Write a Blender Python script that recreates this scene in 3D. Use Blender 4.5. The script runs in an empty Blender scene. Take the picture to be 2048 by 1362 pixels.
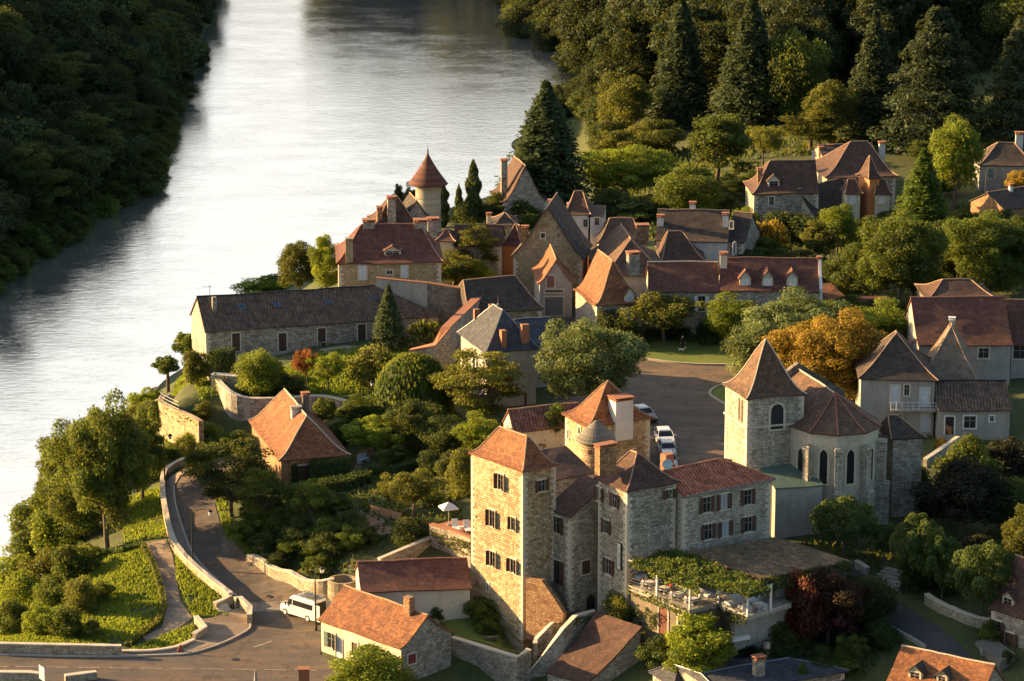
import bpy, bmesh, math, random
import numpy as np
from mathutils import Vector, Matrix, noise as mnoise

# ------------------------------------------------------------------ camera, sky, sun
CAMH = 100.0; PITCH = math.radians(14.1); F = 6140.0; CX, CY = 1024.0, 681.0
SC = bpy.context.scene
COL = SC.collection
cam_d = bpy.data.cameras.new('camera'); cam = bpy.data.objects.new('camera', cam_d); COL.objects.link(cam)
cam.location = (0, 0, CAMH); cam.rotation_euler = (math.pi/2 - PITCH, 0, 0)
cam_d.sensor_width = 36.0; cam_d.lens = F/2048*36.0; cam_d.clip_start = 1.0; cam_d.clip_end = 9000.0
SC.camera = cam

SKY_PATCH = 4.8
SUN_AZ = math.radians(17.0)     # how far the sun stands behind the pure left
SUN_EL = math.radians(14.5)
sdir = Vector((-math.cos(SUN_AZ)*math.cos(SUN_EL), math.sin(SUN_AZ)*math.cos(SUN_EL), math.sin(SUN_EL)))  # towards sun
w = bpy.data.worlds.new("World"); SC.world = w; w.use_nodes = True
nt = w.node_tree; bg = nt.nodes['Background']
sky = nt.nodes.new('ShaderNodeTexSky'); sky.sky_type = 'NISHITA'; sky.sun_disc = False
sky.sun_elevation = SUN_EL; sky.sun_rotation = math.atan2(sdir.x, sdir.y)
sky.altitude = 200; sky.air_density = 1.0; sky.dust_density = 2.5; sky.ozone_density = 0.8
tc_ = nt.nodes.new('ShaderNodeTexCoord')           # bright sky patch added upstream to whiten the river's reflection
def _vm(op, a, b):
    n = nt.nodes.new('ShaderNodeVectorMath'); n.operation = op; nt.links.new(a, n.inputs[0]); n.inputs[1].default_value = b; return n
_d = _vm('DOT_PRODUCT', tc_.outputs['Generated'], (-.28, .93, .22))
_r = nt.nodes.new('ShaderNodeValToRGB'); _r.color_ramp.elements[0].position = .66; _r.color_ramp.elements[1].position = .97
_r.color_ramp.elements[0].color = (0, 0, 0, 1); _r.color_ramp.elements[1].color = (1, 1, 1, 1); _r.color_ramp.interpolation = 'EASE'
nt.links.new(_d.outputs['Value'], _r.inputs[0])
_m = nt.nodes.new('ShaderNodeMix'); _m.data_type = 'RGBA'; nt.links.new(_r.outputs[0], _m.inputs[0]); nt.links.new(sky.outputs[0], _m.inputs[6]); _m.inputs[7].default_value = (SKY_PATCH*1.04, SKY_PATCH*1.03, SKY_PATCH*.985, 1)
nt.links.new(_m.outputs[2], bg.inputs[0]); bg.inputs[1].default_value = 0.068
sl = bpy.data.lights.new('sun', 'SUN'); sl.energy = 5.0; sl.angle = math.radians(0.5); sl.color = (1.0, 0.63, 0.27)
so = bpy.data.objects.new('sun', sl); COL.objects.link(so)
so.rotation_euler = sdir.to_track_quat('Z', 'Y').to_euler()
SC.view_settings.view_transform = 'Standard'; SC.view_settings.look = 'None'
SC.view_settings.exposure = 1.8; SC.view_settings.gamma = 1.0
SC.cycles.max_bounces = 5; SC.cycles.diffuse_bounces = 2; SC.cycles.glossy_bounces = 3
SC.cycles.transmission_bounces = 3; SC.cycles.transparent_max_bounces = 4

# ------------------------------------------------------------------ projection helpers
_c, _s = math.cos(PITCH), math.sin(PITCH)
def ray(px, py):
    a = (px-CX)/F; b = (CY-py)/F
    return Vector((a, _c + b*_s, -_s + b*_c))
def P(px, py, z):
    d = ray(px, py); t = (z-CAMH)/d.z
    return Vector((d.x*t, d.y*t, z))
def proj(v):
    x, y, z = v[0], v[1], v[2]-CAMH
    dep = y*_c - z*_s; up = y*_s + z*_c
    return (CX + F*x/dep, CY - F*up/dep)
def ppm(v):                       # pixels (of the 2048 px photo) per metre at a point
    return F/(v[1]*_c - (v[2]-CAMH)*_s)
def zat(X, Y, py):                # height of the point above (X,Y) seen at row py
    k = (CY-py)/F
    # up = k*dep ;  Y*s + z*c = k*(Y*c - z*s)
    z = (k*Y*_c - Y*_s)/(_c + k*_s)
    return z + CAMH
def hit_plane(px, py, o, n):
    d = ray(px, py); c = Vector((0, 0, CAMH))
    t = (o-c).dot(n)/d.dot(n)
    return c + d*t

# ------------------------------------------------------------------ object helpers
def link(o): COL.objects.link(o); return o
def tag(o, label=None, cat=None, group=None, kind=None):
    if label: o['label'] = label
    if cat: o['category'] = cat
    if group: o['group'] = group
    if kind: o['kind'] = kind
    return o
def empty(name, loc=(0, 0, 0), rz=0, label=None, cat=None, group=None):
    o = link(bpy.data.objects.new(name, None)); o.location = loc; o.rotation_euler = (0, 0, rz)
    o.empty_display_size = 0.3
    return tag(o, label, cat, group)
def uvmap(me):
    """metric UVs: along the horizontal tangent and up the slope of every face"""
    uv = me.uv_layers.new(name='uv') if not me.uv_layers else me.uv_layers[0]
    for p in me.polygons:
        n = p.normal
        if abs(n.z) > 0.985: tu, tv = Vector((1, 0, 0)), Vector((0, 1, 0))
        else:
            tu = Vector((-n.y, n.x, 0)).normalized(); tv = n.cross(tu)
            if tv.z < 0: tv = -tv
        for li in p.loop_indices:
            co = me.vertices[me.loops[li].vertex_index].co
            uv.data[li].uv = (co.dot(tu), co.dot(tv))
def mobj(name, bm, mats, parent=None, smooth=False, uv=True):
    me = bpy.data.meshes.new(name)
    bmesh.ops.recalc_face_normals(bm, faces=bm.faces) if getattr(bm, 'faces', None) and not smooth == 'keep' else None
    bm.to_mesh(me); bm.free()
    if not isinstance(mats, (list, tuple)): mats = [mats]
    for m in mats: me.materials.append(m)
    if smooth is True:
        for p in me.polygons: p.use_smooth = True
    if uv: uvmap(me)
    o = bpy.data.objects.new(name, me); link(o)
    if parent is not None: o.parent = parent
    return o
def BM(): return bmesh.new()
def quad(bm, pts, mi=0):
    f = bm.faces.new([bm.verts.new(p) for p in pts]); f.material_index = mi; return f
def box(bm, c, s, rz=0.0, mi=0, M=None, taper=1.0):
    """box with centre c and full size s"""
    R = Matrix.Rotation(rz, 3, 'Z'); vs = []
    for dz in (-.5, .5):
        k = 1.0 if dz < 0 else taper
        for dx, dy in ((-.5, -.5), (.5, -.5), (.5, .5), (-.5, .5)):
            v = R @ Vector((dx*s[0]*k, dy*s[1]*k, dz*s[2])) + Vector(c)
            if M is not None: v = M @ v
            vs.append(bm.verts.new(v))
    for q in ((3, 2, 1, 0), (4, 5, 6, 7), (0, 1, 5, 4), (1, 2, 6, 5), (2, 3, 7, 6), (3, 0, 4, 7)):
        f = bm.faces.new([vs[i] for i in q]); f.material_index = mi
    return vs
def tube(bm, pts, rads, n=8, mi=0, caps=True):
    rings = []; pts = [Vector(p) for p in pts]
    if not isinstance(rads, (list, tuple)): rads = [rads]*len(pts)
    for i, p in enumerate(pts):
        d = (pts[min(i+1, len(pts)-1)] - pts[max(i-1, 0)]).normalized()
        a = Vector((0, 0, 1)) if abs(d.z) < .9 else Vector((1, 0, 0))
        x = d.cross(a).normalized(); y = d.cross(x)
        rings.append([bm.verts.new(p + (x*math.cos(t*2*math.pi/n) + y*math.sin(t*2*math.pi/n))*rads[i]) for t in range(n)])
    for r0, r1 in zip(rings, rings[1:]):
        for k in range(n):
            f = bm.faces.new((r0[k], r0[(k+1) % n], r1[(k+1) % n], r1[k])); f.material_index = mi
    if caps:
        for r in (rings[0], rings[-1]):
            f = bm.faces.new(r); f.material_index = mi
def lathe(bm, prof, c=(0, 0, 0), n=24, mi=0):
    rings = []
    for r, z in prof:
        if r < 1e-4: rings.append([bm.verts.new((c[0], c[1], c[2]+z))])
        else: rings.append([bm.verts.new((c[0]+r*math.cos(k*2*math.pi/n), c[1]+r*math.sin(k*2*math.pi/n), c[2]+z)) for k in range(n)])
    for a, b in zip(rings, rings[1:]):
        for k in range(n):
            k2 = (k+1) % n
            if len(a) == 1 and len(b) == 1: continue
            if len(a) == 1: f = bm.faces.new((a[0], b[k2], b[k]))
            elif len(b) == 1: f = bm.faces.new((a[k], a[k2], b[0]))
            else: f = bm.faces.new((a[k], a[k2], b[k2], b[k]))
            f.material_index = mi
def prism(bm, poly, z0, z1, mi=0):
    a = [bm.verts.new((p[0], p[1], z0)) for p in poly]; b = [bm.verts.new((p[0], p[1], z1)) for p in poly]
    n = len(poly)
    for k in range(n):
        f = bm.faces.new((a[k], a[(k+1) % n], b[(k+1) % n], b[k])); f.material_index = mi
    f = bm.faces.new(a[::-1]); f.material_index = mi
    f = bm.faces.new(b); f.material_index = mi

# ------------------------------------------------------------------ materials
MATS = {}
def node_mat(name):
    m = bpy.data.materials.new(name); m.use_nodes = True; t = m.node_tree
    b = t.nodes['Principled BSDF']; MATS[name] = m
    return m, t, b
def N(t, kind, **kw):
    n = t.nodes.new('ShaderNode'+kind)
    for k, v in kw.items():
        if k == 'inp':
            for kk, vv in v.items(): n.inputs[kk].default_value = vv
        else: setattr(n, k, v)
    return n
def ramp(t, stops, fac=None, interp='LINEAR'):
    r = t.nodes.new('ShaderNodeValToRGB'); cr = r.color_ramp; cr.interpolation = interp
    while len(cr.elements) > 1: cr.elements.remove(cr.elements[-1])
    cr.elements[0].position = stops[0][0]; cr.elements[0].color = (*stops[0][1], 1)
    for p_, c_ in stops[1:]:
        e = cr.elements.new(p_); e.color = (*c_, 1)
    if fac is not None: t.links.new(fac, r.inputs[0])
    return r
def mix(t, a, b, fac, mode='MIX'):
    m = t.nodes.new('ShaderNodeMix'); m.data_type = 'RGBA'; m.blend_type = mode
    for s, v in ((0, fac), (6, a), (7, b)):
        if hasattr(v, 'is_linked') or hasattr(v, 'links'): t.links.new(v, m.inputs[s])
        elif isinstance(v, (int, float)): m.inputs[s].default_value = v
        else: m.inputs[s].default_value = (*v, 1)
    return m.outputs[2]
def math_(t, op, a, b=0.0, clamp=False):
    m = t.nodes.new('ShaderNodeMath'); m.operation = op; m.use_clamp = clamp
    for s, v in ((0, a), (1, b)):
        if hasattr(v, 'links'): t.links.new(v, m.inputs[s])
        else: m.inputs[s].default_value = v
    return m.outputs[0]
def coords(t, kind='UV', scale=(1, 1, 1)):
    c = t.nodes.new('ShaderNodeTexCoord'); mp = t.nodes.new('ShaderNodeMapping')
    t.links.new(c.outputs[kind], mp.inputs[0]); mp.inputs['Scale'].default_value = scale
    return mp.outputs[0]
def noise(t, vec, scale, detail=3, rough=.55):
    n = t.nodes.new('ShaderNodeTexNoise'); n.inputs['Scale'].default_value = scale
    n.inputs['Detail'].default_value = detail; n.inputs['Roughness'].default_value = rough
    if vec is not None: t.links.new(vec, n.inputs['Vector'])
    return n
def bump(t, b, h, strength=.5, dist=.05):
    n = t.nodes.new('ShaderNodeBump'); n.inputs['Strength'].default_value = strength; n.inputs['Distance'].default_value = dist
    t.links.new(h, n.inputs['Height']); t.links.new(n.outputs[0], b.inputs['Normal'])
    return n
def plain(name, col, rough=.6, metal=0.0, var=.15, vs=2.0):
    m, t, b = node_mat(name)
    v = coords(t, 'Object'); n = noise(t, v, vs, 4)
    lo = tuple(c*(1-var) for c in col); hi = tuple(min(1, c*(1+var)) for c in col)
    r = ramp(t, [(.3, lo), (.7, hi)], n.outputs[0]); t.links.new(r.outputs[0], b.inputs['Base Color'])
    b.inputs['Roughness'].default_value = rough; b.inputs['Metallic'].default_value = metal
    return m
def stone(name, c1, c2, mortar, bw=.42, bh=.2, stain=(.12, .1, .08), stainamt=.35, distort=.17, patch=None, bmp=.9):
    """rubble / coursed stone from a distorted brick pattern with per-stone tint, big weather stains"""
    m, t, b = node_mat(name)
    uv = coords(t, 'UV'); nz = noise(t, uv, 2.6, 4)
    d = t.nodes.new('ShaderNodeVectorMath'); d.operation = 'MULTIPLY_ADD'
    t.links.new(nz.outputs[1], d.inputs[0]); d.inputs[1].default_value = (distort*1.6, distort, 0); t.links.new(uv, d.inputs[2])
    br = t.nodes.new('ShaderNodeTexBrick'); t.links.new(d.outputs[0], br.inputs['Vector'])
    br.inputs['Color1'].default_value = (0, 0, 0, 1); br.inputs['Color2'].default_value = (1, 1, 1, 1)
    br.inputs['Mortar'].default_value = (.5, .5, .5, 1); br.inputs['Scale'].default_value = 1.0
    br.inputs['Mortar Size'].default_value = .028; br.inputs['Mortar Smooth'].default_value = .3
    br.offset_frequency = 3; br.squash = 1.35; br.squash_frequency = 2; br.inputs['Bias'].default_value = 0; br.inputs['Brick Width'].default_value = bw; br.inputs['Row Height'].default_value = bh
    sep = t.nodes.new('ShaderNodeSeparateColor'); t.links.new(br.outputs[0], sep.inputs[0])
    vo = t.nodes.new('ShaderNodeTexVoronoi'); vo.inputs['Scale'].default_value = 2.6; t.links.new(d.outputs[0], vo.inputs['Vector'])
    sv = t.nodes.new('ShaderNodeSeparateColor'); t.links.new(vo.outputs['Color'], sv.inputs[0])
    tint = math_(t, 'ADD', math_(t, 'MULTIPLY', sep.outputs[0], .55), math_(t, 'MULTIPLY', sv.outputs[0], .45))
    dk = tuple(c*.5 for c in c1)
    rc = ramp(t, [(.0, dk), (.3, c1), (.75, c2), (1, tuple(min(1, c*1.22) for c in c2))], tint)
    c = mix(t, rc.outputs[0], mortar, br.outputs['Fac'])
    big = noise(t, uv, .33, 5, .65); rb = ramp(t, [(.38, (0, 0, 0)), (.66, (1, 1, 1))], big.outputs[0])
    c = mix(t, c, stain, math_(t, 'MULTIPLY', rb.outputs[0], stainamt))
    st_ = noise(t, coords(t, 'UV', (1.3, .18, 1)), 1.0, 4, .65); rst = ramp(t, [(.50, (0, 0, 0)), (.70, (1, 1, 1))], st_.outputs[0])
    c = mix(t, c, tuple(x*.7 for x in stain), math_(t, 'MULTIPLY', rst.outputs[0], .42))
    wd_ = noise(t, uv, .16, 3, .6); c = mix(t, c, tuple(min(1, x*1.35) for x in c2), math_(t, 'MULTIPLY', math_(t, 'SUBTRACT', wd_.outputs[0], .5, True), 1.5, True))
    if patch:
        pn = noise(t, uv, .55, 4, .6); rp = ramp(t, [(.52, (0, 0, 0)), (.58, (1, 1, 1))], pn.outputs[0])
        c = mix(t, c, patch, math_(t, 'MULTIPLY', rp.outputs[0], .55))
    fine = noise(t, uv, 9, 3); c = mix(t, c, (0.02, .02, .02), math_(t, 'MULTIPLY', math_(t, 'SUBTRACT', .55, fine.outputs[0], True), 1.6, True))
    t.links.new(c, b.inputs['Base Color']); b.inputs['Roughness'].default_value = .9
    h = math_(t, 'ADD', math_(t, 'MULTIPLY', math_(t, 'SUBTRACT', 1, br.outputs['Fac']), .7), math_(t, 'MULTIPLY', fine.outputs[0], .9))
    h = math_(t, 'ADD', h, math_(t, 'MULTIPLY', tint, .45))
    bump(t, b, h, bmp, .07)
    return m
def render_wall(name, c1, c2, stain=(.1, .09, .08), amt=.3):
    m, t, b = node_mat(name)
    uv = coords(t, 'UV'); n1 = noise(t, uv, .5, 6, .65); n2 = noise(t, uv, 4, 4)
    r = ramp(t, [(.3, c1), (.7, c2)], n1.outputs[0])
    st = coords(t, 'UV', (1.6, .22, 1)); n3 = noise(t, st, 1.0, 4, .6)
    rs = ramp(t, [(.5, (0, 0, 0)), (.75, (1, 1, 1))], n3.outputs[0])
    c = mix(t, r.outputs[0], stain, math_(t, 'MULTIPLY', rs.outputs[0], amt))
    c = mix(t, c, (.05, .045, .04), math_(t, 'MULTIPLY', math_(t, 'SUBTRACT', .5, n2.outputs[0], True), .9))
    t.links.new(c, b.inputs['Base Color']); b.inputs['Roughness'].default_value = .92
    bump(t, b, n2.outputs[0], .35, .04)
    return m
def tiles(name, c1, c2, dark, moss=(.10, .09, .05), mossamt=.35, kind='flat', tw=.17, th=.11):
    """flat clay/stone tiles (courses) or 'canal' tiles (ribs running down the slope)"""
    m, t, b = node_mat(name)
    uv = coords(t, 'UV'); nz = noise(t, uv, 3.1, 3)
    d = t.nodes.new('ShaderNodeVectorMath'); d.operation = 'MULTIPLY_ADD'
    t.links.new(nz.outputs[1], d.inputs[0]); d.inputs[1].default_value = (.05, .05, 0); t.links.new(uv, d.inputs[2])
    br = t.nodes.new('ShaderNodeTexBrick'); t.links.new(d.outputs[0], br.inputs['Vector'])
    br.inputs['Color1'].default_value = (0, 0, 0, 1); br.inputs['Color2'].default_value = (1, 1, 1, 1)
    br.inputs['Mortar'].default_value = (0, 0, 0, 1); br.inputs['Scale'].default_value = 1.0
    br.inputs['Mortar Size'].default_value = .012 if kind == 'flat' else .006
    br.inputs['Brick Width'].default_value = tw; br.inputs['Row Height'].default_value = th
    sep = t.nodes.new('ShaderNodeSeparateColor'); t.links.new(br.outputs[0], sep.inputs[0])
    vo = t.nodes.new('ShaderNodeTexVoronoi'); vo.inputs['Scale'].default_value = 3.2; t.links.new(uv, vo.inputs['Vector'])
    sv = t.nodes.new('ShaderNodeSeparateColor'); t.links.new(vo.outputs['Color'], sv.inputs[0])
    tint = math_(t, 'ADD', math_(t, 'MULTIPLY', sep.outputs[0], .6), math_(t, 'MULTIPLY', sv.outputs[0], .4))
    rc = ramp(t, [(0, dark), (.28, c1), (.78, c2), (1, tuple(min(1, x*1.35+.01) for x in c2))], tint)
    big = noise(t, uv, .45, 6, .7); rb = ramp(t, [(.40, (0, 0, 0)), (.68, (1, 1, 1))], big.outputs[0])
    c = mix(t, rc.outputs[0], moss, math_(t, 'MULTIPLY', rb.outputs[0], mossamt))
    b2 = noise(t, uv, 1.3, 5, .7); rb2 = ramp(t, [(.48, (0, 0, 0)), (.63, (1, 1, 1))], b2.outputs[0]); c = mix(t, c, tuple(x*.75 for x in dark), math_(t, 'MULTIPLY', rb2.outputs[0], .68)); b3 = noise(t, uv, .7, 6, .8); rb3 = ramp(t, [(.53, (0, 0, 0)), (.62, (1, 1, 1))], b3.outputs[0]); c = mix(t, c, tuple(min(1, x*1.5+.02) for x in c2), math_(t, 'MULTIPLY', rb3.outputs[0], .42))
    sp = noise(t, uv, 5.5, 4, .7); rs = ramp(t, [(.60, (0, 0, 0)), (.72, (1, 1, 1))], sp.outputs[0])
    c = mix(t, c, (.26, .24, .19), math_(t, 'MULTIPLY', rs.outputs[0], .30))
    if name == 'mossy_tiles':
        b4 = noise(t, uv, .5, 6, .75); r4 = ramp(t, [(.42, (0, 0, 0)), (.56, (1, 1, 1))], b4.outputs[0]); c = mix(t, c, (.075, .048, .026), math_(t, 'MULTIPLY', r4.outputs[0], .55)); b5 = noise(t, uv, 2.4, 5, .8); r5 = ramp(t, [(.5, (0, 0, 0)), (.6, (1, 1, 1))], b5.outputs[0]); c = mix(t, c, (.12, .11, .03), math_(t, 'MULTIPLY', r5.outputs[0], .45))
    if kind == 'canal':
        sx = t.nodes.new('ShaderNodeSeparateXYZ'); t.links.new(d.outputs[0], sx.inputs[0])
        rib = math_(t, 'ABSOLUTE', math_(t, 'SINE', math_(t, 'MULTIPLY', sx.outputs[0], math.pi/.34)))
        c = mix(t, c, tuple(x*.35 for x in dark), math_(t, 'SUBTRACT', 1, math_(t, 'POWER', rib, .5)))
        h = math_(t, 'ADD', math_(t, 'MULTIPLY', rib, 1.6), math_(t, 'MULTIPLY', tint, .3))
        bump(t, b, h, .9, .10)
    else:
        c = mix(t, c, tuple(x*.3 for x in dark), math_(t, 'MULTIPLY', br.outputs['Fac'], .8))
        h = math_(t, 'ADD', math_(t, 'MULTIPLY', math_(t, 'SUBTRACT', 1, br.outputs['Fac']), .6), math_(t, 'MULTIPLY', tint, .9))
        bump(t, b, h, .8, .045)
    t.links.new(c, b.inputs['Base Color']); b.inputs['Roughness'].default_value = .85
    return m
def leaf_mat(name, c1, c2, trans=.35, hue=.0):
    m, t, b = node_mat(name)
    at = N(t, 'Attribute', attribute_name='tint'); oi = t.nodes.new('ShaderNodeObjectInfo')
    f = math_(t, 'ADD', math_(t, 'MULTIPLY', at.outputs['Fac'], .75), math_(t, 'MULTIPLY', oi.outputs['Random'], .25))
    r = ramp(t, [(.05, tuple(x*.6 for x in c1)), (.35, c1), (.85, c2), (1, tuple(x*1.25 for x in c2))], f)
    t.nodes.remove(b); out = t.nodes['Material Output']
    df = t.nodes.new('ShaderNodeBsdfDiffuse'); tr = t.nodes.new('ShaderNodeBsdfTranslucent'); gl = t.nodes.new('ShaderNodeBsdfGlossy')
    gl.inputs['Roughness'].default_value = .6; gl.inputs['Color'].default_value = (.9, .9, .8, 1)
    t.links.new(r.outputs[0], df.inputs[0])
    tc = mix(t, r.outputs[0], (1.0, .93, .12), .38, 'MIX'); tc2 = mix(t, tc, r.outputs[0], .55)
    t.links.new(tc2, tr.inputs[0])
    m1 = t.nodes.new('ShaderNodeMixShader'); m1.inputs[0].default_value = trans
    t.links.new(df.outputs[0], m1.inputs[1]); t.links.new(tr.outputs[0], m1.inputs[2])
    m2 = t.nodes.new('ShaderNodeMixShader'); m2.inputs[0].default_value = .02
    t.links.new(m1.outputs[0], m2.inputs[1]); t.links.new(gl.outputs[0], m2.inputs[2])
    t.links.new(m2.outputs[0], out.inputs[0])
    return m

S_GOLD = stone('golden_limestone', (.42, .31, .17), (.72, .58, .36), (.20, .13, .07), .52, .25, (.28, .15, .06), .38)
S_GREY = stone('grey_limestone', (.36, .31, .24), (.64, .575, .46), (.17, .145, .11), .46, .20, (.14, .12, .10), .34)
S_CHURCH = stone('pale_church_stone', (.44, .40, .31), (.70, .64, .51), (.22, .19, .145), .48, .20, (.17, .145, .11), .32, .12)
S_MANSION = stone('yellow_rubble', (.42, .32, .18), (.58, .47, .28), (.22, .17, .10), .32, .22, (.2, .16, .1), .2)
S_DARK = stone('rough_dark_stone', (.16, .13, .10), (.32, .27, .21), (.08, .07, .06), .38, .22, (.06, .06, .05), .45, .16)
S_WALL = stone('road_wall_stone', (.40, .33, .22), (.62, .54, .39), (.30, .24, .16), .40, .17, (.2, .16, .1), .25)
S_BRICKY = stone('orange_stone', (.32, .16, .075), (.54, .33, .17), (.20, .11, .055), .44, .22, (.2, .1, .05), .35)
R_CREAM = render_wall('cream_render', (.58, .50, .36), (.70, .63, .48), (.28, .20, .12), .35)
R_GREY = render_wall('grey_render', (.28, .265, .24), (.40, .38, .335), (.14, .13, .12), .45)
R_WHITE = render_wall('white_render', (.52, .52, .50), (.66, .66, .63), (.25, .24, .22), .25)
R_ORANGE = render_wall('orange_render', (.52, .19, .07), (.66, .27, .10), (.3, .12, .05), .3)
R_PINK = render_wall('pinkish_render', (.45, .32, .23), (.55, .41, .30), (.2, .14, .1), .3)
R_APSE = render_wall('apse_render', (.42, .375, .285), (.58, .52, .40), (.15, .13, .10), .55)
T_ORANGE = tiles('orange_flat_tiles', (.25, .085, .034), (.46, .18, .06), (.16, .06, .03), (.12, .07, .03), .32)
T_BROWN = tiles('brown_flat_tiles', (.095, .045, .030), (.18, .08, .05), (.07, .035, .025), (.07, .055, .035), .45)
T_DARK = tiles('dark_brown_tiles', (.06, .042, .032), (.12, .08, .056), (.04, .03, .025), (.06, .055, .04), .5)
T_RED = tiles('red_brown_tiles', (.14, .048, .030), (.24, .085, .052), (.11, .04, .03), (.10, .05, .035), .3)
T_CHURCH = tiles('church_tiles', (.11, .06, .038), (.26, .125, .06), (.08, .05, .035), (.10, .09, .06), .35)
T_CANAL = tiles('brown_canal_tiles', (.12, .075, .05), (.22, .13, .085), (.05, .03, .02), (.09, .08, .06), .45, 'canal', .34, .4)
T_CANALR = tiles('red_canal_tiles', (.46, .11, .05), (.68, .24, .12), (.2, .06, .03), (.3, .12, .07), .2, 'canal', .34, .4)
T_CANALB = tiles('rust_canal_tiles', (.20, .08, .05), (.33, .14, .09), (.09, .04, .025), (.12, .07, .05), .35, 'canal', .34, .4)
T_MOSS = tiles('mossy_tiles', (.24, .125, .06), (.44, .25, .12), (.05, .035, .02), (.11, .11, .045), .6, 'flat', .3, .22)
T_TAN = tiles('tan_flat_tiles', (.26, .19, .13), (.33, .25, .18), (.18, .13, .09), (.2, .15, .11), .2)
T_SLATE = tiles('blue_slate', (.05, .055, .07), (.085, .09, .11), (.03, .033, .045), (.06, .065, .07), .25, 'flat', .25, .16)
T_LAUZE = tiles('grey_stone_slabs', (.14, .13, .11), (.30, .28, .24), (.05, .045, .04), (.09, .09, .06), .3, 'flat', .3, .16)
M_RIDGE = plain('ridge_tile_mortar', (.38, .24, .15), .9, 0, .35, 6)
M_RIDGEL = plain('pale_ridge_mortar', (.55, .46, .34), .9, 0, .25, 6)
M_SHUT_BR = plain('brown_shutter', (.085, .038, .026), .7)
M_SHUT_GR = plain('blue_grey_shutter', (.50, .55, .60), .6)
M_SHUT_GN = plain('green_grey_shutter', (.16, .20, .17), .6)
M_TEAL = plain('teal_paint', (.03, .20, .17), .5)
M_DOOR = plain('dark_wood', (.06, .03, .022), .7)
M_REDDOOR = plain('red_brown_door', (.13, .035, .018), .6)
M_WHITE = plain('white_paint', (.66, .66, .64), .5, 0, .08)
M_FRAME = plain('grey_window_frame', (.30, .28, .24), .6, 0, .15)
R_OLD = render_wall('stained_shade_render', (.13, .105, .075), (.22, .18, .125), (.07, .055, .04), .6)  # stained render, its colour also darkened for shade on the terrace walls
M_LSTONE = plain('dressed_stone', (.56, .50, .39), .9, 0, .2, 5)
M_BRICK = plain('orange_brick', (.32, .135, .07), .9, 0, .3, 9)
M_CONC = plain('weathered_concrete', (.34, .31, .26), .9, 0, .3, 3)
M_DARKIRON = plain('dark_iron', (.02, .022, .024), .5, .3)
M_ZINC = plain('zinc', (.17, .18, .19), .45, .5)
M_WOOD = plain('garden_timber', (.34, .19, .10), .8)
M_BLACK = plain('black_rubber', (.02, .02, .02), .8)
M_DIRT = plain('bare_earth', (.20, .12, .07), .95, 0, .3, 1.5)
def glass_mat():
    m, t, b = node_mat('window_glass'); b.inputs['Base Color'].default_value = (.02, .022, .025, 1)
    b.inputs['Roughness'].default_value = .12; b.inputs['IOR'].default_value = 1.5
    n = noise(t, coords(t, 'Object'), 1.3, 2); bump(t, b, n.outputs[0], .12, .05)
    return m
M_GLASS = glass_mat()
M_CURTAIN = plain('pale_curtain', (.35, .38, .42), .9)
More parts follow.
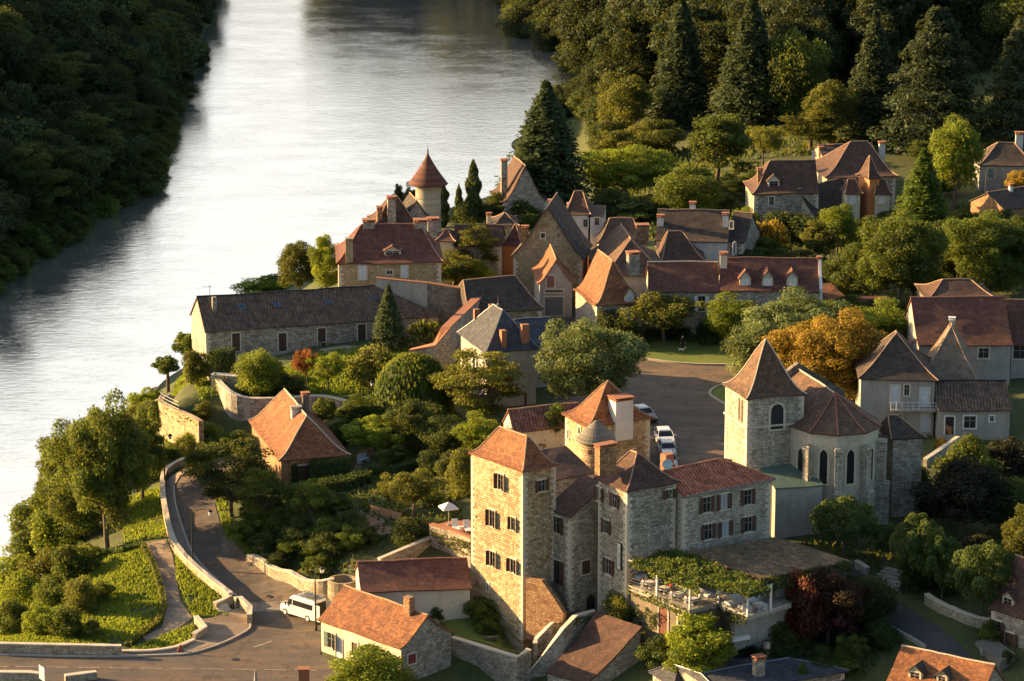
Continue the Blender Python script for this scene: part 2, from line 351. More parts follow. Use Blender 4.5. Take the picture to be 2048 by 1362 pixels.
# ------------------------------------------------------------------ terrain (control points: photo column, row, height)
WZ = -9.0
CTRL = """
-60 1330 0;150 1335 0;350 1332 0;560 1300 0;640 1320 0;760 1362 0;300 1420 -.5;600 1450 -.5;0 1450 -.5;-200 1400 -.5
560 1215 .3;1105 1180 4.6;1125 1215 2.6;1140 1235 2.4;1100 1290 -.6;1075 1320 -1.6;1055 1350 -2.2;650 1240 .2;520 1160 1;455 1090 2;400 1030 3.1;365 970 4.3;385 935 5;450 905 5.4;480 1000 4.2;430 1000 3.6
515 1120 1.6;600 1160 1.0;660 1185 .8;540 1095 3.4;610 1130 3.2;660 1160 3.0;480 1050 4.2;560 1050 4.8;640 1080 4.6;700 1110 4.6
760 1060 5.2;600 1000 5.4;700 980 5.8;860 1000 6.4;740 925 6.8;900 940 7.2;650 930 5.8;557 975 5.4;520 950 5.3;800 1050 5.6;860 1080 5.8
930 1080 5.6;945 1180 3.4;880 1150 4;720 1180 2;940 1060 6.6
560 850 5.8;460 875 5.4;640 850 6.2;400 925 5
700 740 9.4;620 790 9.1;500 800 9;800 700 9.7;740 690 9.8;450 760 9;570 720 9.4;430 740 9;640 700 9.6;370 800 8.8;345 800 8.7;400 790 9;360 770 8.6;840 720 9.6
700 830 8.0;800 830 8.0;900 830 8.2;960 840 8.3;1096 815 8.5;850 890 7.4;1000 850 8.5;1150 850 8.8
310 960 3;320 1030 3;325 1080 2.4;290 1050 2;240 1085 1;250 1000 1;200 1100 .2;330 1180 .8;420 1195 .6;300 1260 .2;240 1290 .1;100 1297 0;0 1297 0;-60 1297 0;310 1130 1.4;430 1240 .3
180 1180 -.3;150 1220 -.4;200 1240 .0;100 1250 -1.2;60 1260 -2;180 1060 -1;150 1000 -2.5;150 1130 -2;100 1150 -4.5;110 1080 -5
20 1265 -5;-60 1265 -6;330 900 4.2;300 900 0;280 940 0;250 930 -3;390 880 4.8;350 920 4.6;420 900 5
-60 1275 -9;20 1250 -9.3;45 1150 -9.3;70 1050 -9.3;95 950 -9.3;150 880 -9.3;230 830 -9.3;300 790 -9.3;360 740 -9.3;400 690 -9.3;430 640 -9.3;480 600 -9.3;560 560 -9.3;650 520 -9.3;740 480 -9.3;840 435 -9.3;940 405 -9.3;1010 390 -9.3;1090 330 -9.3;1185 255 -9.3;1235 205 -9.3;1215 165 -9.3;1150 130 -9.3;1090 90 -9.3;1060 40 -9.3;1040 -10 -9.3;920 -55 -9.3;780 -60 -9.3;690 -50 -9.3
-100 1215 -12;-20 1150 -12;10 1000 -12;50 880 -12;150 800 -12;250 720 -12;330 620 -12;500 500 -12;700 420 -12;900 330 -12;1000 280 -12;1120 200 -12;1040 150 -12;900 80 -12;800 20 -12;600 0 -12;500 150 -12;450 300 -12;350 450 -12;200 600 -12;0 750 -12;-100 850 -12;-200 1000 -12;600 -100 -12;550 -180 -12;-300 1200 -12
-100 640 -9;0 575 -9;60 530 -9;120 495 -9;200 440 -9;290 395 -9;330 330 -9;310 300 -9;330 240 -9;360 170 -9;380 110 -9;405 60 -9;415 0 -9;410 -60 -9;400 -150 -9
-150 560 -5;-50 480 -5;60 430 -6;150 380 -6;230 330 -6;240 260 -5;290 180 -5;320 100 -5;350 20 -5;350 -50 -4
-150 400 2;-50 350 1;50 300 0;120 220 0;180 120 0;220 20 0;230 -60 2
430 790 9;415 740 8.8;410 735 9
672 575 9;800 575 9.3;900 575 9.5;600 600 9;760 480 9;850 450 9;950 440 9;1080 440 9;1000 425 8.5;1160 420 9;1200 380 9;1240 330 8
1060 650 9.6;1130 660 9.8;1160 600 10;1200 500 10.5;1200 690 9.4;1300 470 11;1450 540 11;1300 670 9.6;1400 660 9.8;1500 690 9.6
1280 705 9.3;1400 735 9.2;1350 800 9.1;1380 880 9;1420 940 8.8;1450 780 9.1;1300 900 9;1480 900 8.7;1330 960 8.7;1200 760 9
1530 1060 8;1620 1080 8;1700 1090 7.8;1800 1060 8;1860 1000 8.2;1650 1110 7.5;1780 1150 6.9;1560 1085 7.9
1700 1140 6.6;1745 1175 6;1790 1210 5.3;1830 1260 4.5;1890 1310 3.7;1950 1362 2.9;1990 1450 2;1900 1250 5.4;1980 1290 3.8;2050 1330 3.8;1920 1180 6.4;2040 1200 6.0;2040 1100 7
1700 1250 3.6;1640 1300 3;1560 1300 3;1480 1300 3;1400 1340 1;1760 1330 3;1600 1400 1.5;1320 1265 4;1230 1230 4;1300 1330 0;1183 1222 4.2;1250 1290 2
1000 1250 2;900 1240 2.2;1060 1280 1.6;1040 1300 1.4;960 1290 1.8;920 1350 -.8;1000 1362 -1;1050 1362 -1;1130 1400 -1.5;870 1220 2.2;905 1340 0
1870 890 8.6;2030 890 8.6;1950 950 8.4;1900 960 8.3;1950 780 9.6;2040 700 10;1830 680 10;1750 560 11;1900 480 12;2048 450 13
1500 420 11.5;1600 440 12;1700 420 12.5;1850 400 13;1950 360 13.5;2048 330 14;1400 350 11;1550 300 13;1300 250 9;1400 150 12;1250 120 6;1230 110 -4;1600 200 15;1800 200 17;2048 200 19;1500 50 14;1250 30 5;1140 10 -3;1700 20 18;2048 0 24;1110 -60 -3;1300 -80 8;1800 -100 25;2200 400 16;2300 800 12;2300 1200 8;2300 0 28
"""
pts = []
for ln in CTRL.replace('\n', ';').split(';'):
    if ln.strip():
        a, b, c = map(float, ln.split()); v = P(a, b, c); pts.append((v.x, v.y, c))
# outside the frame: wooded hillside beyond the left shore, rising land to the right and far away
for x, y in ((-82, 468), (-68, 545), (-72, 630), (-73, 700), (-77, 765), (-80, 850), (-85, 930)):
    pts.append((x-30, y, 14.0)); pts.append((x-56, y, 35.0)); pts.append((x-85, y, 36.0)); pts.append((x-200, y, 52.0))
for x, y, z in ((-150, 380, 6), (-180, 420, 24), (-210, 340, 16), (-15, 940, 26), (20, 930, 28), (45, 980, 40), (-30, 1000, 40)): pts.append((x, y, z))
for x, y, z in ((-700, 300, 90), (-700, 900, 110), (-400, 1500, 90), (0, 1500, 60), (400, 1500, 80), (700, 900, 60), (700, 300, 30),
                (0, 140, 0), (-120, 150, -5), (120, 150, 0), (0, -200, 60), (-600, -200, 60), (600, -200, 60), (150, 320, 10), (160, 450, 16), (200, 600, 26),
                (-75, 960, -9), (-110, 980, -2)):
    pts.append((x, y, z))
pts = np.array(pts)
_k = np.linalg.norm(pts[:, None, :2]-pts[None, :, :2], axis=2)
_A = np.zeros((len(pts)+3, len(pts)+3)); n_ = len(pts)
_A[:n_, :n_] = -_k + np.eye(n_)*0.6
_A[:n_, n_] = 1; _A[:n_, n_+1:] = pts[:, :2]/100; _A[n_, :n_] = 1; _A[n_+1:, :n_] = (pts[:, :2]/100).T
_w = np.linalg.solve(_A, np.concatenate([pts[:, 2], [0, 0, 0]]))
def hraw(X, Y):
    X = np.asarray(X, float); Y = np.asarray(Y, float); out = np.full(X.shape, _w[n_])
    out = out + X/100*_w[n_+1] + Y/100*_w[n_+2]
    for i in range(n_):
        out = out - _w[i]*np.hypot(X-pts[i, 0], Y-pts[i, 1])
    return out
def axis(a, b, step, outer):
    core = list(np.arange(a, b+.01, step)); return core, outer
GX = np.array([-3500, -2000, -1200, -800, -500, -380, -300, -250, -215, -190, -170] + list(np.arange(-156, -74, 3)) + list(np.arange(-72, 90.1, 1.0)) + list(np.arange(93, 160, 3)) + [170, 190, 230, 300, 400, 600, 900, 1500, 3500])
GY = np.array([-600, -300, -100, 50, 120, 170, 200, 220, 232] + list(np.arange(240, 470.1, 1.0)) + list(np.arange(473, 700, 3)) + list(np.arange(705, 1010, 6)) + [1030, 1070, 1130, 1250, 1450, 1800, 2500, 4000, 6500])
_X, _Y = np.meshgrid(GX, GY, indexing='ij'); GZ = hraw(_X, _Y)
GZ = np.clip(GZ, -14, 140)
def H(x, y):
    i = min(max(int(np.searchsorted(GX, x))-1, 0), len(GX)-2); j = min(max(int(np.searchsorted(GY, y))-1, 0), len(GY)-2)
    a = (x-GX[i])/(GX[i+1]-GX[i]); b = (y-GY[j])/(GY[j+1]-GY[j])
    # same diagonal as the mesh triangles
    z00, z10, z01, z11 = GZ[i, j], GZ[i+1, j], GZ[i, j+1], GZ[i+1, j+1]
    if a + b <= 1: return float(z00 + a*(z10-z00) + b*(z01-z00))
    return float(z11 + (1-a)*(z01-z11) + (1-b)*(z10-z11))
def G(px, py, dz=0.0):
    """point of the ground seen at a photo position"""
    d = ray(px, py); c = Vector((0, 0, CAMH)); t = 150.0; prev = t
    while t < 3000:
        p = c + d*t
        if p.z < H(p.x, p.y)+dz: break
        prev = t; t += 1.5
    lo, hi = prev, t
    for _ in range(18):
        m = (lo+hi)/2; p = c + d*m
        if p.z < H(p.x, p.y)+dz: hi = m
        else: lo = m
    p = c + d*hi
    return Vector((p.x, p.y, H(p.x, p.y)))

def ground_mat():
    m, t, b = node_mat('meadow_and_garden_ground')
    v = coords(t, 'Object'); n1 = noise(t, v, .06, 5, .6); n2 = noise(t, v, .9, 5, .7); n3 = noise(t, v, 6, 3, .7)
    f = math_(t, 'ADD', math_(t, 'MULTIPLY', n1.outputs[0], .5), math_(t, 'MULTIPLY', n2.outputs[0], .5))
    r = ramp(t, [(.34, (.035, .045, .012)), (.47, (.07, .09, .02)), (.6, (.10, .12, .026)), (.72, (.13, .12, .04))], f)
    c = mix(t, r.outputs[0], (.02, .025, .01), math_(t, 'MULTIPLY', math_(t, 'SUBTRACT', .56, n3.outputs[0], True), 3, True))
    # earth on steep faces
    g = t.nodes.new('ShaderNodeNewGeometry'); sx = t.nodes.new('ShaderNodeSeparateXYZ'); t.links.new(g.outputs['True Normal'], sx.inputs[0])
    st = ramp(t, [(.45, (1, 1, 1)), (.72, (0, 0, 0))], sx.outputs[2])
    c = mix(t, c, (.12, .10, .07), st.outputs[0])
    t.links.new(c, b.inputs['Base Color']); b.inputs['Roughness'].default_value = .95
    bump(t, b, math_(t, 'ADD', n2.outputs[0], n3.outputs[0]), .8, .12)
    return m
M_GROUND = ground_mat()
def terrain():
    nx, ny = len(GX), len(GY)
    co = np.stack([_X, _Y, GZ], -1).reshape(-1, 3)
    idx = np.arange(nx*ny).reshape(nx, ny)
    a, b, c, d = idx[:-1, :-1].ravel(), idx[1:, :-1].ravel(), idx[1:, 1:].ravel(), idx[:-1, 1:].ravel()
    tris = np.concatenate([np.stack([a, b, d], 1), np.stack([b, c, d], 1)])
    me = bpy.data.meshes.new('ground'); me.vertices.add(len(co)); me.vertices.foreach_set('co', co.ravel())
    me.loops.add(tris.size); me.loops.foreach_set('vertex_index', tris.ravel())
    me.polygons.add(len(tris)); me.polygons.foreach_set('loop_start', np.arange(0, tris.size, 3))
    me.materials.append(M_GROUND); me.update(calc_edges=True)
    me.polygons.foreach_set('use_smooth', np.ones(len(tris), bool))
    o = link(bpy.data.objects.new('ground', me)); tag(o, kind='structure'); return o
terrain()

def water_mat():
    m, t, b = node_mat('river_water')
    v = coords(t, 'Object', (.55, 1.0, 1)); n1 = noise(t, v, .85, 5, .62); n2 = noise(t, coords(t, 'Object', (.4, 1, 1)), 2.6, 3, .6)
    big = noise(t, coords(t, 'Object', (.05, .08, 1)), 1.0, 6, .75)
    h = math_(t, 'ADD', n1.outputs[0], math_(t, 'MULTIPLY', n2.outputs[0], .35))
    bm_ = bump(t, b, h, 1.0, .105)
    bs = ramp(t, [(.40, (.35,)*3), (.70, (1,)*3)], big.outputs[0]); t.links.new(bs.outputs[0], bm_.inputs['Strength'])
    b.inputs['Base Color'].default_value = (.90, .90, .87, 1); b.inputs['Metallic'].default_value = .90
    b.inputs['Roughness'].default_value = .03; b.inputs['IOR'].default_value = 1.33
    return m
M_WATER = water_mat()
bm = BM(); quad(bm, [(-1500, -300, WZ), (1500, -300, WZ), (1500, 3000, WZ), (-1500, 3000, WZ)])
tag(mobj('river', bm, M_WATER), kind='structure')

# ------------------------------------------------------------------ draped sheets and ribbons
def drape_poly(name, pix, mat, dz=.06, step=1.2, kind='structure', world=None, parent=None, skirt=True, flat=None):
    pw = world if world is not None else [G(*p) for p in pix]
    bm = BM(); f = bm.faces.new([bm.verts.new((p[0], p[1], 0)) for p in pw])
    bmesh.ops.triangulate(bm, faces=[f])
    xs = [p[0] for p in pw]; ys = [p[1] for p in pw]
    for ax, lo, hi in ((0, min(xs), max(xs)), (1, min(ys), max(ys))):
        k = math.ceil(lo/step)*step
        while k < hi:
            co = [0, 0, 0]; no = [0, 0, 0]; co[ax] = k; no[ax] = 1
            bmesh.ops.bisect_plane(bm, geom=bm.verts[:]+bm.edges[:]+bm.faces[:], plane_co=co, plane_no=no); k += step
    for v in bm.verts: v.co.z = (flat if flat is not None else H(v.co.x, v.co.y)) + dz
    if skirt:
        be = [e for e in bm.edges if e.is_boundary]
        r = bmesh.ops.extrude_edge_only(bm, edges=be)
        for v in r['geom']:
            if isinstance(v, bmesh.types.BMVert): v.co.z -= .25 + dz
    bmesh.ops.recalc_face_normals(bm, faces=bm.faces)
    o = mobj(name, bm, mat, parent)
    if kind: o['kind'] = kind
    return o
def catmull(pts_, n=8):
    pts_ = [Vector(p) for p in pts_]; out = []
    for i in range(len(pts_)-1):
        p0 = pts_[max(i-1, 0)]; p1 = pts_[i]; p2 = pts_[i+1]; p3 = pts_[min(i+2, len(pts_)-1)]
        for k in range(n):
            t = k/n
            out.append(.5*((2*p1) + (-p0+p2)*t + (2*p0-5*p1+4*p2-p3)*t*t + (-p0+3*p1-3*p2+p3)*t**3))
    out.append(pts_[-1]); return out
def asphalt(name, c1, c2, patch=(.11, .07, .05)):
    m, t, b = node_mat(name); v = coords(t, 'Object')
    n1 = noise(t, v, .10, 8, .75); n2 = noise(t, v, 12, 3, .7); n3 = noise(t, coords(t, 'Object', (.5, 1.6, 1)), .35, 5, .65)
    r = ramp(t, [(.3, c1), (.7, c2)], n1.outputs[0])
    rp = ramp(t, [(.47, (0, 0, 0)), (.60, (1, 1, 1))], n3.outputs[0]); c = mix(t, r.outputs[0], patch, math_(t, 'MULTIPLY', rp.outputs[0], .75)); n5 = noise(t, v, .55, 5, .8); r5 = ramp(t, [(.54, (0, 0, 0)), (.60, (1, 1, 1))], n5.outputs[0]); c = mix(t, c, tuple(x*.5 for x in c1), math_(t, 'MULTIPLY', r5.outputs[0], .55))
    c = mix(t, c, tuple(x*.55 for x in c1), math_(t, 'MULTIPLY', math_(t, 'SUBTRACT', .52, n2.outputs[0], True), 2, True))
    vo = t.nodes.new('ShaderNodeTexVoronoi'); vo.feature = 'DISTANCE_TO_EDGE'; vo.inputs['Scale'].default_value = .33
    nd = noise(t, v, .8, 3); dd = t.nodes.new('ShaderNodeVectorMath'); dd.operation = 'MULTIPLY_ADD'
    t.links.new(nd.outputs[1], dd.inputs[0]); dd.inputs[1].default_value = (.9, .9, 0); t.links.new(v, dd.inputs[2]); t.links.new(dd.outputs[0], vo.inputs['Vector'])
    ck = ramp(t, [(0, (1, 1, 1)), (.012, (0, 0, 0))], vo.outputs['Distance'])
    c = mix(t, c, tuple(x*.45 for x in c1), math_(t, 'MULTIPLY', ck.outputs[0], .55))
    t.links.new(c, b.inputs['Base Color']); b.inputs['Roughness'].default_value = .85; bump(t, b, n2.outputs[0], .5, .02)
    return m
M_ROAD = asphalt('road_asphalt', (.07, .06, .052), (.13, .105, .085), (.17, .11, .07))
M_SQUARE = asphalt('worn_square_asphalt', (.085, .066, .05), (.16, .12, .085), (.22, .135, .08))
M_PAVE = asphalt('sidewalk_gravel', (.20, .17, .14), (.29, .25, .20), (.24, .19, .14))
M_PATH = asphalt('gravel_path', (.26, .19, .13), (.36, .28, .19), (.18, .12, .08))
M_LANE = asphalt('lane_asphalt', (.05, .05, .052), (.075, .072, .07), (.06, .055, .05))
M_KERB = plain('kerb_stone', (.42, .37, .30), .9, 0, .2, 3)
def lawn_mat(name, c1, c2):
    m, t, b = node_mat(name); v = coords(t, 'Object'); n1 = noise(t, v, .35, 5, .65); n2 = noise(t, v, 7, 3, .7)
    r = ramp(t, [(.3, c1), (.7, c2)], n1.outputs[0]); c = mix(t, r.outputs[0], tuple(x*.4 for x in c1), math_(t, 'MULTIPLY', math_(t, 'SUBTRACT', .54, n2.outputs[0], True), 3, True))
    t.links.new(c, b.inputs['Base Color']); b.inputs['Roughness'].default_value = .95; bump(t, b, n2.outputs[0], .8, .06)
    return m
M_LAWN = lawn_mat('mown_lawn', (.10, .15, .022), (.17, .22, .035))

def wall_run(name, pix, h, th, mat, label, cat='wall', world=None, cope=None, top=None, group=None, n=4, close=False, base=-.6, curve=True, parent=None):
    """free-standing wall following photo positions of its foot on the road side; h may vary along it"""
    w_ = world if world is not None else [G(*p) for p in pix]
    w_ = [Vector((p[0], p[1], 0)) for p in w_]
    hs = h if isinstance(h, (list, tuple)) else [h]*len(w_)
    if curve:
        ww = catmull(w_, n); hh = list(np.interp(np.linspace(0, len(w_)-1, len(ww)), range(len(w_)), hs))
        tt = list(np.interp(np.linspace(0, len(w_)-1, len(ww)), range(len(w_)), top)) if isinstance(top, (list, tuple)) else None
    else: ww, hh, tt = w_, hs, (list(top) if isinstance(top, (list, tuple)) else None)
    L, R = [], []
    for i, p in enumerate(ww):
        d = (ww[min(i+1, len(ww)-1)] - ww[max(i-1, 0)]).normalized(); nrm = Vector((-d.y, d.x, 0))
        L.append(p + nrm*th/2); R.append(p - nrm*th/2)
    bm = BM(); cp = BM()
    rng = random.Random(hash(name) % 999 if False else len(name)*7+len(ww)); rows = []
    for i in range(len(ww)):
        g = H(ww[i].x, ww[i].y); tz = (tt[i] if tt else (top if top is not None else g + hh[i]))
        gb = min(H(L[i].x, L[i].y), H(R[i].x, R[i].y), g) + base
        rows.append((bm.verts.new((L[i].x, L[i].y, gb)), bm.verts.new((L[i].x, L[i].y, tz)), bm.verts.new((R[i].x, R[i].y, tz)), bm.verts.new((R[i].x, R[i].y, gb)), tz))
    for a, b in zip(rows, rows[1:]):
        for k in range(3): bm.faces.new((a[k], b[k], b[k+1], a[k+1]))
    bm.faces.new([rows[0][k] for k in range(4)]); bm.faces.new([rows[-1][k] for k in range(3, -1, -1)])
    o = mobj(name, bm, mat, parent)
    if label: tag(o, label, cat, group)
    if cope:
        cr = []
        for i in range(len(ww)):
            nrm = (L[i]-R[i]).normalized(); a = ww[i]+nrm*(th/2+.05); b = ww[i]-nrm*(th/2+.05); z = rows[i][4]; j = .02*math.sin(i*2.3)
            cr.append([cp.verts.new((a.x, a.y, z-.02)), cp.verts.new((a.x, a.y, z+.10+j)), cp.verts.new((b.x, b.y, z+.10-j)), cp.verts.new((b.x, b.y, z-.02))])
        for a, b in zip(cr, cr[1:]):
            for k in range(4): cp.faces.new((a[k], b[k], b[(k+1) % 4], a[(k+1) % 4]))
        cp.faces.new(cr[0]); cp.faces.new(cr[-1][::-1])
        mobj('coping', cp, cope, o)
    return o
# ------------------------------------------------------------------ roads, paths, lawns
drape_poly('road', [(-40, 1312), (200, 1316), (330, 1312), (380, 1310), (440, 1290), (497, 1262), (500, 1245), (470, 1190), (420, 1150), (385, 1110),
  (365, 1060), (350, 1010), (347, 975), (360, 955), (385, 940), (420, 928), (470, 915), (500, 930), (470, 960), (435, 985), (430, 1010), (440, 1050), (470, 1090), (500, 1118),
  (560, 1155), (600, 1178), (670, 1190), (690, 1200), (650, 1240), (640, 1310), (700, 1340), (820, 1375), (820, 1500), (-40, 1500)], M_ROAD, .05)
drape_poly('sidewalk', [(326, 975), (340, 955), (375, 938), (400, 930), (385, 940), (360, 955), (348, 975), (351, 1010), (366, 1060), (386, 1110), (421, 1150), (474, 1195), (430, 1185), (380, 1145), (355, 1105), (335, 1040)], M_PAVE, .16)
drape_poly('crossing', [(478, 1205), (590, 1197), (650, 1190), (655, 1210), (600, 1216), (497, 1224)], M_PAVE, .075)
drape_poly('paved_corner', [(395, 1245), (430, 1236), (465, 1222), (487, 1215), (498, 1230), (500, 1248), (494, 1262), (440, 1288), (380, 1306), (368, 1300), (400, 1275), (412, 1255)], M_PATH, .15)
drape_poly('roadside_strip', [(-40, 1303), (245, 1307), (330, 1302), (368, 1298), (380, 1307), (330, 1311), (200, 1314), (-40, 1311)], M_PAVE, .14)
drape_poly('gravel_path', [(288, 1088), (333, 1080), (345, 1110), (352, 1150), (360, 1200), (385, 1236), (350, 1262), (300, 1288), (285, 1275), (325, 1255), (330, 1215), (318, 1150), (305, 1110)], M_PATH, .05)
drape_poly('square', [(1268, 716), (1300, 722), (1345, 728), (1400, 732), (1460, 733), (1560, 740), (1600, 800), (1500, 812), (1452, 770), (1430, 775), (1418, 786), (1425, 797), (1468, 818), (1600, 850), (1560, 960), (1290, 960), (1240, 900), (1120, 840), (1100, 820), (1110, 790), (1180, 760), (1240, 730)], M_SQUARE, .05)
drape_poly('lane', [(1150, 615), (1188, 560), (1210, 540), (1215, 560), (1180, 620), (1172, 660), (1215, 712), (1275, 716), (1240, 745), (1150, 740), (1110, 690), (1090, 650), (1092, 636)], M_LANE, .045)
drape_poly('village_lane', [(1690, 1120), (1712, 1124), (1760, 1178), (1800, 1205), (1850, 1240), (1920, 1290), (1985, 1345), (2030, 1400), (1960, 1420), (1905, 1345), (1850, 1300), (1790, 1260), (1748, 1216), (1712, 1172), (1695, 1140)], M_LANE, .05)
drape_poly('square_lawn', [(1190, 700), (1260, 690), (1330, 684), (1460, 690), (1500, 700), (1545, 735), (1460, 730), (1400, 729), (1345, 725), (1300, 719), (1268, 712)], M_LAWN, .10)
drape_poly('church_lawn', [(1452, 770), (1500, 762), (1560, 775), (1560, 845), (1468, 816), (1427, 795), (1421, 786), (1432, 777)], M_LAWN, .10)
drape_poly('terrace_lawn', [(480, 800), (500, 770), (570, 730), (640, 705), (740, 697), (800, 690), (850, 705), (800, 740), (735, 790), (640, 800), (560, 800)], M_LAWN, .06)
drape_poly('tower_lawn', [(868, 1215), (945, 1205), (1000, 1245), (1055, 1290), (1070, 1295), (1045, 1305), (985, 1292), (915, 1275), (880, 1245)], M_LAWN, .05)
drape_poly('garden_path', [(715, 905), (745, 895), (760, 905), (728, 918), (722, 945), (714, 955), (705, 950), (712, 925)], M_DIRT, .05)
drape_poly('paved_terrace', [(640, 700), (690, 692), (720, 696), (690, 712), (650, 712)], M_PAVE, .12)
def kerb(pix, h=.16, w_=.16, name='kerb'):
    pw = catmull([G(*p) for p in pix], 6); bm = BM(); rows = []
    for i, p in enumerate(pw):
        d = (pw[min(i+1, len(pw)-1)]-pw[max(i-1, 0)]); d.z = 0; d.normalize(); n = Vector((-d.y, d.x, 0))*w_/2
        z = H(p.x, p.y); rows.append([bm.verts.new((q.x, q.y, zz)) for q, zz in ((p+n, z-.2), (p+n, z+h), (p-n, z+h), (p-n, z-.2))])
    for a, b in zip(rows, rows[1:]):
        for k in range(3): bm.faces.new((a[k], b[k], b[k+1], a[k+1]))
    tag(mobj(name, bm, M_KERB), kind='structure')
kerb([(1268, 714), (1300, 720), (1345, 726), (1400, 730), (1460, 731), (1545, 737)], .2, .3)
kerb([(1560, 848), (1468, 817), (1427, 796), (1420, 786), (1431, 776), (1452, 769)], .2, .3)
kerb([(348, 975), (351, 1010), (366, 1060), (386, 1110), (421, 1150), (474, 1195)], .2, .2)
kerb([(499, 1235), (500, 1248), (494, 1263), (440, 1290), (381, 1308), (330, 1312), (200, 1315), (-40, 1312)], .2, .2)
# painted marks: dashed centre line of the road
bm = BM()
for x0 in range(-30, 640, 62):
    a = G(x0, 1334 + x0*.012); b = G(x0+44, 1334.6 + (x0+44)*.012)
    d = (b-a).normalized(); n = Vector((-d.y, d.x, 0))*.07; z = .075
    quad(bm, [Vector((q.x, q.y, H(q.x, q.y)+z)) for q in (a-n, b-n, b+n, a+n)])
for (p, q) in (((507, 1296), (543, 1284)), ((470, 1262), (474, 1275))):
    a, b = G(*p), G(*q); d = (b-a).normalized(); n = Vector((-d.y, d.x, 0))*.1
    quad(bm, [Vector((r.x, r.y, H(r.x, r.y)+.075)) for r in (a-n, b-n, b+n, a+n)])
tag(mobj('road_markings', bm, plain('worn_road_paint', (.32, .29, .24), .8, 0, .4, 4)), kind='structure')
# ------------------------------------------------------------------ house builder
rnd = random.Random(5)
def prof(t, fl): return t - fl*math.sin(math.pi*min(1, t))*(1-t)*1.0 if fl else t
class House: pass
def wob(q): return mnoise.noise(q*.22)*.17 + mnoise.noise(q*.9)*.05
def house(name, label, cat, c, th, ze, z0, L=None, bx=None, w=None, ax=None, roof='gable', axis='x', ry=None, rise=None, rx=None, h0=0, h1=0,
          ov=.35, og=.15, flare=.28, rm=None, wm=None, group=None, ridge=True, ridge_m=None, nowall=False, mirror=False, root=None, skew=0, O=None):
    """c = photo position of the front-left roof-eave corner (height ze); front runs in direction th (degrees)"""
    h = House(); t = math.radians(th); O = P(c[0], c[1], ze) if O is None else Vector(O)
    ux = Vector((math.cos(t), math.sin(t), 0)); vx = Vector((-math.sin(t), math.cos(t), 0))
    def solve(d, target):
        lo, hi = 0.2, 90.0; s = 1 if proj(O+d*hi)[0] > proj(O)[0] else -1
        for _ in range(40):
            m = (lo+hi)/2
            if (proj(O+d*m)[0]-target)*s < 0: lo = m
            else: hi = m
        return lo
    if L is None: L = solve(ux, bx)
    if w is None: w = solve(vx, ax)
    if mirror: O = O - ux*L          # c given as the front-right corner
    h.L, h.w, h.ze, h.z0, h.ux, h.vx, h.O, h.ov, h.og, h.th = L, w, ze, z0, ux, vx, O, ov, og, t
    h.root = root or empty(name, (O.x, O.y, z0), 0, label, cat, group); h.axis = axis
    h.M = Matrix(((ux.x, vx.x, 0, O.x), (ux.y, vx.y, 0, O.y), (0, 0, 1, 0), (0, 0, 0, 1)))
    base = Vector(h.root.location)
    A, B = (L, w) if axis == 'x' else (w, L)
    def loc(a, b, z):   # a along ridge, b across
        if skew and b < B/2: a = a*(1+skew/A*(1-b/(B/2)))
        p = Vector((a, b, z)) if axis == 'x' else Vector((b, a, z))
        return h.M @ p - base
    h.loc = loc
    if roof == 'pyramid': h0 = h1 = A/2
    if h0+h1 > A: k_ = A/(h0+h1)*.999; h0 *= k_; h1 *= k_
    if roof == 'shed': pass
    if ry is not None:
        # rise so that the ridge (its start, end or rx fraction) is seen at row ry
        if roof == 'shed': p = h.M @ Vector((L*(.5 if rx is None else rx), w, 0))
        else:
            a = h0 + (A-h0-h1)*(rx if rx is not None else 0)
            p = h.M @ (Vector((a, B/2, 0)) if axis == 'x' else Vector((B/2, a, 0)))
        rise = zat(p.x, p.y, ry) - ze
    h.rise = rise; h.A, h.B = A, B
    o_e = ov
    def roofz(tt): return ze + rise*prof(tt, flare)
    h.roofz = roofz
    if roof == 'shed':
        def surf(a, b): return ze + rise*max(0, min(1, b/B))
    else:
        def surf(a, b):
            tb = min(b, B-b)/(B/2); tt = tb
            if h0 > 0: tt = min(tt, a/h0)
            if h1 > 0: tt = min(tt, (A-a)/h1)
            return roofz(max(0, min(1, tt)))
    h.surf = surf
    # ---- roof
    bm = BM(); n = 7; nu = max(2, int(A/1.6))
    if roof == 'shed':
        rows = []
        for j in range(5):
            rows.append([bm.verts.new(loc(A*i/nu, B*j/4, ze + rise*j/4)) for i in range(nu+1)])
        for r0, r1 in zip(rows, rows[1:]):
            for i in range(nu): bm.faces.new((r0[i], r0[i+1], r1[i+1], r1[i]))
    else:
        for side in (0, 1):
            rows = []
            for k in range(n+1):
                tt = k/n; bb = (B/2)*tt if side == 0 else B-(B/2)*tt; a0, a1 = h0*tt, A-h1*tt
                rows.append([bm.verts.new(loc(a0+(a1-a0)*i/nu, bb, roofz(tt))) for i in range(nu+1)])
            for r0, r1 in zip(rows, rows[1:]):
                for i in range(nu): bm.faces.new((r0[i], r0[i+1], r1[i+1], r1[i]))
        for end, hh in ((0, h0), (1, h1)):
            if hh <= 0: continue
            nb = max(2, int(B/1.6)); rows = []
            for k in range(n+1):
                tt = k/n; aa = hh*tt if end == 0 else A-hh*tt; b0, b1 = B/2*tt, B-B/2*tt
                rows.append([bm.verts.new(loc(aa, b0+(b1-b0)*i/nb, roofz(tt))) for i in range(nb+1)])
            for r0, r1 in zip(rows, rows[1:]):
                for i in range(nb): bm.faces.new((r0[i], r0[i+1], r1[i+1], r1[i]))
        bmesh.ops.remove_doubles(bm, verts=bm.verts, dist=.004)
        bmesh.ops.dissolve_degenerate(bm, edges=bm.edges, dist=.002)
    for v in bm.verts:
        v.co.z += wob(v.co + base)
    bmesh.ops.recalc_face_normals(bm, faces=bm.faces)
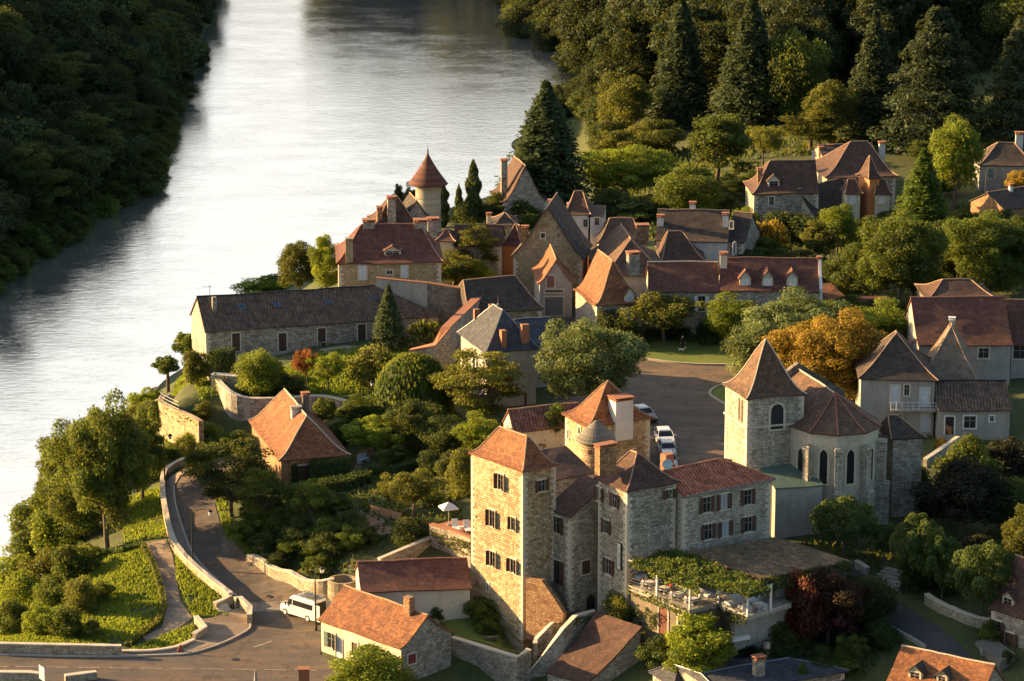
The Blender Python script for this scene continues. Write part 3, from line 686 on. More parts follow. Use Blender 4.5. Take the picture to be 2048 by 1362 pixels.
    if sum(f.normal.z for f in bm.faces) < 0: bmesh.ops.reverse_faces(bm, faces=bm.faces)
    r = bmesh.ops.solidify(bm, geom=bm.faces[:], thickness=.13)
    h.roof = mobj('roof', bm, rm or T_BROWN, h.root, smooth='keep')
    # ---- ridge and hip tiles
    if ridge and roof != 'shed':
        bm = BM(); rr = .085; up = .05
        def W3(p): p = p.copy(); p.z += wob(p+base); return p
        f0 = lambda tt: (h0*tt, B/2*tt)
        if A-h0-h1 > .3: tube(bm, [W3(loc(h0+(A-h0-h1)*i/12, B/2, ze+rise+up)) for i in range(13)], rr, 6)
        for (hh, a_of) in ((h0, lambda tt: h0*tt), (h1, lambda tt: A-h1*tt)):
            if hh <= 0: continue
            for b_of in (lambda tt: B/2*tt, lambda tt: B-B/2*tt):
                tube(bm, [W3(loc(a_of(i/8), b_of(i/8), roofz(i/8)+up-.01*(i == 8))) for i in range(9)], rr*.8, 6)
        mobj('ridge_tiles', bm, ridge_m or M_RIDGE, h.roof)
    # ---- walls
    if not nowall:
        bm = BM(); wa0, wa1 = (og if h0 == 0 else ov), A-(og if h1 == 0 else ov); wb0, wb1 = ov, B-ov
        if roof == 'shed': wb1 = B-.02
        def top(a, b): return surf(a, b) - .10 + wob(loc(a, b, ze)+base)
        K = 8; bs = [wb0+(wb1-wb0)*i/K for i in range(K+1)]
        as_ = [wa0+(wa1-wa0)*i/K for i in range(K+1)]
        def strip(pts_):
            lo = [bm.verts.new(loc(a, b, z0-1.2)) for a, b in pts_]; hi = [bm.verts.new(loc(a, b, top(a, b))) for a, b in pts_]
            for i in range(len(pts_)-1): bm.faces.new((lo[i], lo[i+1], hi[i+1], hi[i]))
        strip([(a, wb0) for a in as_]); strip([(wa1, b) for b in bs]); strip([(a, wb1) for a in as_[::-1]]); strip([(wa0, b) for b in bs[::-1]])
        bmesh.ops.remove_doubles(bm, verts=bm.verts, dist=.001)
        h.wall = mobj('wall', bm, wm or S_GREY, h.root)
    # ---- wall faces in (u along, z) coordinates
    u0 = ov if (axis == 'y' or h0 > 0) else og; u1 = L-(ov if (axis == 'y' or h1 > 0) else og)
    v0 = ov if (axis == 'x' or h0 > 0) else og; v1 = w-(ov if (axis == 'x' or h1 > 0) else og)
    h.faces = {'f': (h.M @ Vector((u0, v0, 0)), ux, -vx), 'l': (h.M @ Vector((u0, v1, 0)), -vx, -ux), 'r': (h.M @ Vector((u1, v0, 0)), vx, ux)}
    h.base = base
    if not nowall and (wm in (S_GOLD, S_GREY, S_CHURCH, S_MANSION, None) and root is None):
        k = 0; rq = random.Random(int(c[0]))
        for (u, v, su, sv) in ((u0, v0, 1, 1), (u1, v0, -1, 1), (u0, v1, 1, -1)):
            z_ = z0; bm = BM()
            while z_ < ze-.45:
                a_, b_ = ((.55, .3) if k % 2 else (.3, .55)); a_ += rq.uniform(-.05, .1); hh_ = rq.uniform(.26, .36)
                q = h.M @ Vector((u+su*(a_/2-.025), v+sv*(b_/2-.025), z_+hh_/2)) - base; box(bm, q, (a_, b_, hh_-.02), rz=t); z_ += hh_; k += 1
            mobj('corner_stones', bm, M_LSTONE, h.wall)
    return h

def opening(parent, base, c, tx, nrm, w, h, kind='window', arch=False, shut=None, shut_m=None, frame_m=None, pane_m=None, mull=True, surround=True, sill=True, smat=None, ang=(172, 172), name=None, open_frame=None):
    """one window or door on a wall face; c = centre on the wall plane, tx along it, nrm outward"""
    up = Vector((0, 0, 1)); M = Matrix(((tx.x, nrm.x, 0, c.x-base.x), (tx.y, nrm.y, 0, c.y-base.y), (0, 0, 1, c.z-base.z), (0, 0, 0, 1)))
    bm = BM()
    if arch:
        def outline(ww, hh, n=10, pt=arch == 'gothic'):
            r = ww/2; pts_ = [(-r, -hh/2), (r, -hh/2)]
            if pt:
                R = ww*1.05; y0 = hh/2 - math.sqrt(R*R-(R-r)**2)
                for i in range(n+1):
                    a = i/n*math.acos((R-r)/R); pts_.append((-(R-r)+R*math.cos(a), y0+R*math.sin(a)))
                for i in range(n, -1, -1):
                    a = i/n*math.acos((R-r)/R); pts_.append(((R-r)-R*math.cos(a), y0+R*math.sin(a)))
            else:
                for i in range(n+1):
                    a = math.pi*i/n; pts_.append((r*math.cos(a), hh/2-r+r*math.sin(a)))
            return pts_
        pl = outline(w, h); bm.faces.new([bm.verts.new(M @ Vector((x, .015, z))) for x, z in pl])
        o = mobj(name or kind, bm, pane_m or M_GLASS, parent, smooth='keep')
        if surround:
            fr = BM(); ou = outline(w+.44, h+.36); inn = pl; k = len(pl)
            for y in (.07,):
                a = [fr.verts.new(M @ Vector((x, y, z))) for x, z in ou]; b = [fr.verts.new(M @ Vector((x, y, z))) for x, z in inn]
                a2 = [fr.verts.new(M @ Vector((x, -.02, z))) for x, z in ou]; b2 = [fr.verts.new(M @ Vector((x, -.02, z))) for x, z in inn]
                for i in range(k):
                    j = (i+1) % k; fr.faces.new((a[i], a[j], b[j], b[i])); fr.faces.new((a2[i], a2[j], a[j], a[i])); fr.faces.new((b[i], b[j], b2[j], b2[i]))
            mobj('surround', fr, frame_m or M_LSTONE, o)
        return o
    box(bm, (0, .0, 0), (w, .04, h), M=M)
    o = mobj(name or kind, bm, pane_m or M_GLASS, parent)
    if kind == 'window' and mull:
        m = BM(); wd = .05; mt = frame_m if frame_m and not surround else M_WHITE
        for x in (-w/2+wd/2, 0, w/2-wd/2): box(m, (x, .035, 0), (wd, .05, h), M=M)
        for z in (-h/2+wd/2, h/2-wd/2, h*.12): box(m, (0, .034, z), (w-2*wd, .045, wd*.8), M=M)
        mobj('frame', m, smat or M_FRAME, o)
    if surround:
        fr = BM(); t = .15
        box(fr, (0, .03, h/2+t/2), (w+2*t, .10, t), M=M); box(fr, (-w/2-t/2, .028, 0), (t, .095, h), M=M); box(fr, (w/2+t/2, .028, 0), (t, .095, h), M=M)
        if sill: box(fr, (0, .07, -h/2-.06), (w+.3, .18, .12), M=M)
        mobj('surround', fr, frame_m or M_LSTONE, o)
    if shut:
        for s in (-1, 1):
            if shut == 'left' and s > 0 or shut == 'right' and s < 0: continue
            a = math.radians(ang[0 if s < 0 else 1]) if shut != 'closed' else 0.0
            sb = BM(); sw = w/2
            hx = s*w/2
            # hinge frame: leaf extends from the hinge towards the opening when closed
            def place(cx, cy, cz, sx, sy, sz):
                ca, sa = math.cos(a), math.sin(a)
                vs = []
                for dz in (-.5, .5):
                    for dx, dy in ((-.5, -.5), (.5, -.5), (.5, .5), (-.5, .5)):
                        lx = cx+dx*sx; ly = cy+dy*sy                 # lx from hinge, ly thickness
                        vs.append(sb.verts.new(M @ Vector((hx - s*ca*lx + s*sa*ly, .10 + sa*lx + ca*ly, cz+dz*sz))))
                for q in ((3, 2, 1, 0), (4, 5, 6, 7), (0, 1, 5, 4), (1, 2, 6, 5), (2, 3, 7, 6), (3, 0, 4, 7)): sb.faces.new([vs[i] for i in q])
            place(sw/2, 0, 0, sw-.02, .045, h)
            for zz in (-h*.36, 0, h*.36): place(sw/2, .035 if a < 1.5 else -.035, zz, sw-.1, .03, .08)
            for zz in (-h*.36, 0, h*.36): place(sw/2, -.035 if a < 1.5 else .035, zz, sw-.1, .03, .08)
            mobj('shutter', sb, shut_m or M_SHUT_BR, o)
    return o
def fpt(h, face, px, py):
    o, tx, n = h.faces[face]; return hit_plane(px, py, o, n)
def win(h, face, px, py, w=.9, hh=1.3, **kw):
    o, tx, n = h.faces[face]; c = hit_plane(px, py, o, n)
    return opening(h.root, h.base, c, tx, n, w, hh, **kw)
def door(h, face, px, py, w=1.0, hh=2.1, **kw):
    kw.setdefault('pane_m', M_DOOR); kw.setdefault('mull', False); kw.setdefault('sill', False)
    return win(h, face, px, py, w, hh, kind='door', **kw)
def chimney(h, px, ptop, pbot, wpx, f=.5, d=None, mat=None, cap=None, pots=False, slab=True, name='chimney', lwall=.0):
    """chimney rising through the roof at depth fraction f"""
    lo, hi = -3.0, h.L+3.0
    def at(u): return h.M @ Vector((u, f*h.w, 0))
    zz = h.ze + h.rise*.8
    for _ in range(40):
        m = (lo+hi)/2; p = at(m); p.z = zz
        if proj(p)[0] < px: lo = m
        else: hi = m
    p = at(lo); zt = zat(p.x, p.y, ptop); zb = zat(p.x, p.y, pbot) - .8; s = ppm(Vector((p.x, p.y, zt)))
    W = wpx/s/ (abs(math.cos(h.th))+.35*abs(math.sin(h.th))); D = d or W*.75
    bm = BM(); q = p - h.base; box(bm, (q.x, q.y, (zt+zb)/2-h.base.z), (W, D, zt-zb), rz=h.th)
    o = mobj(name, bm, mat or S_GREY, h.roof if hasattr(h, 'roof') else h.root)
    if slab:
        bm = BM(); zt2 = zt-h.base.z
        box(bm, (q.x, q.y, zt2+.03), (W+.16, D+.16, .10), rz=h.th)
        for sx in (-1, 1):
            for sy in (-1, 1):
                v = Vector((sx*(W/2-.1), sy*(D/2-.1), 0)); v.rotate(Matrix.Rotation(h.th, 3, 'Z')); box(bm, (q.x+v.x, q.y+v.y, zt2+.17), (.14, .14, .18), rz=h.th)
        box(bm, (q.x, q.y, zt2+.30), (W+.24, D+.24, .09), rz=h.th)
        mobj('cap', bm, cap or M_BRICK, o)
    if pots:
        bm = BM(); lathe(bm, [(.13, 0), (.11, .35), (.14, .4), (.1, .42)], (q.x, q.y, zt-h.base.z+.30), 10); mobj('pot', bm, M_BRICK, o)
    return o
def skylight(h, px, py, w=.7, l=.9, side=0):
    """roof light on the front slope, found where the sight line meets the roof"""
    d = ray(px, py); c = Vector((0, 0, CAMH)); Mi = h.M.inverted(); best = None
    t = 150
    while t < 1200:
        p = c+d*t; q = Mi @ p
        a, b = (q.x, q.y) if h.axis == 'x' else (q.y, q.x)
        if 0 <= a <= h.A and 0 <= b <= h.B and q.z < h.surf(a, b): best = (a, b); break
        t += .15
    if not best: return
    a, b = best; e = .2
    p0 = h.loc(a, b, h.surf(a, b)); pa = h.loc(a+e, b, h.surf(a+e, b)); pb = h.loc(a, b+e, h.surf(a, b+e))
    x = (pa-p0).normalized(); y = (pb-p0).normalized(); n = x.cross(y)
    if n.z < 0: n = -n
    if h.axis == 'y': x, y = y, x
    if abs(x.z) > abs(y.z): x, y = y, x
    def T(i, j, k): return p0 + x*i + y*j + n*k
    bm = BM(); M = Matrix(((x.x, y.x, n.x, p0.x), (x.y, y.y, n.y, p0.y), (x.z, y.z, n.z, p0.z), (0, 0, 0, 1)))
    for cx, cy, sx, sy in ((-w/2, 0, .08, l+.08), (w/2, 0, .08, l+.08), (0, -l/2, w, .08), (0, l/2, w, .08)): box(bm, (cx, cy, .06), (sx, sy, .12), M=M)
    f = mobj('skylight', bm, M_ZINC, h.roof)
    bm = BM(); box(bm, (0, 0, .05), (w-.1, l-.1, .04), M=M); mobj('pane', bm, M_SKYG, f)
def skyg():
    m, t, b = node_mat('skylight_glass'); b.inputs['Base Color'].default_value = (.10, .14, .2, 1); b.inputs['Roughness'].default_value = .08
    b.inputs['Metallic'].default_value = .6; return m
M_SKYG = skyg()
def gutter(h, face='f', pipe=True, m=None):
    """gutter along the front eave with a down pipe"""
    bm = BM(); z = h.ze-h.base.z-.04
    a = h.M @ Vector((.05, -.03, 0)) - h.base; b = h.M @ Vector((h.L-.05, -.03, 0)) - h.base
    tube(bm, [(a.x, a.y, z), (b.x, b.y, z)], .07, 6)
    if pipe:
        q = h.M @ Vector((h.L-h.og-.25, h.ov-.09, 0)) - h.base
        tube(bm, [(q.x, q.y, z), (q.x, q.y, -.3)], .05, 6)
    mobj('gutter', bm, m or M_ZINC, h.root)
def finial(h, px, ptop, r=.05, fx=.5):
    p = h.M @ Vector((h.L*fx, h.w/2, 0)); z0 = h.ze+h.rise-h.base.z; zt = zat(p.x, p.y, ptop)-h.base.z; q = p-h.base
    bm = BM(); lathe(bm, [(r*3, z0-.1), (r*2, z0+.25), (r*3.2, z0+.35), (r, z0+.5), (.01, zt)], (q.x, q.y, 0), 8); mobj('finial', bm, M_ZINC, h.roof)
def dormer(h, px, py, w=1.1, hh=1.25, rm=None, wm=None, shut='closed', shut_m=None, rise=.9, side='f', proud=.25, D=2.6):
    """small gabled dormer whose window centre is seen at (px, py)"""
    d = ray(px, py); c = Vector((0, 0, CAMH)); Mi = h.M.inverted(); t = 150
    while t < 1200:
        p = c+d*t; q = Mi @ p
        a, b = (q.x, q.y) if h.axis == 'x' else (q.y, q.x)
        if -.2 <= a <= h.A+.2 and -.2 <= b <= h.B+.2 and q.z < h.surf(max(0, min(h.A, a)), max(0, min(h.B, b))): break
        t += .1
    else: return None
    # outward direction of the slope
    q.z = h.surf(a, b)
    if side == 'f': M2 = h.M @ Matrix.Translation((q.x, q.y-proud, 0))
    else: M2 = h.M @ Matrix.Translation((q.x-proud, q.y, 0)) @ Matrix.Rotation(-math.pi/2, 4, 'Z')
    M3 = Matrix.Translation(-h.base) @ M2
    zc = (M2.inverted() @ p).z; zb = zc-hh/2-.15; zt = zc+hh/2+.12
    bm = BM(); W = w/2+.22
    A_ = [(-W, 0, zb-.5), (W, 0, zb-.5), (W, 0, zt), (0, 0, zt+rise-.1), (-W, 0, zt)]
    f = [bm.verts.new(M3 @ Vector(v)) for v in A_]; g = [bm.verts.new(M3 @ Vector((v[0], D*.5, v[2]))) for v in A_]
    bm.faces.new(f); bm.faces.new(g[::-1])
    for i in range(5): bm.faces.new((f[i], f[(i+1) % 5], g[(i+1) % 5], g[i]))
    o = mobj('dormer', bm, wm or R_CREAM, h.roof)
    bm = BM()
    for s in (-1, 1):
        pts_ = [Vector((0, -.22, zt+rise)), Vector((s*(W+.22), -.22, zt-.12)), Vector((s*(W+.22), D*.45, zt-.12)), Vector((0, D*.75, zt+rise))]
        vs = [bm.verts.new(M3 @ v) for v in pts_]; vs2 = [bm.verts.new(M3 @ (v-Vector((0, 0, .1)))) for v in pts_]
        bm.faces.new(vs); bm.faces.new(vs2[::-1])
        for i in range(4): bm.faces.new((vs[i], vs[(i+1) % 4], vs2[(i+1) % 4], vs2[i]))
    mobj('dormer_roof', bm, rm or T_BROWN, o)
    tx = (M2.to_3x3() @ Vector((1, 0, 0))); nn = (M2.to_3x3() @ Vector((0, -1, 0))); cc = M2 @ Vector((0, -.01, zc))
    op = opening(h.roof, h.base, cc, tx, nn, w, hh, shut=shut, shut_m=shut_m, surround=True, frame_m=M_LSTONE)
    op.name = 'window'
    return o
def ZE(px, py, z0, ey): q = P(px, py, z0); return zat(q.x, q.y, ey)
# ------------------------------------------------------------------ the tall stone house group in the middle
zt = ZE(1061, 1276, 1.6, 944.5)
tw = house('tower_house', 'tall golden stone tower house with brown pyramid roof and opened wooden shutters', 'house', (1045, 944.5), 38, zt, 1.2, bx=1118, ax=936,
           roof='hip', axis='y', h0=2.1, h1=2.1, ry=872, rx=0, rm=T_ORANGE, wm=S_GOLD, flare=.30, ov=.22, ridge_m=M_RIDGE)
for px, py, w, hh in ((1002, 963, .8, 1.5), (985, 1036, .8, 1.6), (1027, 1047, .65, 1.25), (986, 1117, .8, 1.45), (1027, 1131, .8, 1.3)):
    win(tw, 'l', px, py, w, hh, shut='both', ang=(118, 125), frame_m=M_LSTONE)
win(tw, 'l', 976.5, 1174, .22, .8, mull=False, pane_m=M_BLACK); win(tw, 'l', 953, 1033, .22, .25, mull=False, pane_m=M_BLACK, surround=False)
win(tw, 'f', 1083, 971, .8, 1.1, shut='both')
lk = house('stair_house', 'narrow stone house squeezed between the two towers with a steep brown roof', 'house', (1091, 1017), -50, 13.4, 2.5, bx=1140, w=4.6, roof='shed', ry=957, rm=T_BROWN, wm=S_GREY, ov=.1, og=.1)
win(lk, 'f', 1113, 1049, 1.0, 1.6, shut='both'); door(lk, 'f', 1113, 1143, 1.1, 2.3, pane_m=M_GLASS, shut='both')
zm = ZE(1257, 1173, 7.8, 983)
md = house('corner_tower', 'square grey stone tower block with low hipped brown roof beside the vine terrace', 'house', (1253, 983), 34, zm, 3.8, bx=1362, ax=1187, roof='hip', axis='y', h0=2.7, h1=1.6, ry=907, rx=0,
           rm=T_BROWN, wm=S_GREY, flare=.2)
win(md, 'l', 1199, 988, .7, 1.35, shut='both'); win(md, 'l', 1230, 1001, .7, 1.35, shut='both'); win(md, 'l', 1213, 1053, .7, 1.3, shut='both')
win(md, 'l', 1218, 1133, .85, 1.5, shut='both'); win(md, 'f', 1338, 988, .7, .9, shut='both')
win(lk, 'r', 1171, 1134, 1.0, 1.3, shut='closed')
door(lk, 'r', 1181, 1206, 1.05, 1.6, arch='round', pane_m=M_BLACK, surround=False)
chimney(md, 1211, 893, 930, 42, f=.62, d=.8, mat=S_BRICKY, slab=True)
zh = ZE(1375, 1098, 10.6, 993)
ht = house('hotel_wing', 'long stone hotel wing with red canal tile roof and two rows of brown shutters', 'hotel', (1369, 993), 33, zh, 9, bx=1552, w=7.0, roof='hip', h0=0, h1=4.5, ry=919, rx=1.0,
           rm=T_CANALR, wm=S_CHURCH, flare=0, og=.05, ridge_m=plain('red_ridge_tile', (.5, .2, .12), .8, 0, .2, 6))
for px, py in ((1413, 1009), (1447.5, 1003), (1495, 994), (1416, 1063), (1450, 1057), (1496, 1048)):
    win(ht, 'f', px, py, .86, 1.5, shut='both', pane_m=M_CURTAIN if px in (1447.5, 1450) else M_GLASS)
gutter(ht)
# long vertical sign with its name on the corner tower
o_, tx_, n_f = md.faces['l']; c_ = hit_plane(1241, 1112, o_, n_f)
sg = empty('hotel_sign', (c_.x, c_.y, c_.z), 0, 'long upright white sign with dark lettering on the stone tower wall', 'sign')
M_ = Matrix(((tx_.x, n_f.x, 0, 0), (tx_.y, n_f.y, 0, 0), (0, 0, 1, 0), (0, 0, 0, 1)))
bm = BM(); box(bm, (0, .14, 0), (.5, .10, 2.5), M=M_); mobj('panel', bm, M_WHITE, sg)
bm = BM(); 
for x in (-.26, .26): box(bm, (x, .14, 0), (.035, .13, 2.54), M=M_)
for z in (-1.27, 1.27): box(bm, (0, .14, z), (.55, .13, .035), M=M_)
mobj('rim', bm, M_DARKIRON, sg)
def text_obj(body, size, parent, M, mat, name='lettering'):
    cu = bpy.data.curves.new(name, 'FONT'); cu.body = body; cu.size = size; cu.align_x = 'CENTER'; cu.align_y = 'CENTER'; cu.extrude = .004
    t = bpy.data.objects.new(name+'_tmp', cu); COL.objects.link(t); dg = bpy.context.evaluated_depsgraph_get()
    me = bpy.data.meshes.new_from_object(t.evaluated_get(dg)); bpy.data.objects.remove(t)
    me.transform(M); me.materials.clear(); me.materials.append(mat); o = link(bpy.data.objects.new(name, me)); o.parent = parent; return o
Rt = M_ @ Matrix.Translation((0, .20, 0)) @ Matrix.Rotation(math.pi/2, 4, 'X') @ Matrix.Rotation(-math.pi/2, 4, 'Z') if False else None
base4 = Matrix(((tx_.x, 0, n_f.x, 0), (tx_.y, 0, n_f.y, 0), (0, 1, 0, 0), (0, 0, 0, 1)))     # x along wall, y up, z outward
text_obj('LA TERRASSE', .34, sg, base4 @ Matrix.Translation((0, 0, .20)) @ Matrix.Rotation(-math.pi/2, 4, 'Z') , M_DARKIRON)
# satellite dish and brick chimney behind the hotel ridge
chimney(ht, 1334, 907, 945, 20, f=.75, d=.9, mat=M_BRICK, slab=False)
p = P(1335, 929, 18.5); ds = empty('satellite_dish', (p.x, p.y, p.z), 0, 'pale round satellite dish in front of the brick chimney', 'dish')
bm = BM(); lathe(bm, [(0.0, 0), (.2, .02), (.38, .07), (.5, .13), (.5, .16), (.37, .10), (.2, .05), (0, .03)], n=24)
bmesh.ops.rotate(bm, verts=bm.verts, matrix=Matrix.Rotation(math.radians(70), 3, 'X')); mobj('dish', bm, plain('dish_grey', (.42, .5, .52), .5), ds, smooth=True)
bm = BM(); tube(bm, [(0, .05, -.1), (0, .25, -.4), (0, .3, -2.2)], .03, 6); tube(bm, [(0, 0, -.45), (0, -.45, -.1)], .015, 5); mobj('mast', bm, M_DARKIRON, ds)
zr = ZE(1310, 938, 8.8, 839)
rt = house('rear_tower_house', 'square stone house with orange pyramid roof and broad white chimney beside the car park', 'house', (1173, 853), 27, zr, 8.4, bx=1309, ax=1122, roof='pyramid', axis='y', ry=762, rx=0,
           rm=T_ORANGE, wm=S_BRICKY if False else S_GOLD, flare=.30)
chimney(rt, 1242, 798, 862, 42, f=.12, d=1.6, mat=R_WHITE, cap=M_BRICK)
win(rt, 'l', 1137, 868, .35, .9, pane_m=M_DOOR, mull=False); win(rt, 'l', 1159, 861, .6, .7, mull=True)
# round stair turret with stone slab roof
tz = 15.4; p = P(1192, 880, tz); tu = empty('stair_turret', (p.x, p.y, 8), 0, 'small round stone turret under a cone of grey stone slabs', 'turret')
bm = BM(); lathe(bm, [(1.75, -1), (1.72, tz-8+.1)], n=28); mobj('wall', bm, S_GOLD, tu, smooth=True)
bm = BM(); zz = zat(p.x, p.y, 842)-8
pr = [(1.98, tz-8-.05)]; 
for i in range(9):
    t_ = i/9; r_ = 2.03*(1-t_)**.85+.02; z_ = tz-8+.05+(zz-tz+8)*(t_**.92); pr += [(r_, z_), (r_-.05, z_+.10)]
pr += [(.0, zz+.1)]; lathe(bm, pr, n=28); mobj('roof', bm, T_LAUZE, tu)
cn, tx, nn = Vector((p.x, p.y, 0)), Vector((1, 0, 0)), Vector((0, -1, 0))
opening(tu, tu.location, Vector((p.x-.6, p.y-1.65, zat(p.x, p.y-1.65, 905))), tx, nn, .45, .5, mull=False, pane_m=M_BRICK, surround=False)
# small lean roofs between turret and tower
jr = house('connecting_house', 'low brown roof joining the turret to the tower house', 'house', (1100, 962), 34, 14.2, 8, bx=1190, w=5, roof='shed', rise=1.5, rm=T_BROWN, wm=S_GREY, ov=.1, og=.1)
sd = house('canal_tile_shed', 'low stone shed with rust canal tile roof behind the tower house', 'shed', (1028, 865), 17, 11.4, 8.4, bx=1170, w=4.6, ry=818, rm=T_CANALB, wm=R_CREAM, flare=0)

# ------------------------------------------------------------------ terrace of the restaurant
FL = 7.8
def W2(px, py, z): return P(px, py, z)
tr = empty('restaurant_terrace', (16, 268, 3), 0, 'raised dining terrace with white posts and rail below the hotel', 'terrace')
tb = Vector(tr.location)
fl = [W2(1257, 1172, FL), W2(1379, 1221, FL), W2(1437, 1207, FL), W2(1495, 1234, FL), W2(1583, 1208, FL), W2(1600, 1160, FL), W2(1540, 1100, FL), W2(1380, 1110, FL)]
bm = BM(); prism(bm, [(p-tb) for p in fl], FL-.35-tb.z, FL-tb.z); mobj('floor', bm, M_CONC, tr)
# walls under the floor
def slab_wall(a, b, z0, z1, th, mat, parent, base, name='wall', taper=0):
    a = Vector(a); b = Vector(b); d = (b-a); d.z = 0; L_ = d.length; d.normalize(); n = Vector((-d.y, d.x, 0))
    bm = BM(); q = [a+n*th/2, b+n*th/2, b-n*th/2, a-n*th/2]; prism(bm, [(v-base) for v in q], z0-base.z, z1-base.z); return mobj(name, bm, mat, parent)
ins = Vector((.35, .45, 0))
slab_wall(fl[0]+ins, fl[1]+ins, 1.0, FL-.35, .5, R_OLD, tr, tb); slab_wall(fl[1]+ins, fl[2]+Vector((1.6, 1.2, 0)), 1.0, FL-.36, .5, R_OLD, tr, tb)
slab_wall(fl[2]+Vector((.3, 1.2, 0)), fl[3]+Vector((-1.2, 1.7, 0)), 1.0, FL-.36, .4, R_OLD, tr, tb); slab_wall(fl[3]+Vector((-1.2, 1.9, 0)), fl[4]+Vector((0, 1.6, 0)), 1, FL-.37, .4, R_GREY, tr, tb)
a_, b_ = fl[0]+ins, fl[1]+ins; d_ = (b_-a_); d_.z = 0; d_.normalize(); nf = Vector((d_.y, -d_.x, 0)); 
if nf.y > 0: nf = -nf
pp = hit_plane(1327, 1240, a_+nf*.25, nf); opening(tr, tb, pp, d_, nf, 1.2, 2.9, kind='door', arch='round', pane_m=M_REDDOOR, frame_m=M_CONC)
pp = hit_plane(1362, 1241, a_+nf*.25, nf); opening(tr, tb, pp, d_, nf, .75, 1.0, frame_m=M_LSTONE)
# posts, beams and rails
posts = [(1314, 1197), (1380, 1220), (1437, 1207), (1495, 1233), (1541, 1222)]
PT = FL+2.45
for px, py in posts:
    q = W2(px, py, FL); bm = BM(); box(bm, (q.x-tb.x, q.y-tb.y, FL+1.2-tb.z), (.17, .17, 2.45), rz=.6); mobj('post', bm, M_WHITE, tr)
edge = [W2(1257, 1172, FL), W2(1379, 1221, FL), W2(1437, 1207, FL), W2(1495, 1234, FL), W2(1583, 1208, FL)]
for z in (PT+.08,):
    for a, b in zip(edge, edge[1:]):
        if a is edge[3]: b = W2(1545, 1221, FL)
        bm = BM(); tube(bm, [a+Vector((0, 0, z-FL))-tb, b+Vector((0, 0, z-FL))-tb], .09, 4); mobj('beam', bm, M_CONC, tr)
for a, b in zip(edge, edge[1:]):
    bm = BM(); A3, B3 = a-tb, b-tb
    for z in (.92, .62, .35): tube(bm, [A3+Vector((0, 0, z)), B3+Vector((0, 0, z))], .012 if z < .9 else .022, 5)
    k = int((b-a).length/1.2)+1
    for i in range(k+1): q = A3.lerp(B3, i/k); tube(bm, [q, q+Vector((0, 0, .92))], .012, 5)
    mobj('railing', bm, M_DARKIRON, tr)
    bm = BM(); tube(bm, [A3+Vector((0, 0, .02)), B3+Vector((0, 0, .02))], .05, 4); mobj('edge', bm, M_LSTONE, tr)
for i in range(7):     # cross beams of the pergola
    t_ = (i+.5)/7; a = edge[0].lerp(edge[1], t_); b = a+Vector((5.6, 3.4, 0))*(1-.15*t_)
    bm = BM(); tube(bm, [a+Vector((0, 0, PT-FL+.2))-tb, b+Vector((0, 0, PT-FL+.25))-tb], .06, 4); mobj('beam', bm, M_CONC, tr)
# moss grown flat roof over the dining room
mr = empty('dining_room', (25, 268, 3), 0, 'dining room with a large flat mossy tile roof and ivy fringe', 'building'); mb = Vector(mr.location)
cr = [W2(1379, 1103, 10.7), W2(1552, 1073, 10.7), W2(1705, 1122, 10.0), W2(1522, 1158, 10.0)]
bm = BM(); n = 10
g = [[None]*(n+1) for _ in range(n+1)]
for i in range(n+1):
    for j in range(n+1):
        v = cr[0].lerp(cr[1], i/n).lerp(cr[3].lerp(cr[2], i/n), j/n) - mb; v.z += .06*mnoise.noise(v*.6); g[i][j] = bm.verts.new(v)
for i in range(n):
    for j in range(n): bm.faces.new((g[i][j], g[i+1][j], g[i+1][j+1], g[i][j+1]))
bmesh.ops.recalc_face_normals(bm, faces=bm.faces)
if sum(f.normal.z for f in bm.faces) < 0: bmesh.ops.reverse_faces(bm, faces=bm.faces)
bmesh.ops.solidify(bm, geom=bm.faces[:], thickness=.22); mobj('roof', bm, T_MOSS, mr, smooth='keep')
ctr = (cr[0]+cr[1]+cr[2]+cr[3])/4
ww = [ctr+(q-ctr)*.93 for q in cr]
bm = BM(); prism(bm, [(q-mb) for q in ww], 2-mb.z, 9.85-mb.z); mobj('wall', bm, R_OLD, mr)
d_ = (ww[2]-ww[3]); d_.z = 0; d_.normalize(); nf = Vector((d_.y, -d_.x, 0))
for px, py, w_, h_ in ((1560, 1180, 1.1, 1.5), (1513, 1192, 1.4, 1.8), (1600, 1175, 1.0, 1.5)):
    pp = hit_plane(px, py, ww[3]+nf*.02, nf); opening(mr, mb, pp, d_, nf, w_, h_, pane_m=M_CURTAIN, smat=M_WOOD, frame_m=M_WOOD)
bm = BM(); tube(bm, [W2(1379, 1105, 10.75)-mb, W2(1455, 1135, 10.5)-mb], .12, 5); mobj('roof_edge', bm, M_BRICK, mr)
# low planter terrace with the white awning
pl = empty('lower_terrace', (19, 262, 2), 0, 'small lower terrace with brick planter wall and white cloth covered tables', 'terrace'); pb = Vector(pl.location)
q = [W2(1442, 1278, 4.6), W2(1476, 1286, 4.6), W2(1523, 1268, 4.6), W2(1495, 1250, 4.6)]
bm = BM(); prism(bm, [(v-pb) for v in q], -2, 4.6-pb.z); mobj('wall', bm, S_BRICKY, pl)
for px, py, w_ in ((1456, 1269, 1.6), (1478, 1272, 1.9)):
    v = W2(px, py, 5.3); t_ = empty('buffet_table', (v.x, v.y, 4.6), .5, 'long table under a white cloth on the lower terrace, '+('left' if px < 1460 else 'right')+' one', 'table')
    bm = BM(); box(bm, (0, 0, .74), (w_, .8, .04)); box(bm, (0, 0, .55), (w_+.06, .86, .36), taper=.97); mobj('cloth', bm, M_WHITE, t_)
    bm = BM()
    for sx in (-1, 1):
        for sy in (-1, 1): box(bm, (sx*w_*.42, sy*.3, .2), (.05, .05, .4))
    mobj('legs', bm, M_DARKIRON, t_)

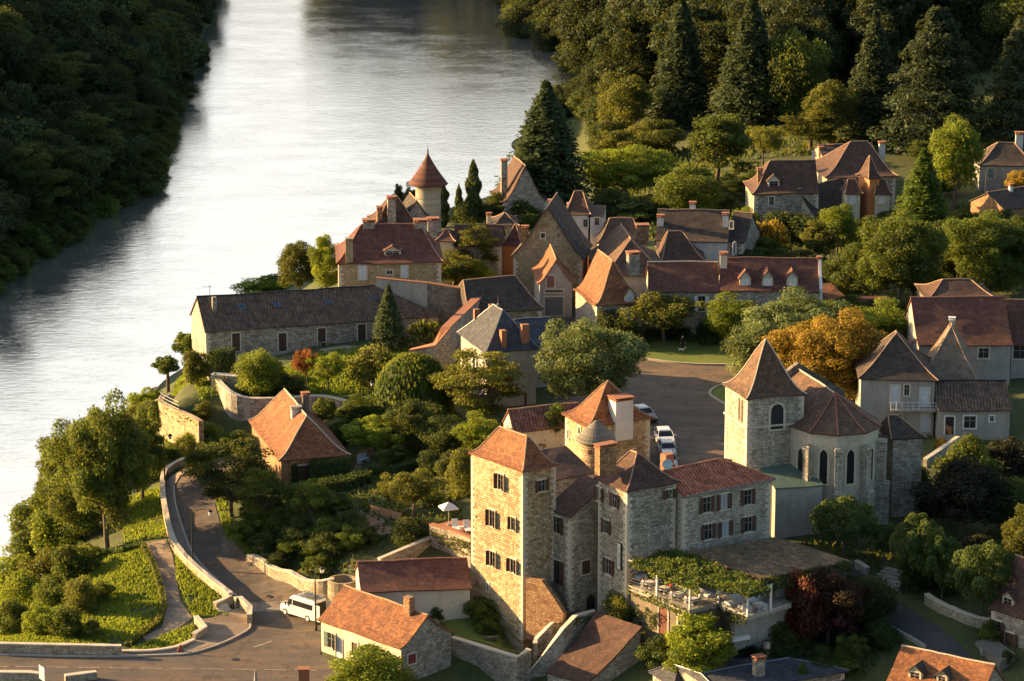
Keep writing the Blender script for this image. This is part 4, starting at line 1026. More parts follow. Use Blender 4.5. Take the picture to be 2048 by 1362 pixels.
# ------------------------------------------------------------------ stairs, buttress and walls at the foot of the tower
def flight(name, label, pts_, width, n, mat=S_DARK):
    """steps whose centre line runs through world points, one riser per step"""
    b = Vector(pts_[-1]); e = empty(name, b, 0, label, 'stairs'); bm = BM()
    for i in range(n):
        t_ = (i+.5)/n*(len(pts_)-1); k = min(int(t_), len(pts_)-2); a, c2 = Vector(pts_[k]), Vector(pts_[k+1]); q = a.lerp(c2, t_-k)
        d = c2-a; rz = math.atan2(d.y, d.x); run = sum((Vector(pts_[j+1])-Vector(pts_[j])).xy.length for j in range(len(pts_)-1))/n
        box(bm, (q.x-b.x, q.y-b.y, q.z-b.z-.9), (run+.03, width*(1+.02*math.sin(i)), 1.8), rz=rz+.03*math.sin(i*3.1))
    mobj('steps', bm, mat, e); return e
s0 = P(1101, 1165, 6.6); s1 = P(1140, 1225, 3.9); s2 = P(1128, 1245, 3.2); s3 = P(1060, 1335, -.9); s4 = P(1050, 1352, -1.3)
flight('stone_stairs', 'long weathered stone stair climbing from the lane to the tower door', [s4, s3, s2, s1, s0], 1.5, 34)
S_STAIR = plain('worn_step_stone', (.13, .125, .12), .9, 0, .35, 4)
bt = empty('buttress', (2, 271, 1), 0, 'sloping orange stone buttress leaning on the tower corner', 'buttress'); bb = Vector(bt.location)
o3 = tw.M @ Vector((.12, .12, 0)); o3.z = 0; o3 += Vector((-.15, -.35, 0)); d3 = Vector((.83, -.56, 0)).normalized(); n3 = Vector((d3.y, -d3.x, 0)); n3 = n3 if n3.y < 0 else -n3
f_ = [hit_plane(px, py, o3, n3)-bb for px, py in ((1052, 1158), (1083, 1161), (1106, 1193), (1127, 1227), (1125, 1241), (1105, 1252), (1100, 1264), (1066, 1282), (1052, 1276))]
lo = [bm_v for bm_v in f_]; bm = BM()
lo = [bm.verts.new(v) for v in f_]; hi = [bm.verts.new(v-n3*.55) for v in f_]; n9 = len(f_)
bm.faces.new(lo); bm.faces.new(hi[::-1])
for i in range(n9): bm.faces.new((lo[i], lo[(i+1) % n9], hi[(i+1) % n9], hi[i]))
mobj('masonry', bm, S_BRICKY, bt)
wall_run('stair_wall', None, 1, .35, S_GREY, 'low wall with pale coping along the lower stair below the buttress', world=[P(1128, 1230, 4.4), P(1102, 1248, 3.8), P(1072, 1290, 1.8), P(1070, 1300, 1.6)],
         top=[4.4, 3.8, 2.4, 2.2], cope=M_LSTONE, curve=False, base=-2)
wall_run('stair_wall', None, 1, .45, S_GREY, 'ivy grown wall with lit orange coping on the right of the stone stair', world=[P(1188, 1222, 4.9), P(1150, 1232, 4.9), P(1125, 1258, 4.2), P(1080, 1318, 1.2), P(1058, 1345, -.2)],
         top=[4.9, 4.9, 4.2, 1.2, -.2], cope=M_LSTONE, curve=False, base=-2)
wall_run('retaining_wall', None, 1, .5, S_GREY, 'grey stone retaining wall below the tower lawn', world=[P(905, 1275, 2.2), P(980, 1298, 2.1), P(1035, 1314, 2.1), P(1058, 1301, 2.2)], top=[2.2, 2.1, 2.1, 2.3], cope=M_LSTONE, curve=False, base=-5)
# house with red-brown roof at the bottom centre
bh = house('stone_barn', 'stone barn with dark tiled roof and a strip of sunlit verge below the terrace', 'barn', (1281, 1262), 42, 6, -2, L=8, w=8, roof='gable', axis='y', rise=.5, rm=T_BROWN, wm=S_GREY, nowall=True, ridge=False) if False else None
bn = empty('stone_barn', (8, 262, -2), 0, 'stone barn with a steep brown roof below the long stair', 'barn'); b0 = Vector(bn.location)
rA, rB, rC, rD = P(1192, 1224, 5.2), P(1284, 1252, 5.2), P(1172, 1368, .6), P(1092, 1345, .6)
bm = BM(); n = 8; g = [[None]*(n+1) for _ in range(n+1)]
for i in range(n+1):
    for j in range(n+1):
        v = rA.lerp(rB, i/n).lerp(rD.lerp(rC, i/n), j/n)-b0; v.z += .08*mnoise.noise(v*.5) - .25*math.sin(math.pi*j/n); g[i][j] = bm.verts.new(v)
for i in range(n):
    for j in range(n): bm.faces.new((g[i][j], g[i+1][j], g[i+1][j+1], g[i][j+1]))
bmesh.ops.recalc_face_normals(bm, faces=bm.faces)
if sum(f.normal.z for f in bm.faces) < 0: bmesh.ops.reverse_faces(bm, faces=bm.faces)
bmesh.ops.solidify(bm, geom=bm.faces[:], thickness=.16); mobj('roof', bm, T_BROWN, bn, smooth='keep')
q = [rA, rB, rC, rD]; cc = (rA+rB+rC+rD)/4; q = [cc+(v-cc)*.97 for v in q]
bm = BM(); lo = [bm.verts.new((v.x-b0.x, v.y-b0.y, -3)) for v in q]; hi = [bm.verts.new((v-b0)-Vector((0, 0, .3))) for v in q]
back = [Vector((v.x, v.y, v.z)) for v in q]
bm.faces.new(hi)
for i in range(4): bm.faces.new((lo[i], lo[(i+1) % 4], hi[(i+1) % 4], hi[i]))
mobj('wall', bm, S_GREY, bn)
nrm_ = (rC-rD); nrm_.z = 0; nrm_.normalize()
# ------------------------------------------------------------------ the church
zc = ZE(1497, 1055, 8, 796)
O1 = P(1494, 797, zc)
ch = empty('church', (O1.x, O1.y, 8), 0, 'old stone church with square bell tower, pyramid roof and buttressed polygonal apse', 'church'); cb = Vector(ch.location)
ct = house('church', None, None, (1492.6, 797), 18, zc, 8, bx=1614.5, w=6.2, roof='pyramid', axis='y', ry=679, rx=0, rm=T_CHURCH, wm=S_CHURCH, root=ch, flare=.26, ridge_m=M_RIDGEL, ov=.25)
win(ct, 'f', 1554, 833, 1.35, 2.55, arch='round', pane_m=M_BLACK); 
for px in (1478.5, 1484.5): win(ct, 'l', px, 817 + (px-1478)*.8, .5, 2.3, arch='round', pane_m=M_DOOR, surround=False)
for z_, t_ in ((zat(ct.O.x, ct.O.y, 857), .16),):
    bm = BM(); L_, w_ = ct.L, ct.w; i_ = ct.ov-.08
    for (u, v, su, sv) in ((L_/2, i_, L_-2*i_+.16, .16), (L_/2, w_-i_, L_-2*i_+.16, .16), (i_, w_/2, .16, w_-2*i_-.16), (L_-i_, w_/2, .16, w_-2*i_-.16)):
        q = ct.M @ Vector((u, v, z_)) - cb; box(bm, q, (su, sv, t_), rz=ct.th)
    mobj('string_course', bm, M_LSTONE, ch)
for (u, v) in ((ct.ov, ct.ov), (ct.L-ct.ov, ct.ov), (ct.ov, ct.w-ct.ov)):
    z_ = 8; k = 0; bm = BM()
    while z_ < zc-.6:
        a = .55 if k % 2 else .34; b = .34 if k % 2 else .55
        q = ct.M @ Vector((u+(a/2-.03)*(1 if u < 2 else -1), v+(b/2-.03)*(1 if v < 2 else -1), z_+.17)) - cb
        box(bm, q, (a, b, .33), rz=ct.th); z_ += .36; k += 1
    mobj('corner_stones', bm, M_LSTONE, ch)
# apse: half octagon with ribs of ridge tiles
za = ZE(1700, 1070, 7.8, 869)
t17 = math.radians(17); ux_ = Vector((math.cos(t17), math.sin(t17), 0)); vx_ = Vector((-math.sin(t17), math.cos(t17), 0))
apx = P(1698, 786, 0); ax_c = (P(1635, 865, za)+P(1789, 852, za))/2 
ax_c = P(1704, 871, za) + vx_*4.9 + ux_*0.2; R = 4.75
zapex = zat(ax_c.x, ax_c.y, 786)
eav = [ax_c + ux_*(R*math.sin(a)) - vx_*(R*math.cos(a)) for a in (math.radians(d) for d in (-90, -54, -18, 18, 54, 90))]
bm = BM(); K = 6
apv = Vector((ax_c.x, ax_c.y, zapex)) - cb
rows = []
for k in range(K+1):
    t_ = k/K; row = []
    for e in eav:
        q = (e-cb).lerp(apv, t_); q.z = za-cb.z + (zapex-za)*prof(t_, .12); row.append(bm.verts.new(q))
    rows.append(row)
for r0, r1 in zip(rows, rows[1:]):
    for i in range(5): bm.faces.new((r0[i], r0[i+1], r1[i+1], r1[i]))
bmesh.ops.remove_doubles(bm, verts=bm.verts, dist=.01); bmesh.ops.recalc_face_normals(bm, faces=bm.faces)
if sum(f.normal.z for f in bm.faces) < 0: bmesh.ops.reverse_faces(bm, faces=bm.faces)
bmesh.ops.solidify(bm, geom=bm.faces[:], thickness=.15); ar = mobj('apse_roof', bm, T_CHURCH, ch, smooth='keep')
bm = BM()
for e in eav[1:-1]: tube(bm, [Vector(((e-cb).lerp(apv, i/6).x, (e-cb).lerp(apv, i/6).y, za-cb.z+(zapex-za)*prof(i/6, .12)+.05)) for i in range(7)], .09, 6)
mobj('ridge_tiles', bm, plain('red_ridge', (.30, .12, .08), .9, 0, .3, 5), ar)
wl = [ax_c + (e-ax_c)*.935 for e in eav] + [ax_c+ux_*R*.93+vx_*1.0, ax_c-ux_*R*.93+vx_*1.0]
bm = BM(); prism(bm, [(q-cb) for q in wl], -1.2, za-cb.z-.03); mobj('apse_wall', bm, R_APSE, ch)
bm = BM()
for a, b in zip(wl[:6], wl[1:6]):
    d = (b-a); m = (a+b)/2-cb; box(bm, (m.x, m.y, za-cb.z-.16), (d.length+.15, .28, .22), rz=math.atan2(d.y, d.x))
mobj('cornice', bm, M_LSTONE, ch)
for i, (px, py) in enumerate(((1620, 930), (1668, 933), (1720, 933), (1767, 926))):
    a, b = wl[i], wl[i+1]; d = (b-a); d.z = 0; d.normalize(); nf = Vector((d.y, -d.x, 0)); m = (a+b)/2
    z_ = zat(m.x, m.y, py); opening(ch, cb, Vector((m.x, m.y, z_))+nf*.01, d, nf, .78, 3.5, arch='gothic', pane_m=M_GLASS)
for i in range(1, 5):  # stepped buttresses at the corners
    q = wl[i]; d = (q-ax_c).normalized(); rz = math.atan2(d.y, d.x); bm = BM(); H1 = za-8-1.5
    for dep, z0_, z1_ in ((1.25, -1.2, H1*.50), (.85, H1*.50, H1)):
        m = q + d*(dep/2-.15) - cb; box(bm, (m.x, m.y, (z0_+z1_)/2), (dep+.3, .62, z1_-z0_), rz=rz)
        m2 = q + d*(dep/2+.0) - cb; vs = box(bm, (m2.x, m2.y, z1_+.14), (dep+.2, .74, .28), rz=rz, taper=.8)
    mobj('buttress', bm, S_CHURCH, ch)
# choir and nave running back from the apse
cO = ax_c - ux_*R; 
CL = 8.0
for _ in range(60):
    q = ax_c + vx_*CL; q.z = zapex
    if proj(q)[0] > 1598: CL += .25
cho = house('church', None, None, (0, 0), 17, za, 8, L=2*R, w=CL, roof='gable', axis='y', rise=zapex-za, rm=T_CHURCH, wm=R_APSE, root=ch, flare=.12, ov=.3, og=.0, O=(cO.x, cO.y, za), ridge_m=M_RIDGEL)
e_ = ax_c + vx_*CL
bm = BM(); gz = zapex+.7-8; hw = R+.4
g_ = [(-hw, -1.2), (hw, -1.2), (hw, za-8+.4), (0, gz), (-hw, za-8+.4)]
lo = [bm.verts.new(e_-cb*0+ux_*x+vx_*0-cb+Vector((0, 0, z-(e_.z-8)))) for x, z in g_]; hi = [bm.verts.new(v.co+vx_*.7) for v in lo]
bm.faces.new(lo); bm.faces.new(hi[::-1])
for i in range(5): bm.faces.new((lo[i], lo[(i+1) % 5], hi[(i+1) % 5], hi[i]))
mobj('gable_wall', bm, S_DARK, ch)
# sacristy on the right
zs = zat(*[*P(1783, 1040, 8)][:2], 879)
sc_ = house('church', None, None, (1783, 879), 14, zs, 8, bx=1854, w=4.4, roof='hip', axis='x', h0=.4, h1=2.4, ry=832, rx=0, rm=T_DARK, wm=S_GREY, root=ch, flare=.1)
# side chapel with a green metal roof
def metal():
    m, t, b = node_mat('green_seamed_metal'); uv = coords(t, 'UV'); sx = t.nodes.new('ShaderNodeSeparateXYZ'); t.links.new(uv, sx.inputs[0])
    w1 = math_(t, 'FRACT', math_(t, 'MULTIPLY', sx.outputs[0], 1/.45)); rr = ramp(t, [(0, (.04, .07, .06)), (.08, (.04, .07, .06)), (.1, (.11, .18, .145)), (1, (.12, .195, .155))], w1, 'LINEAR')
    n = noise(t, uv, .8, 4); c = mix(t, rr.outputs[0], (.08, .10, .08), math_(t, 'MULTIPLY', n.outputs[0], .5)); t.links.new(c, b.inputs['Base Color'])
    b.inputs['Roughness'].default_value = .5; return m
cp = house('church', None, None, (1550, 977), 14, ZE(1560, 1078, 8, 977), 8, bx=1648, w=4.6, roof='shed', ry=929, rm=metal(), wm=R_GREY, root=ch, ov=.15, og=.1)
# ------------------------------------------------------------------ village houses
M_RR = plain('red_ridge_mortar', (.34, .16, .10), .9, 0, .3, 6)
# long building over the river garden
z = ZE(645, 692, 9.4, 648)
lb = house('long_house', 'long low stone house with dark canal tile roof above the river garden', 'house', (410, 665), 17, z, 9.2, bx=768, w=9.4, ry=595, rx=0, rm=T_CANAL, wm=S_GREY, flare=0, skew=7.6, ov=.3, ridge_m=M_DARKIRON)
for px, py in ((472, 684), (565, 684), (643.5, 674), (723.5, 666)): door(lb, 'f', px, py, .95, 2.2)
win(lb, 'f', 790, 674, .8, .8); win(lb, 'f', 766, 664, .6, .6)
for px, py in ((475, 617), (536, 612), (626, 606), (706, 599)): skylight(lb, px, py, .75, .8)
chimney(lb, 428.5, 594, 624, 9, f=.3, d=.5, mat=S_GREY, slab=False)
mn = house('mansion', 'large house with steep red-brown hipped roof and yellow rubble walls by the river', 'mansion', (672, 527), 4, 16.2, 9.3, bx=888, w=11, roof='hip', h0=3.3, h1=2.8, ry=449, rx=.3, rm=T_RED, wm=S_MANSION, flare=.2, ridge_m=M_RR)
win(mn, 'f', 725, 545, .95, 1.7, shut='closed', shut_m=M_SHUT_GR); win(mn, 'f', 809, 543, .75, 1.4, shut='closed', shut_m=M_SHUT_GR); win(mn, 'f', 779, 544, .8, .5)
chimney(mn, 698, 476, 520, 15, f=.06, d=.9, mat=S_MANSION, slab=False); chimney(mn, 738, 443, 455, 24, f=.5, mat=S_GREY); chimney(mn, 841, 443, 455, 26, f=.5, mat=S_GREY); chimney(mn, 866, 440, 450, 22, f=.9, mat=S_GREY)
dormer(mn, 785, 505, 1.7, .55, rm=T_RED, rise=.55, shut=None, D=3.4)
h = house('mansion_annex', 'small rust hipped roof house right of the mansion', 'house', (870, 482), -2, 15.4, 9.4, bx=912, w=6, roof='hip', h0=1.4, h1=1.4, ry=457, rm=T_RED, wm=R_CREAM)
h = house('pyramid_roof_house', 'dark red pyramid roof house with tall grey chimney behind the mansion', 'house', (745, 452), 10, 16.6, 9.4, bx=842, w=6, roof='hip', h0=2.8, h1=2.8, ry=392, rx=.5, rm=T_BROWN, wm=S_GREY, flare=.25)
chimney(h, 783, 397, 440, 17, f=.15, mat=S_GREY); chimney(h, 759, 417, 440, 11, f=.2, mat=S_BRICKY)
h = house('tower_foot_house', 'small house with two-toned gable roof at the foot of the round tower', 'house', (796, 446), 12, 16.4, 9.4, bx=872, w=5.5, roof='gable', axis='y', ry=401, rm=T_DARK, wm=S_GREY)
# round tower
tz = 17.0; p = P(856, 432, 13); p = Vector((p.x, p.y+1, 9)); z_e = zat(p.x, p.y, 366); z_a = zat(p.x, p.y, 302)
rt2 = empty('round_tower', p, 0, 'round pale stone tower with flared red cone roof standing against the river', 'tower')
bm = BM(); lathe(bm, [(1.85, -1), (1.72, z_e-9+.2)], n=32); mobj('wall', bm, S_CHURCH, rt2, smooth=True)
bm = BM(); pr = [(1.6, z_e-9-.05), (2.72, z_e-9-.15)]
for i in range(11):
    t_ = i/10; pr.append((2.75*(1-t_)**1.25+.03, z_e-9-.08+(z_a-z_e)*t_))
lathe(bm, pr, n=36); ro = mobj('roof', bm, T_RED, rt2, smooth=True)
bm = BM(); lathe(bm, [(.14, z_a-9-.4), (.10, z_a-9+.3), (.04, z_a-9+.4), (.015, zat(p.x, p.y, 287)-9)], n=8); mobj('finial', bm, M_ZINC, ro)
cn = Vector((p.x-.9, p.y-1.5, 0))
# chimney gable left of the tall conifer
h = house('riverside_house', 'house with tall pale chimney and steep dark roof half hidden by the big conifer', 'house', (1001, 404), 12, 13.4, 8.6, bx=1100, w=8, roof='gable', axis='y', ry=322, rx=.5, rm=T_BROWN, wm=S_GREY, flare=.35)
chimney(h, 1008, 322, 385, 13, f=.3, mat=S_GREY, slab=True)
# mid left cluster
h = house('dark_roof_cottage', 'low cottage with dark brown roof and lit orange end wall behind the olive tree', 'house', (905, 490), -4, 14.6, 9.6, bx=1004, w=7, roof='gable', ry=449, rm=T_BROWN, wm=S_GREY)
h = house('small_hip_house', 'tiny house with red-brown hipped roof left of the big gable house', 'house', (1000, 488), -12, 14.2, 9.6, bx=1045, w=5, roof='hip', h0=2, h1=1.8, ry=447, rm=T_RED, wm=R_ORANGE)
h = house('back_cottage', 'dark hipped cottage with pale chimney beyond the little orange house', 'house', (985, 452), 4, 14.2, 9.6, bx=1040, w=6, roof='hip', h0=2, h1=2, ry=425, rm=T_DARK, wm=S_GREY)
chimney(h, 978, 430, 455, 9, f=.4, mat=R_CREAM)
bg_ = house('big_gable_house', 'tall stone gable house with dark right slope, roof windows and orange side wall', 'house', (1021, 513), -9, 15.2, 9.8, bx=1169, w=8.6, roof='gable', axis='y', ry=413, rm=T_DARK, wm=S_MANSION, flare=.12, og=.3)
for px, py in ((1121, 449), (1128, 453), (1154, 484), (1161, 475)): skylight(bg_, px, py, .6, 1.0)
win(bg_, 'f', 1086, 471, .5, .6, pane_m=M_BLACK, mull=False)
bm = BM(); o_, tx, n_f = bg_.faces['r']; L_ = 8.0
for k in range(1): box(bm, (0, 0, 0), (L_, .12, 5.3), M=Matrix.Translation(-bg_.base) @ Matrix(((tx.x, n_f.x, 0, o_.x+tx.x*L_/2), (tx.y, n_f.y, 0, o_.y+tx.y*L_/2), (0, 0, 1, 12.5), (0, 0, 0, 1))))
mobj('side_wall', bm, R_ORANGE, bg_.root)
for px, py in ((1176, 560), (1186, 548), (1182, 522)): win(bg_, 'r', px, py, .7, 1.2, shut='closed')
chimney(bg_, 1050, 456, 480, 13, f=.25, mat=S_BRICKY)
h = house('lane_house', 'house with white garage front, grey door and red-brown hipped roof facing the lane', 'house', (1074, 568), 4, 14.2, 9.7, bx=1150, w=9.0, roof='gable', axis='y', ry=519, rx=0, rm=T_ORANGE, wm=R_GREY, flare=.22)
lane_h = h
h = lane_h
door(h, 'f', 1108, 612, 2.3, 2.3, pane_m=plain('grey_garage_door', (.13, .14, .15), .6)); win(h, 'f', 1101, 563, .95, 1.5, shut='closed', shut_m=plain('dusty_red_shutter', (.22, .10, .08)))
win(h, 'f', 1108, 582, 2.3, .35, pane_m=M_BLACK, mull=True)
h = house('dark_barn', 'long low barn with grey-black roof beside the lane', 'barn', (948, 640) if False else (938, 628), 17, 13.2, 9.4, bx=1090, w=9, roof='hip', h0=.6, h1=2.4, ry=560, rx=0, rm=T_DARK, wm=S_MANSION, flare=.15)
# slate mansion
z = ZE(1092, 811, 8.5, 697)
sm = house('slate_roof_house', 'tall grey rendered house with blue slate hipped roof, its left slope lit pale', 'house', (971, 706), 20, z, 8.4, bx=1080, ax=914, roof='hip', axis='y', h0=3.3, h1=3.3, ry=621, rx=0, rm=T_SLATE, wm=R_GREY, flare=.05, ridge_m=M_ZINC)
for px, pt, pb_, w_, f_ in ((1006, 660, 694, 11, .08), (1049, 648, 690, 16, .10)): chimney(sm, px, pt, pb_, w_, f=f_, d=.8, mat=M_BRICK, slab=False)
chimney(sm, 953, 618, 645, 12, f=.85, mat=M_BRICK, slab=False); chimney(sm, 982, 608, 625, 9, f=.8, mat=M_BRICK, slab=False)
for px, py in ((929, 720), (950, 732)): win(sm, 'l', px, py, .9, 1.7, shut='both', shut_m=M_WHITE)
finial(sm, 994, 588)
win(sm, 'f', 1051, 800, .3, 1.8, mull=False, pane_m=M_DOOR, surround=False)
h = house('slate_annex', 'lower blue slate wing behind the brick chimneys', 'house', (1052, 690), 18, z-1, 8.6, L=4.5, w=9, roof='gable', axis='x', ry=634, rx=1, rm=T_SLATE, wm=R_GREY, ridge_m=M_ZINC)
# right part of the centre
h = house('white_gable_house', 'small white house with tall dark hipped roof and little window', 'house', (1119, 428), -28, 17.2, 10.5, bx=1179, w=6, roof='hip', h0=1.6, h1=1.9, ry=383, rx=.5, rm=T_BROWN, wm=R_WHITE, flare=.25) if False else \
    house('white_house', 'white walled house with tall dark hipped roof beside the big gable house', 'house', (1128, 428), -4, 17.2, 10.5, bx=1182, w=7.5, roof='hip', axis='x', h0=1.2, h1=1.3, ry=383, rx=.3, rm=T_BROWN, wm=R_WHITE, flare=.3)
wh = h
win(wh, 'f', 1171, 446, .6, 1.0, pane_m=M_BLACK); 
wr = house('white_house_wing', 'bright white narrow wing with black window, right of the white house', 'house', (1180, 432), -4, 17.0, 10.5, L=1.9, w=6, roof='shed', rise=.2, rm=T_BROWN, wm=R_WHITE, ov=.05, og=.05)
win(wr, 'f', 1194, 443, .6, 1.0, pane_m=M_BLACK)
chimney(wh, 1108, 404, 424, 22, f=.3, mat=S_GREY)
h = house('low_dark_house', 'low dark roofed house with stone wall between the white house and the big dark roof', 'house', (1193, 486), 2, 14.4, 10.3, bx=1285, w=8, roof='hip', h0=2, h1=1, ry=436, rm=T_DARK, wm=S_GOLD)
dk = house('dark_roof_house', 'big house with long dark brown roof, two white chimneys and stone end wall', 'house', (1370, 482), 5, 15.8, 10.8, L=6.6, w=9, roof='gable', ry=418, rm=T_DARK, wm=R_WHITE, nowall=True) if False else \
    house('dark_roof_house', 'big house with long dark brown roof, white chimneys and stone end wall', 'house', (1310, 482), -6, 15.8, 10.8, bx=1456, w=9.5, roof='gable', ry=419, rx=.3, rm=T_DARK, wm=R_WHITE, flare=.2)
chimney(dk, 1321, 434, 462, 13, f=.3, mat=R_WHITE); chimney(dk, 1385, 408, 420, 12, f=.55, mat=R_WHITE); chimney(dk, 1451, 430, 458, 12, f=.3, mat=R_WHITE)
ew = house('dark_roof_house_end', 'stone gable wing with blue white shutters at the right end of the big dark roof', 'house', (1449, 482), -20, 15.6, 10.8, L=2.6, w=8.5, roof='gable', axis='x', ry=424, rx=.3, rm=T_DARK, wm=S_GREY)
win(ew, 'r', 1467, 497, .8, 1.4, shut='both', shut_m=M_SHUT_GR)
win(ew, 'f', 1463, 450, .4, .9, pane_m=M_DOOR)
h = house('hip_roof_house', 'house with broad dark brown hipped roof below the big dark roof', 'house', (1322, 523), 2, 14.6, 10.4, bx=1415, w=8.5, roof='hip', h0=1.2, h1=3, ry=463, rx=.2, rm=T_BROWN, wm=R_CREAM)
# left complex with the orange slopes
h5 = house('orange_slope_house', 'tall narrow house whose left roof slope glows orange above the lane', 'house', (1201, 552), 6, 15.0, 9.8, bx=1342, w=14, roof='hip', axis='y', ry=478, rx=0, h0=4.5, rm=T_CHURCH, wm=R_CREAM, flare=.25, og=.2)
chimney(h5, 1285, 453, 475, 24, f=.75, mat=S_BRICKY)
h6 = house('ivy_house', 'ivy covered house with steep flared roof, orange on its left slope and dark in front', 'house', (1190, 611), 16, 14.2, 9.6, bx=1290, w=9, roof='hip', axis='y', h0=3.0, h1=0, ry=522, rx=0, rm=T_ORANGE, wm=S_GREY, flare=.34)
dormer(h6, 1258, 598, .8, 1.1, rm=T_BROWN, D=1.6, shut='closed', shut_m=M_SHUT_GR); chimney(h6, 1266, 508, 538, 24, f=.45, mat=S_GREY)
win(h6, 'f', 1256, 629, .95, 1.5, shut='closed', shut_m=M_SHUT_GR)
r6 = house('red_roof_house', 'long stone house with bright red-brown tile roof facing the square lawn', 'house', (1298, 585), 1, 15.0, 9.5, bx=1440, w=8.0, ry=524, rm=T_RED, wm=S_CHURCH, flare=.05, ridge_m=M_RIDGEL)
win(r6, 'f', 1403, 607, .9, 1.9, shut='both', shut_m=M_WHITE); door(r6, 'f', 1309, 664, .9, 2.4, pane_m=M_WHITE); win(r6, 'f', 1384, 668, .5, .6)
r7 = house('dormer_house', 'long house with plain red-brown roof and three white shuttered dormers', 'house', (1440, 581), -2, 15.2, 9.5, bx=1640, w=8.6, ry=516, rx=.2, rm=T_RED, wm=S_CHURCH, flare=.18, ridge_m=M_RR)
for px in (1490.5, 1535, 1584): dormer(r7, px, 567, .95, 1.25, rm=T_RED, shut='closed', shut_m=M_WHITE, rise=1.0)
chimney(r7, 1447, 509, 542, 14, f=.4, mat=R_CREAM, slab=True); chimney(r7, 1639, 518, 536, 9, f=.5, mat=S_GREY)
bm = BM(); o_, tx, nn_ = r7.faces['r']
gp = [(-.2, 9), (r7.w-.2, 9), (r7.w-.4, r7.ze+.25), (r7.w/2, r7.ze+r7.rise+.35), (-.2, r7.ze+.25)]
lo = [bm.verts.new(o_+tx*u+nn_*.12+Vector((0, 0, z_))-r7.base) for u, z_ in gp]; hi = [bm.verts.new(v.co+nn_*.35) for v in lo]
bm.faces.new(lo); bm.faces.new(hi[::-1])
for i in range(5): bm.faces.new((lo[i], lo[(i+1) % 5], hi[(i+1) % 5], hi[i]))
mobj('gable_wall', bm, R_WHITE, r7.root)
h = house('lean_to', 'small white outbuilding with one lit orange tile slope beside the white gable', 'outbuilding', (1660, 603), 20, 12.6, 9.8, bx=1700, w=5.5, roof='shed', ry=567, rm=T_ORANGE, wm=R_WHITE)
h = house('garden_shed', 'low shed with flat dark roof among the trees right of the lean-to', 'shed', (1690, 622), 4, 12.2, 9.8, bx=1790, w=5, roof='shed', rise=.6, rm=T_RED, wm=S_GREY)
# cottage by the bend of the road
ck = house('cottage', 'cottage with steep tiled roof, its left slope glowing orange, at the bend of the road', 'house', (557, 921), 16, 8.4, 5.3, bx=702, ax=496, roof='hip', axis='y', h0=3.8, h1=1.2, ry=831, rx=0, rm=T_ORANGE, wm=S_BRICKY, flare=.2, ridge_m=M_RIDGEL)
chimney(ck, 592, 818, 846, 20, f=.42, d=.6, mat=R_WHITE, cap=M_CONC); chimney(ck, 611, 790, 838, 13, f=.55, d=.6, mat=S_DARK)
door(ck, 'f', 607, 948, 1.3, 1.9, pane_m=M_DOOR); win(ck, 'l', 527, 925, .8, 1.1, shut='both'); win(ck, 'l', 541, 945, .8, 1.4, shut='both')
# bottom left house at the junction
sh = house('junction_house', 'small cream rendered house with glowing orange flat tile roof at the junction', 'house', (633, 1237), -46, ZE(640, 1305, 0, 1237), -.3, bx=800, w=7.0, ry=1172, rx=0, rm=T_ORANGE, wm=R_CREAM, flare=.15, og=.25, ridge_m=M_RIDGE)
win(sh, 'f', 664, 1281, 1.0, 1.5, shut='both', shut_m=M_SHUT_GN, ang=(170, 120)); door(sh, 'f', 678, 1299, .9, 2.1, pane_m=M_SHUT_GR); door(sh, 'f', 710, 1298, .8, 1.3, pane_m=M_DOOR)
win(sh, 'f', 733, 1305, 1.1, 1.3, shut='closed', shut_m=M_TEAL); win(sh, 'r', 823, 1317, .9, .9, shut='closed', shut_m=plain('red_shutter', (.2, .03, .025)))
sh.wall.data.materials.append(S_GREY)
for p_ in sh.wall.data.polygons:
    if abs(p_.normal.dot(sh.ux)) > .9: p_.material_index = 1
chimney(sh, 818, 1193, 1212, 17, f=.45, mat=S_BRICKY, slab=False)
br = house('barn', 'barn with large dark red-brown roof and pale gable below the parasol terrace', 'barn', (727, 1178), 26, 5.2, 1.5, L=14, w=8, roof='gable', ry=1096, rm=T_RED, wm=R_WHITE, nowall=True) if False else None
bO = P(941, 1193, 5.0); bA = P(727, 1186, 5.0) 
brn = house('barn', 'barn with large dark red-brown roof and pale left gable below the parasol terrace', 'barn', (722, 1186), 8, 5.4, 2, bx=944, w=7.5, roof='gable', ry=1126, rx=0, rm=T_RED, wm=R_CREAM, flare=.08, og=.15, ridge_m=M_RR, mirror=False)
# right side of the village
fa = house('balcony_house', 'two storey grey house with white balcony railing and dark hipped roof', 'house', (1716, 757), -3, ZE(1800, 869, 8.9, 759), 8.7, bx=1877, w=9, roof='hip', axis='y', h0=4.4, h1=3.5, ry=668, rx=0, rm=T_DARK, wm=R_GREY, flare=.1)
for px, py, pm in ((1790, 790, M_SHUT_GR), (1849, 795, M_SHUT_GR)): door(fa, 'f', px, py, .95, 2.1, pane_m=pm)
win(fa, 'f', 1813.5, 780, .55, 1.2); door(fa, 'f', 1851, 845, .95, 2.1, pane_m=M_SHUT_GR); win(fa, 'f', 1796, 840, .8, 1.2, pane_m=M_BLACK)
chimney(fa, 1827, 685, 708, 10, f=.5, mat=S_GREY)
zb_ = zat(*P(1815, 869, 8.9)[:2], 817); bm = BM(); o_, tx, nn_ = fa.faces['f']
pa, pb2 = hit_plane(1780, 815, o_, nn_), hit_plane(1870, 815, o_, nn_); mid = (pa+pb2)/2; Lb = (pb2-pa).length
Mf = Matrix(((tx.x, nn_.x, 0, mid.x-fa.base.x), (tx.y, nn_.y, 0, mid.y-fa.base.y), (0, 0, 1, mid.z-fa.base.z), (0, 0, 0, 1)))
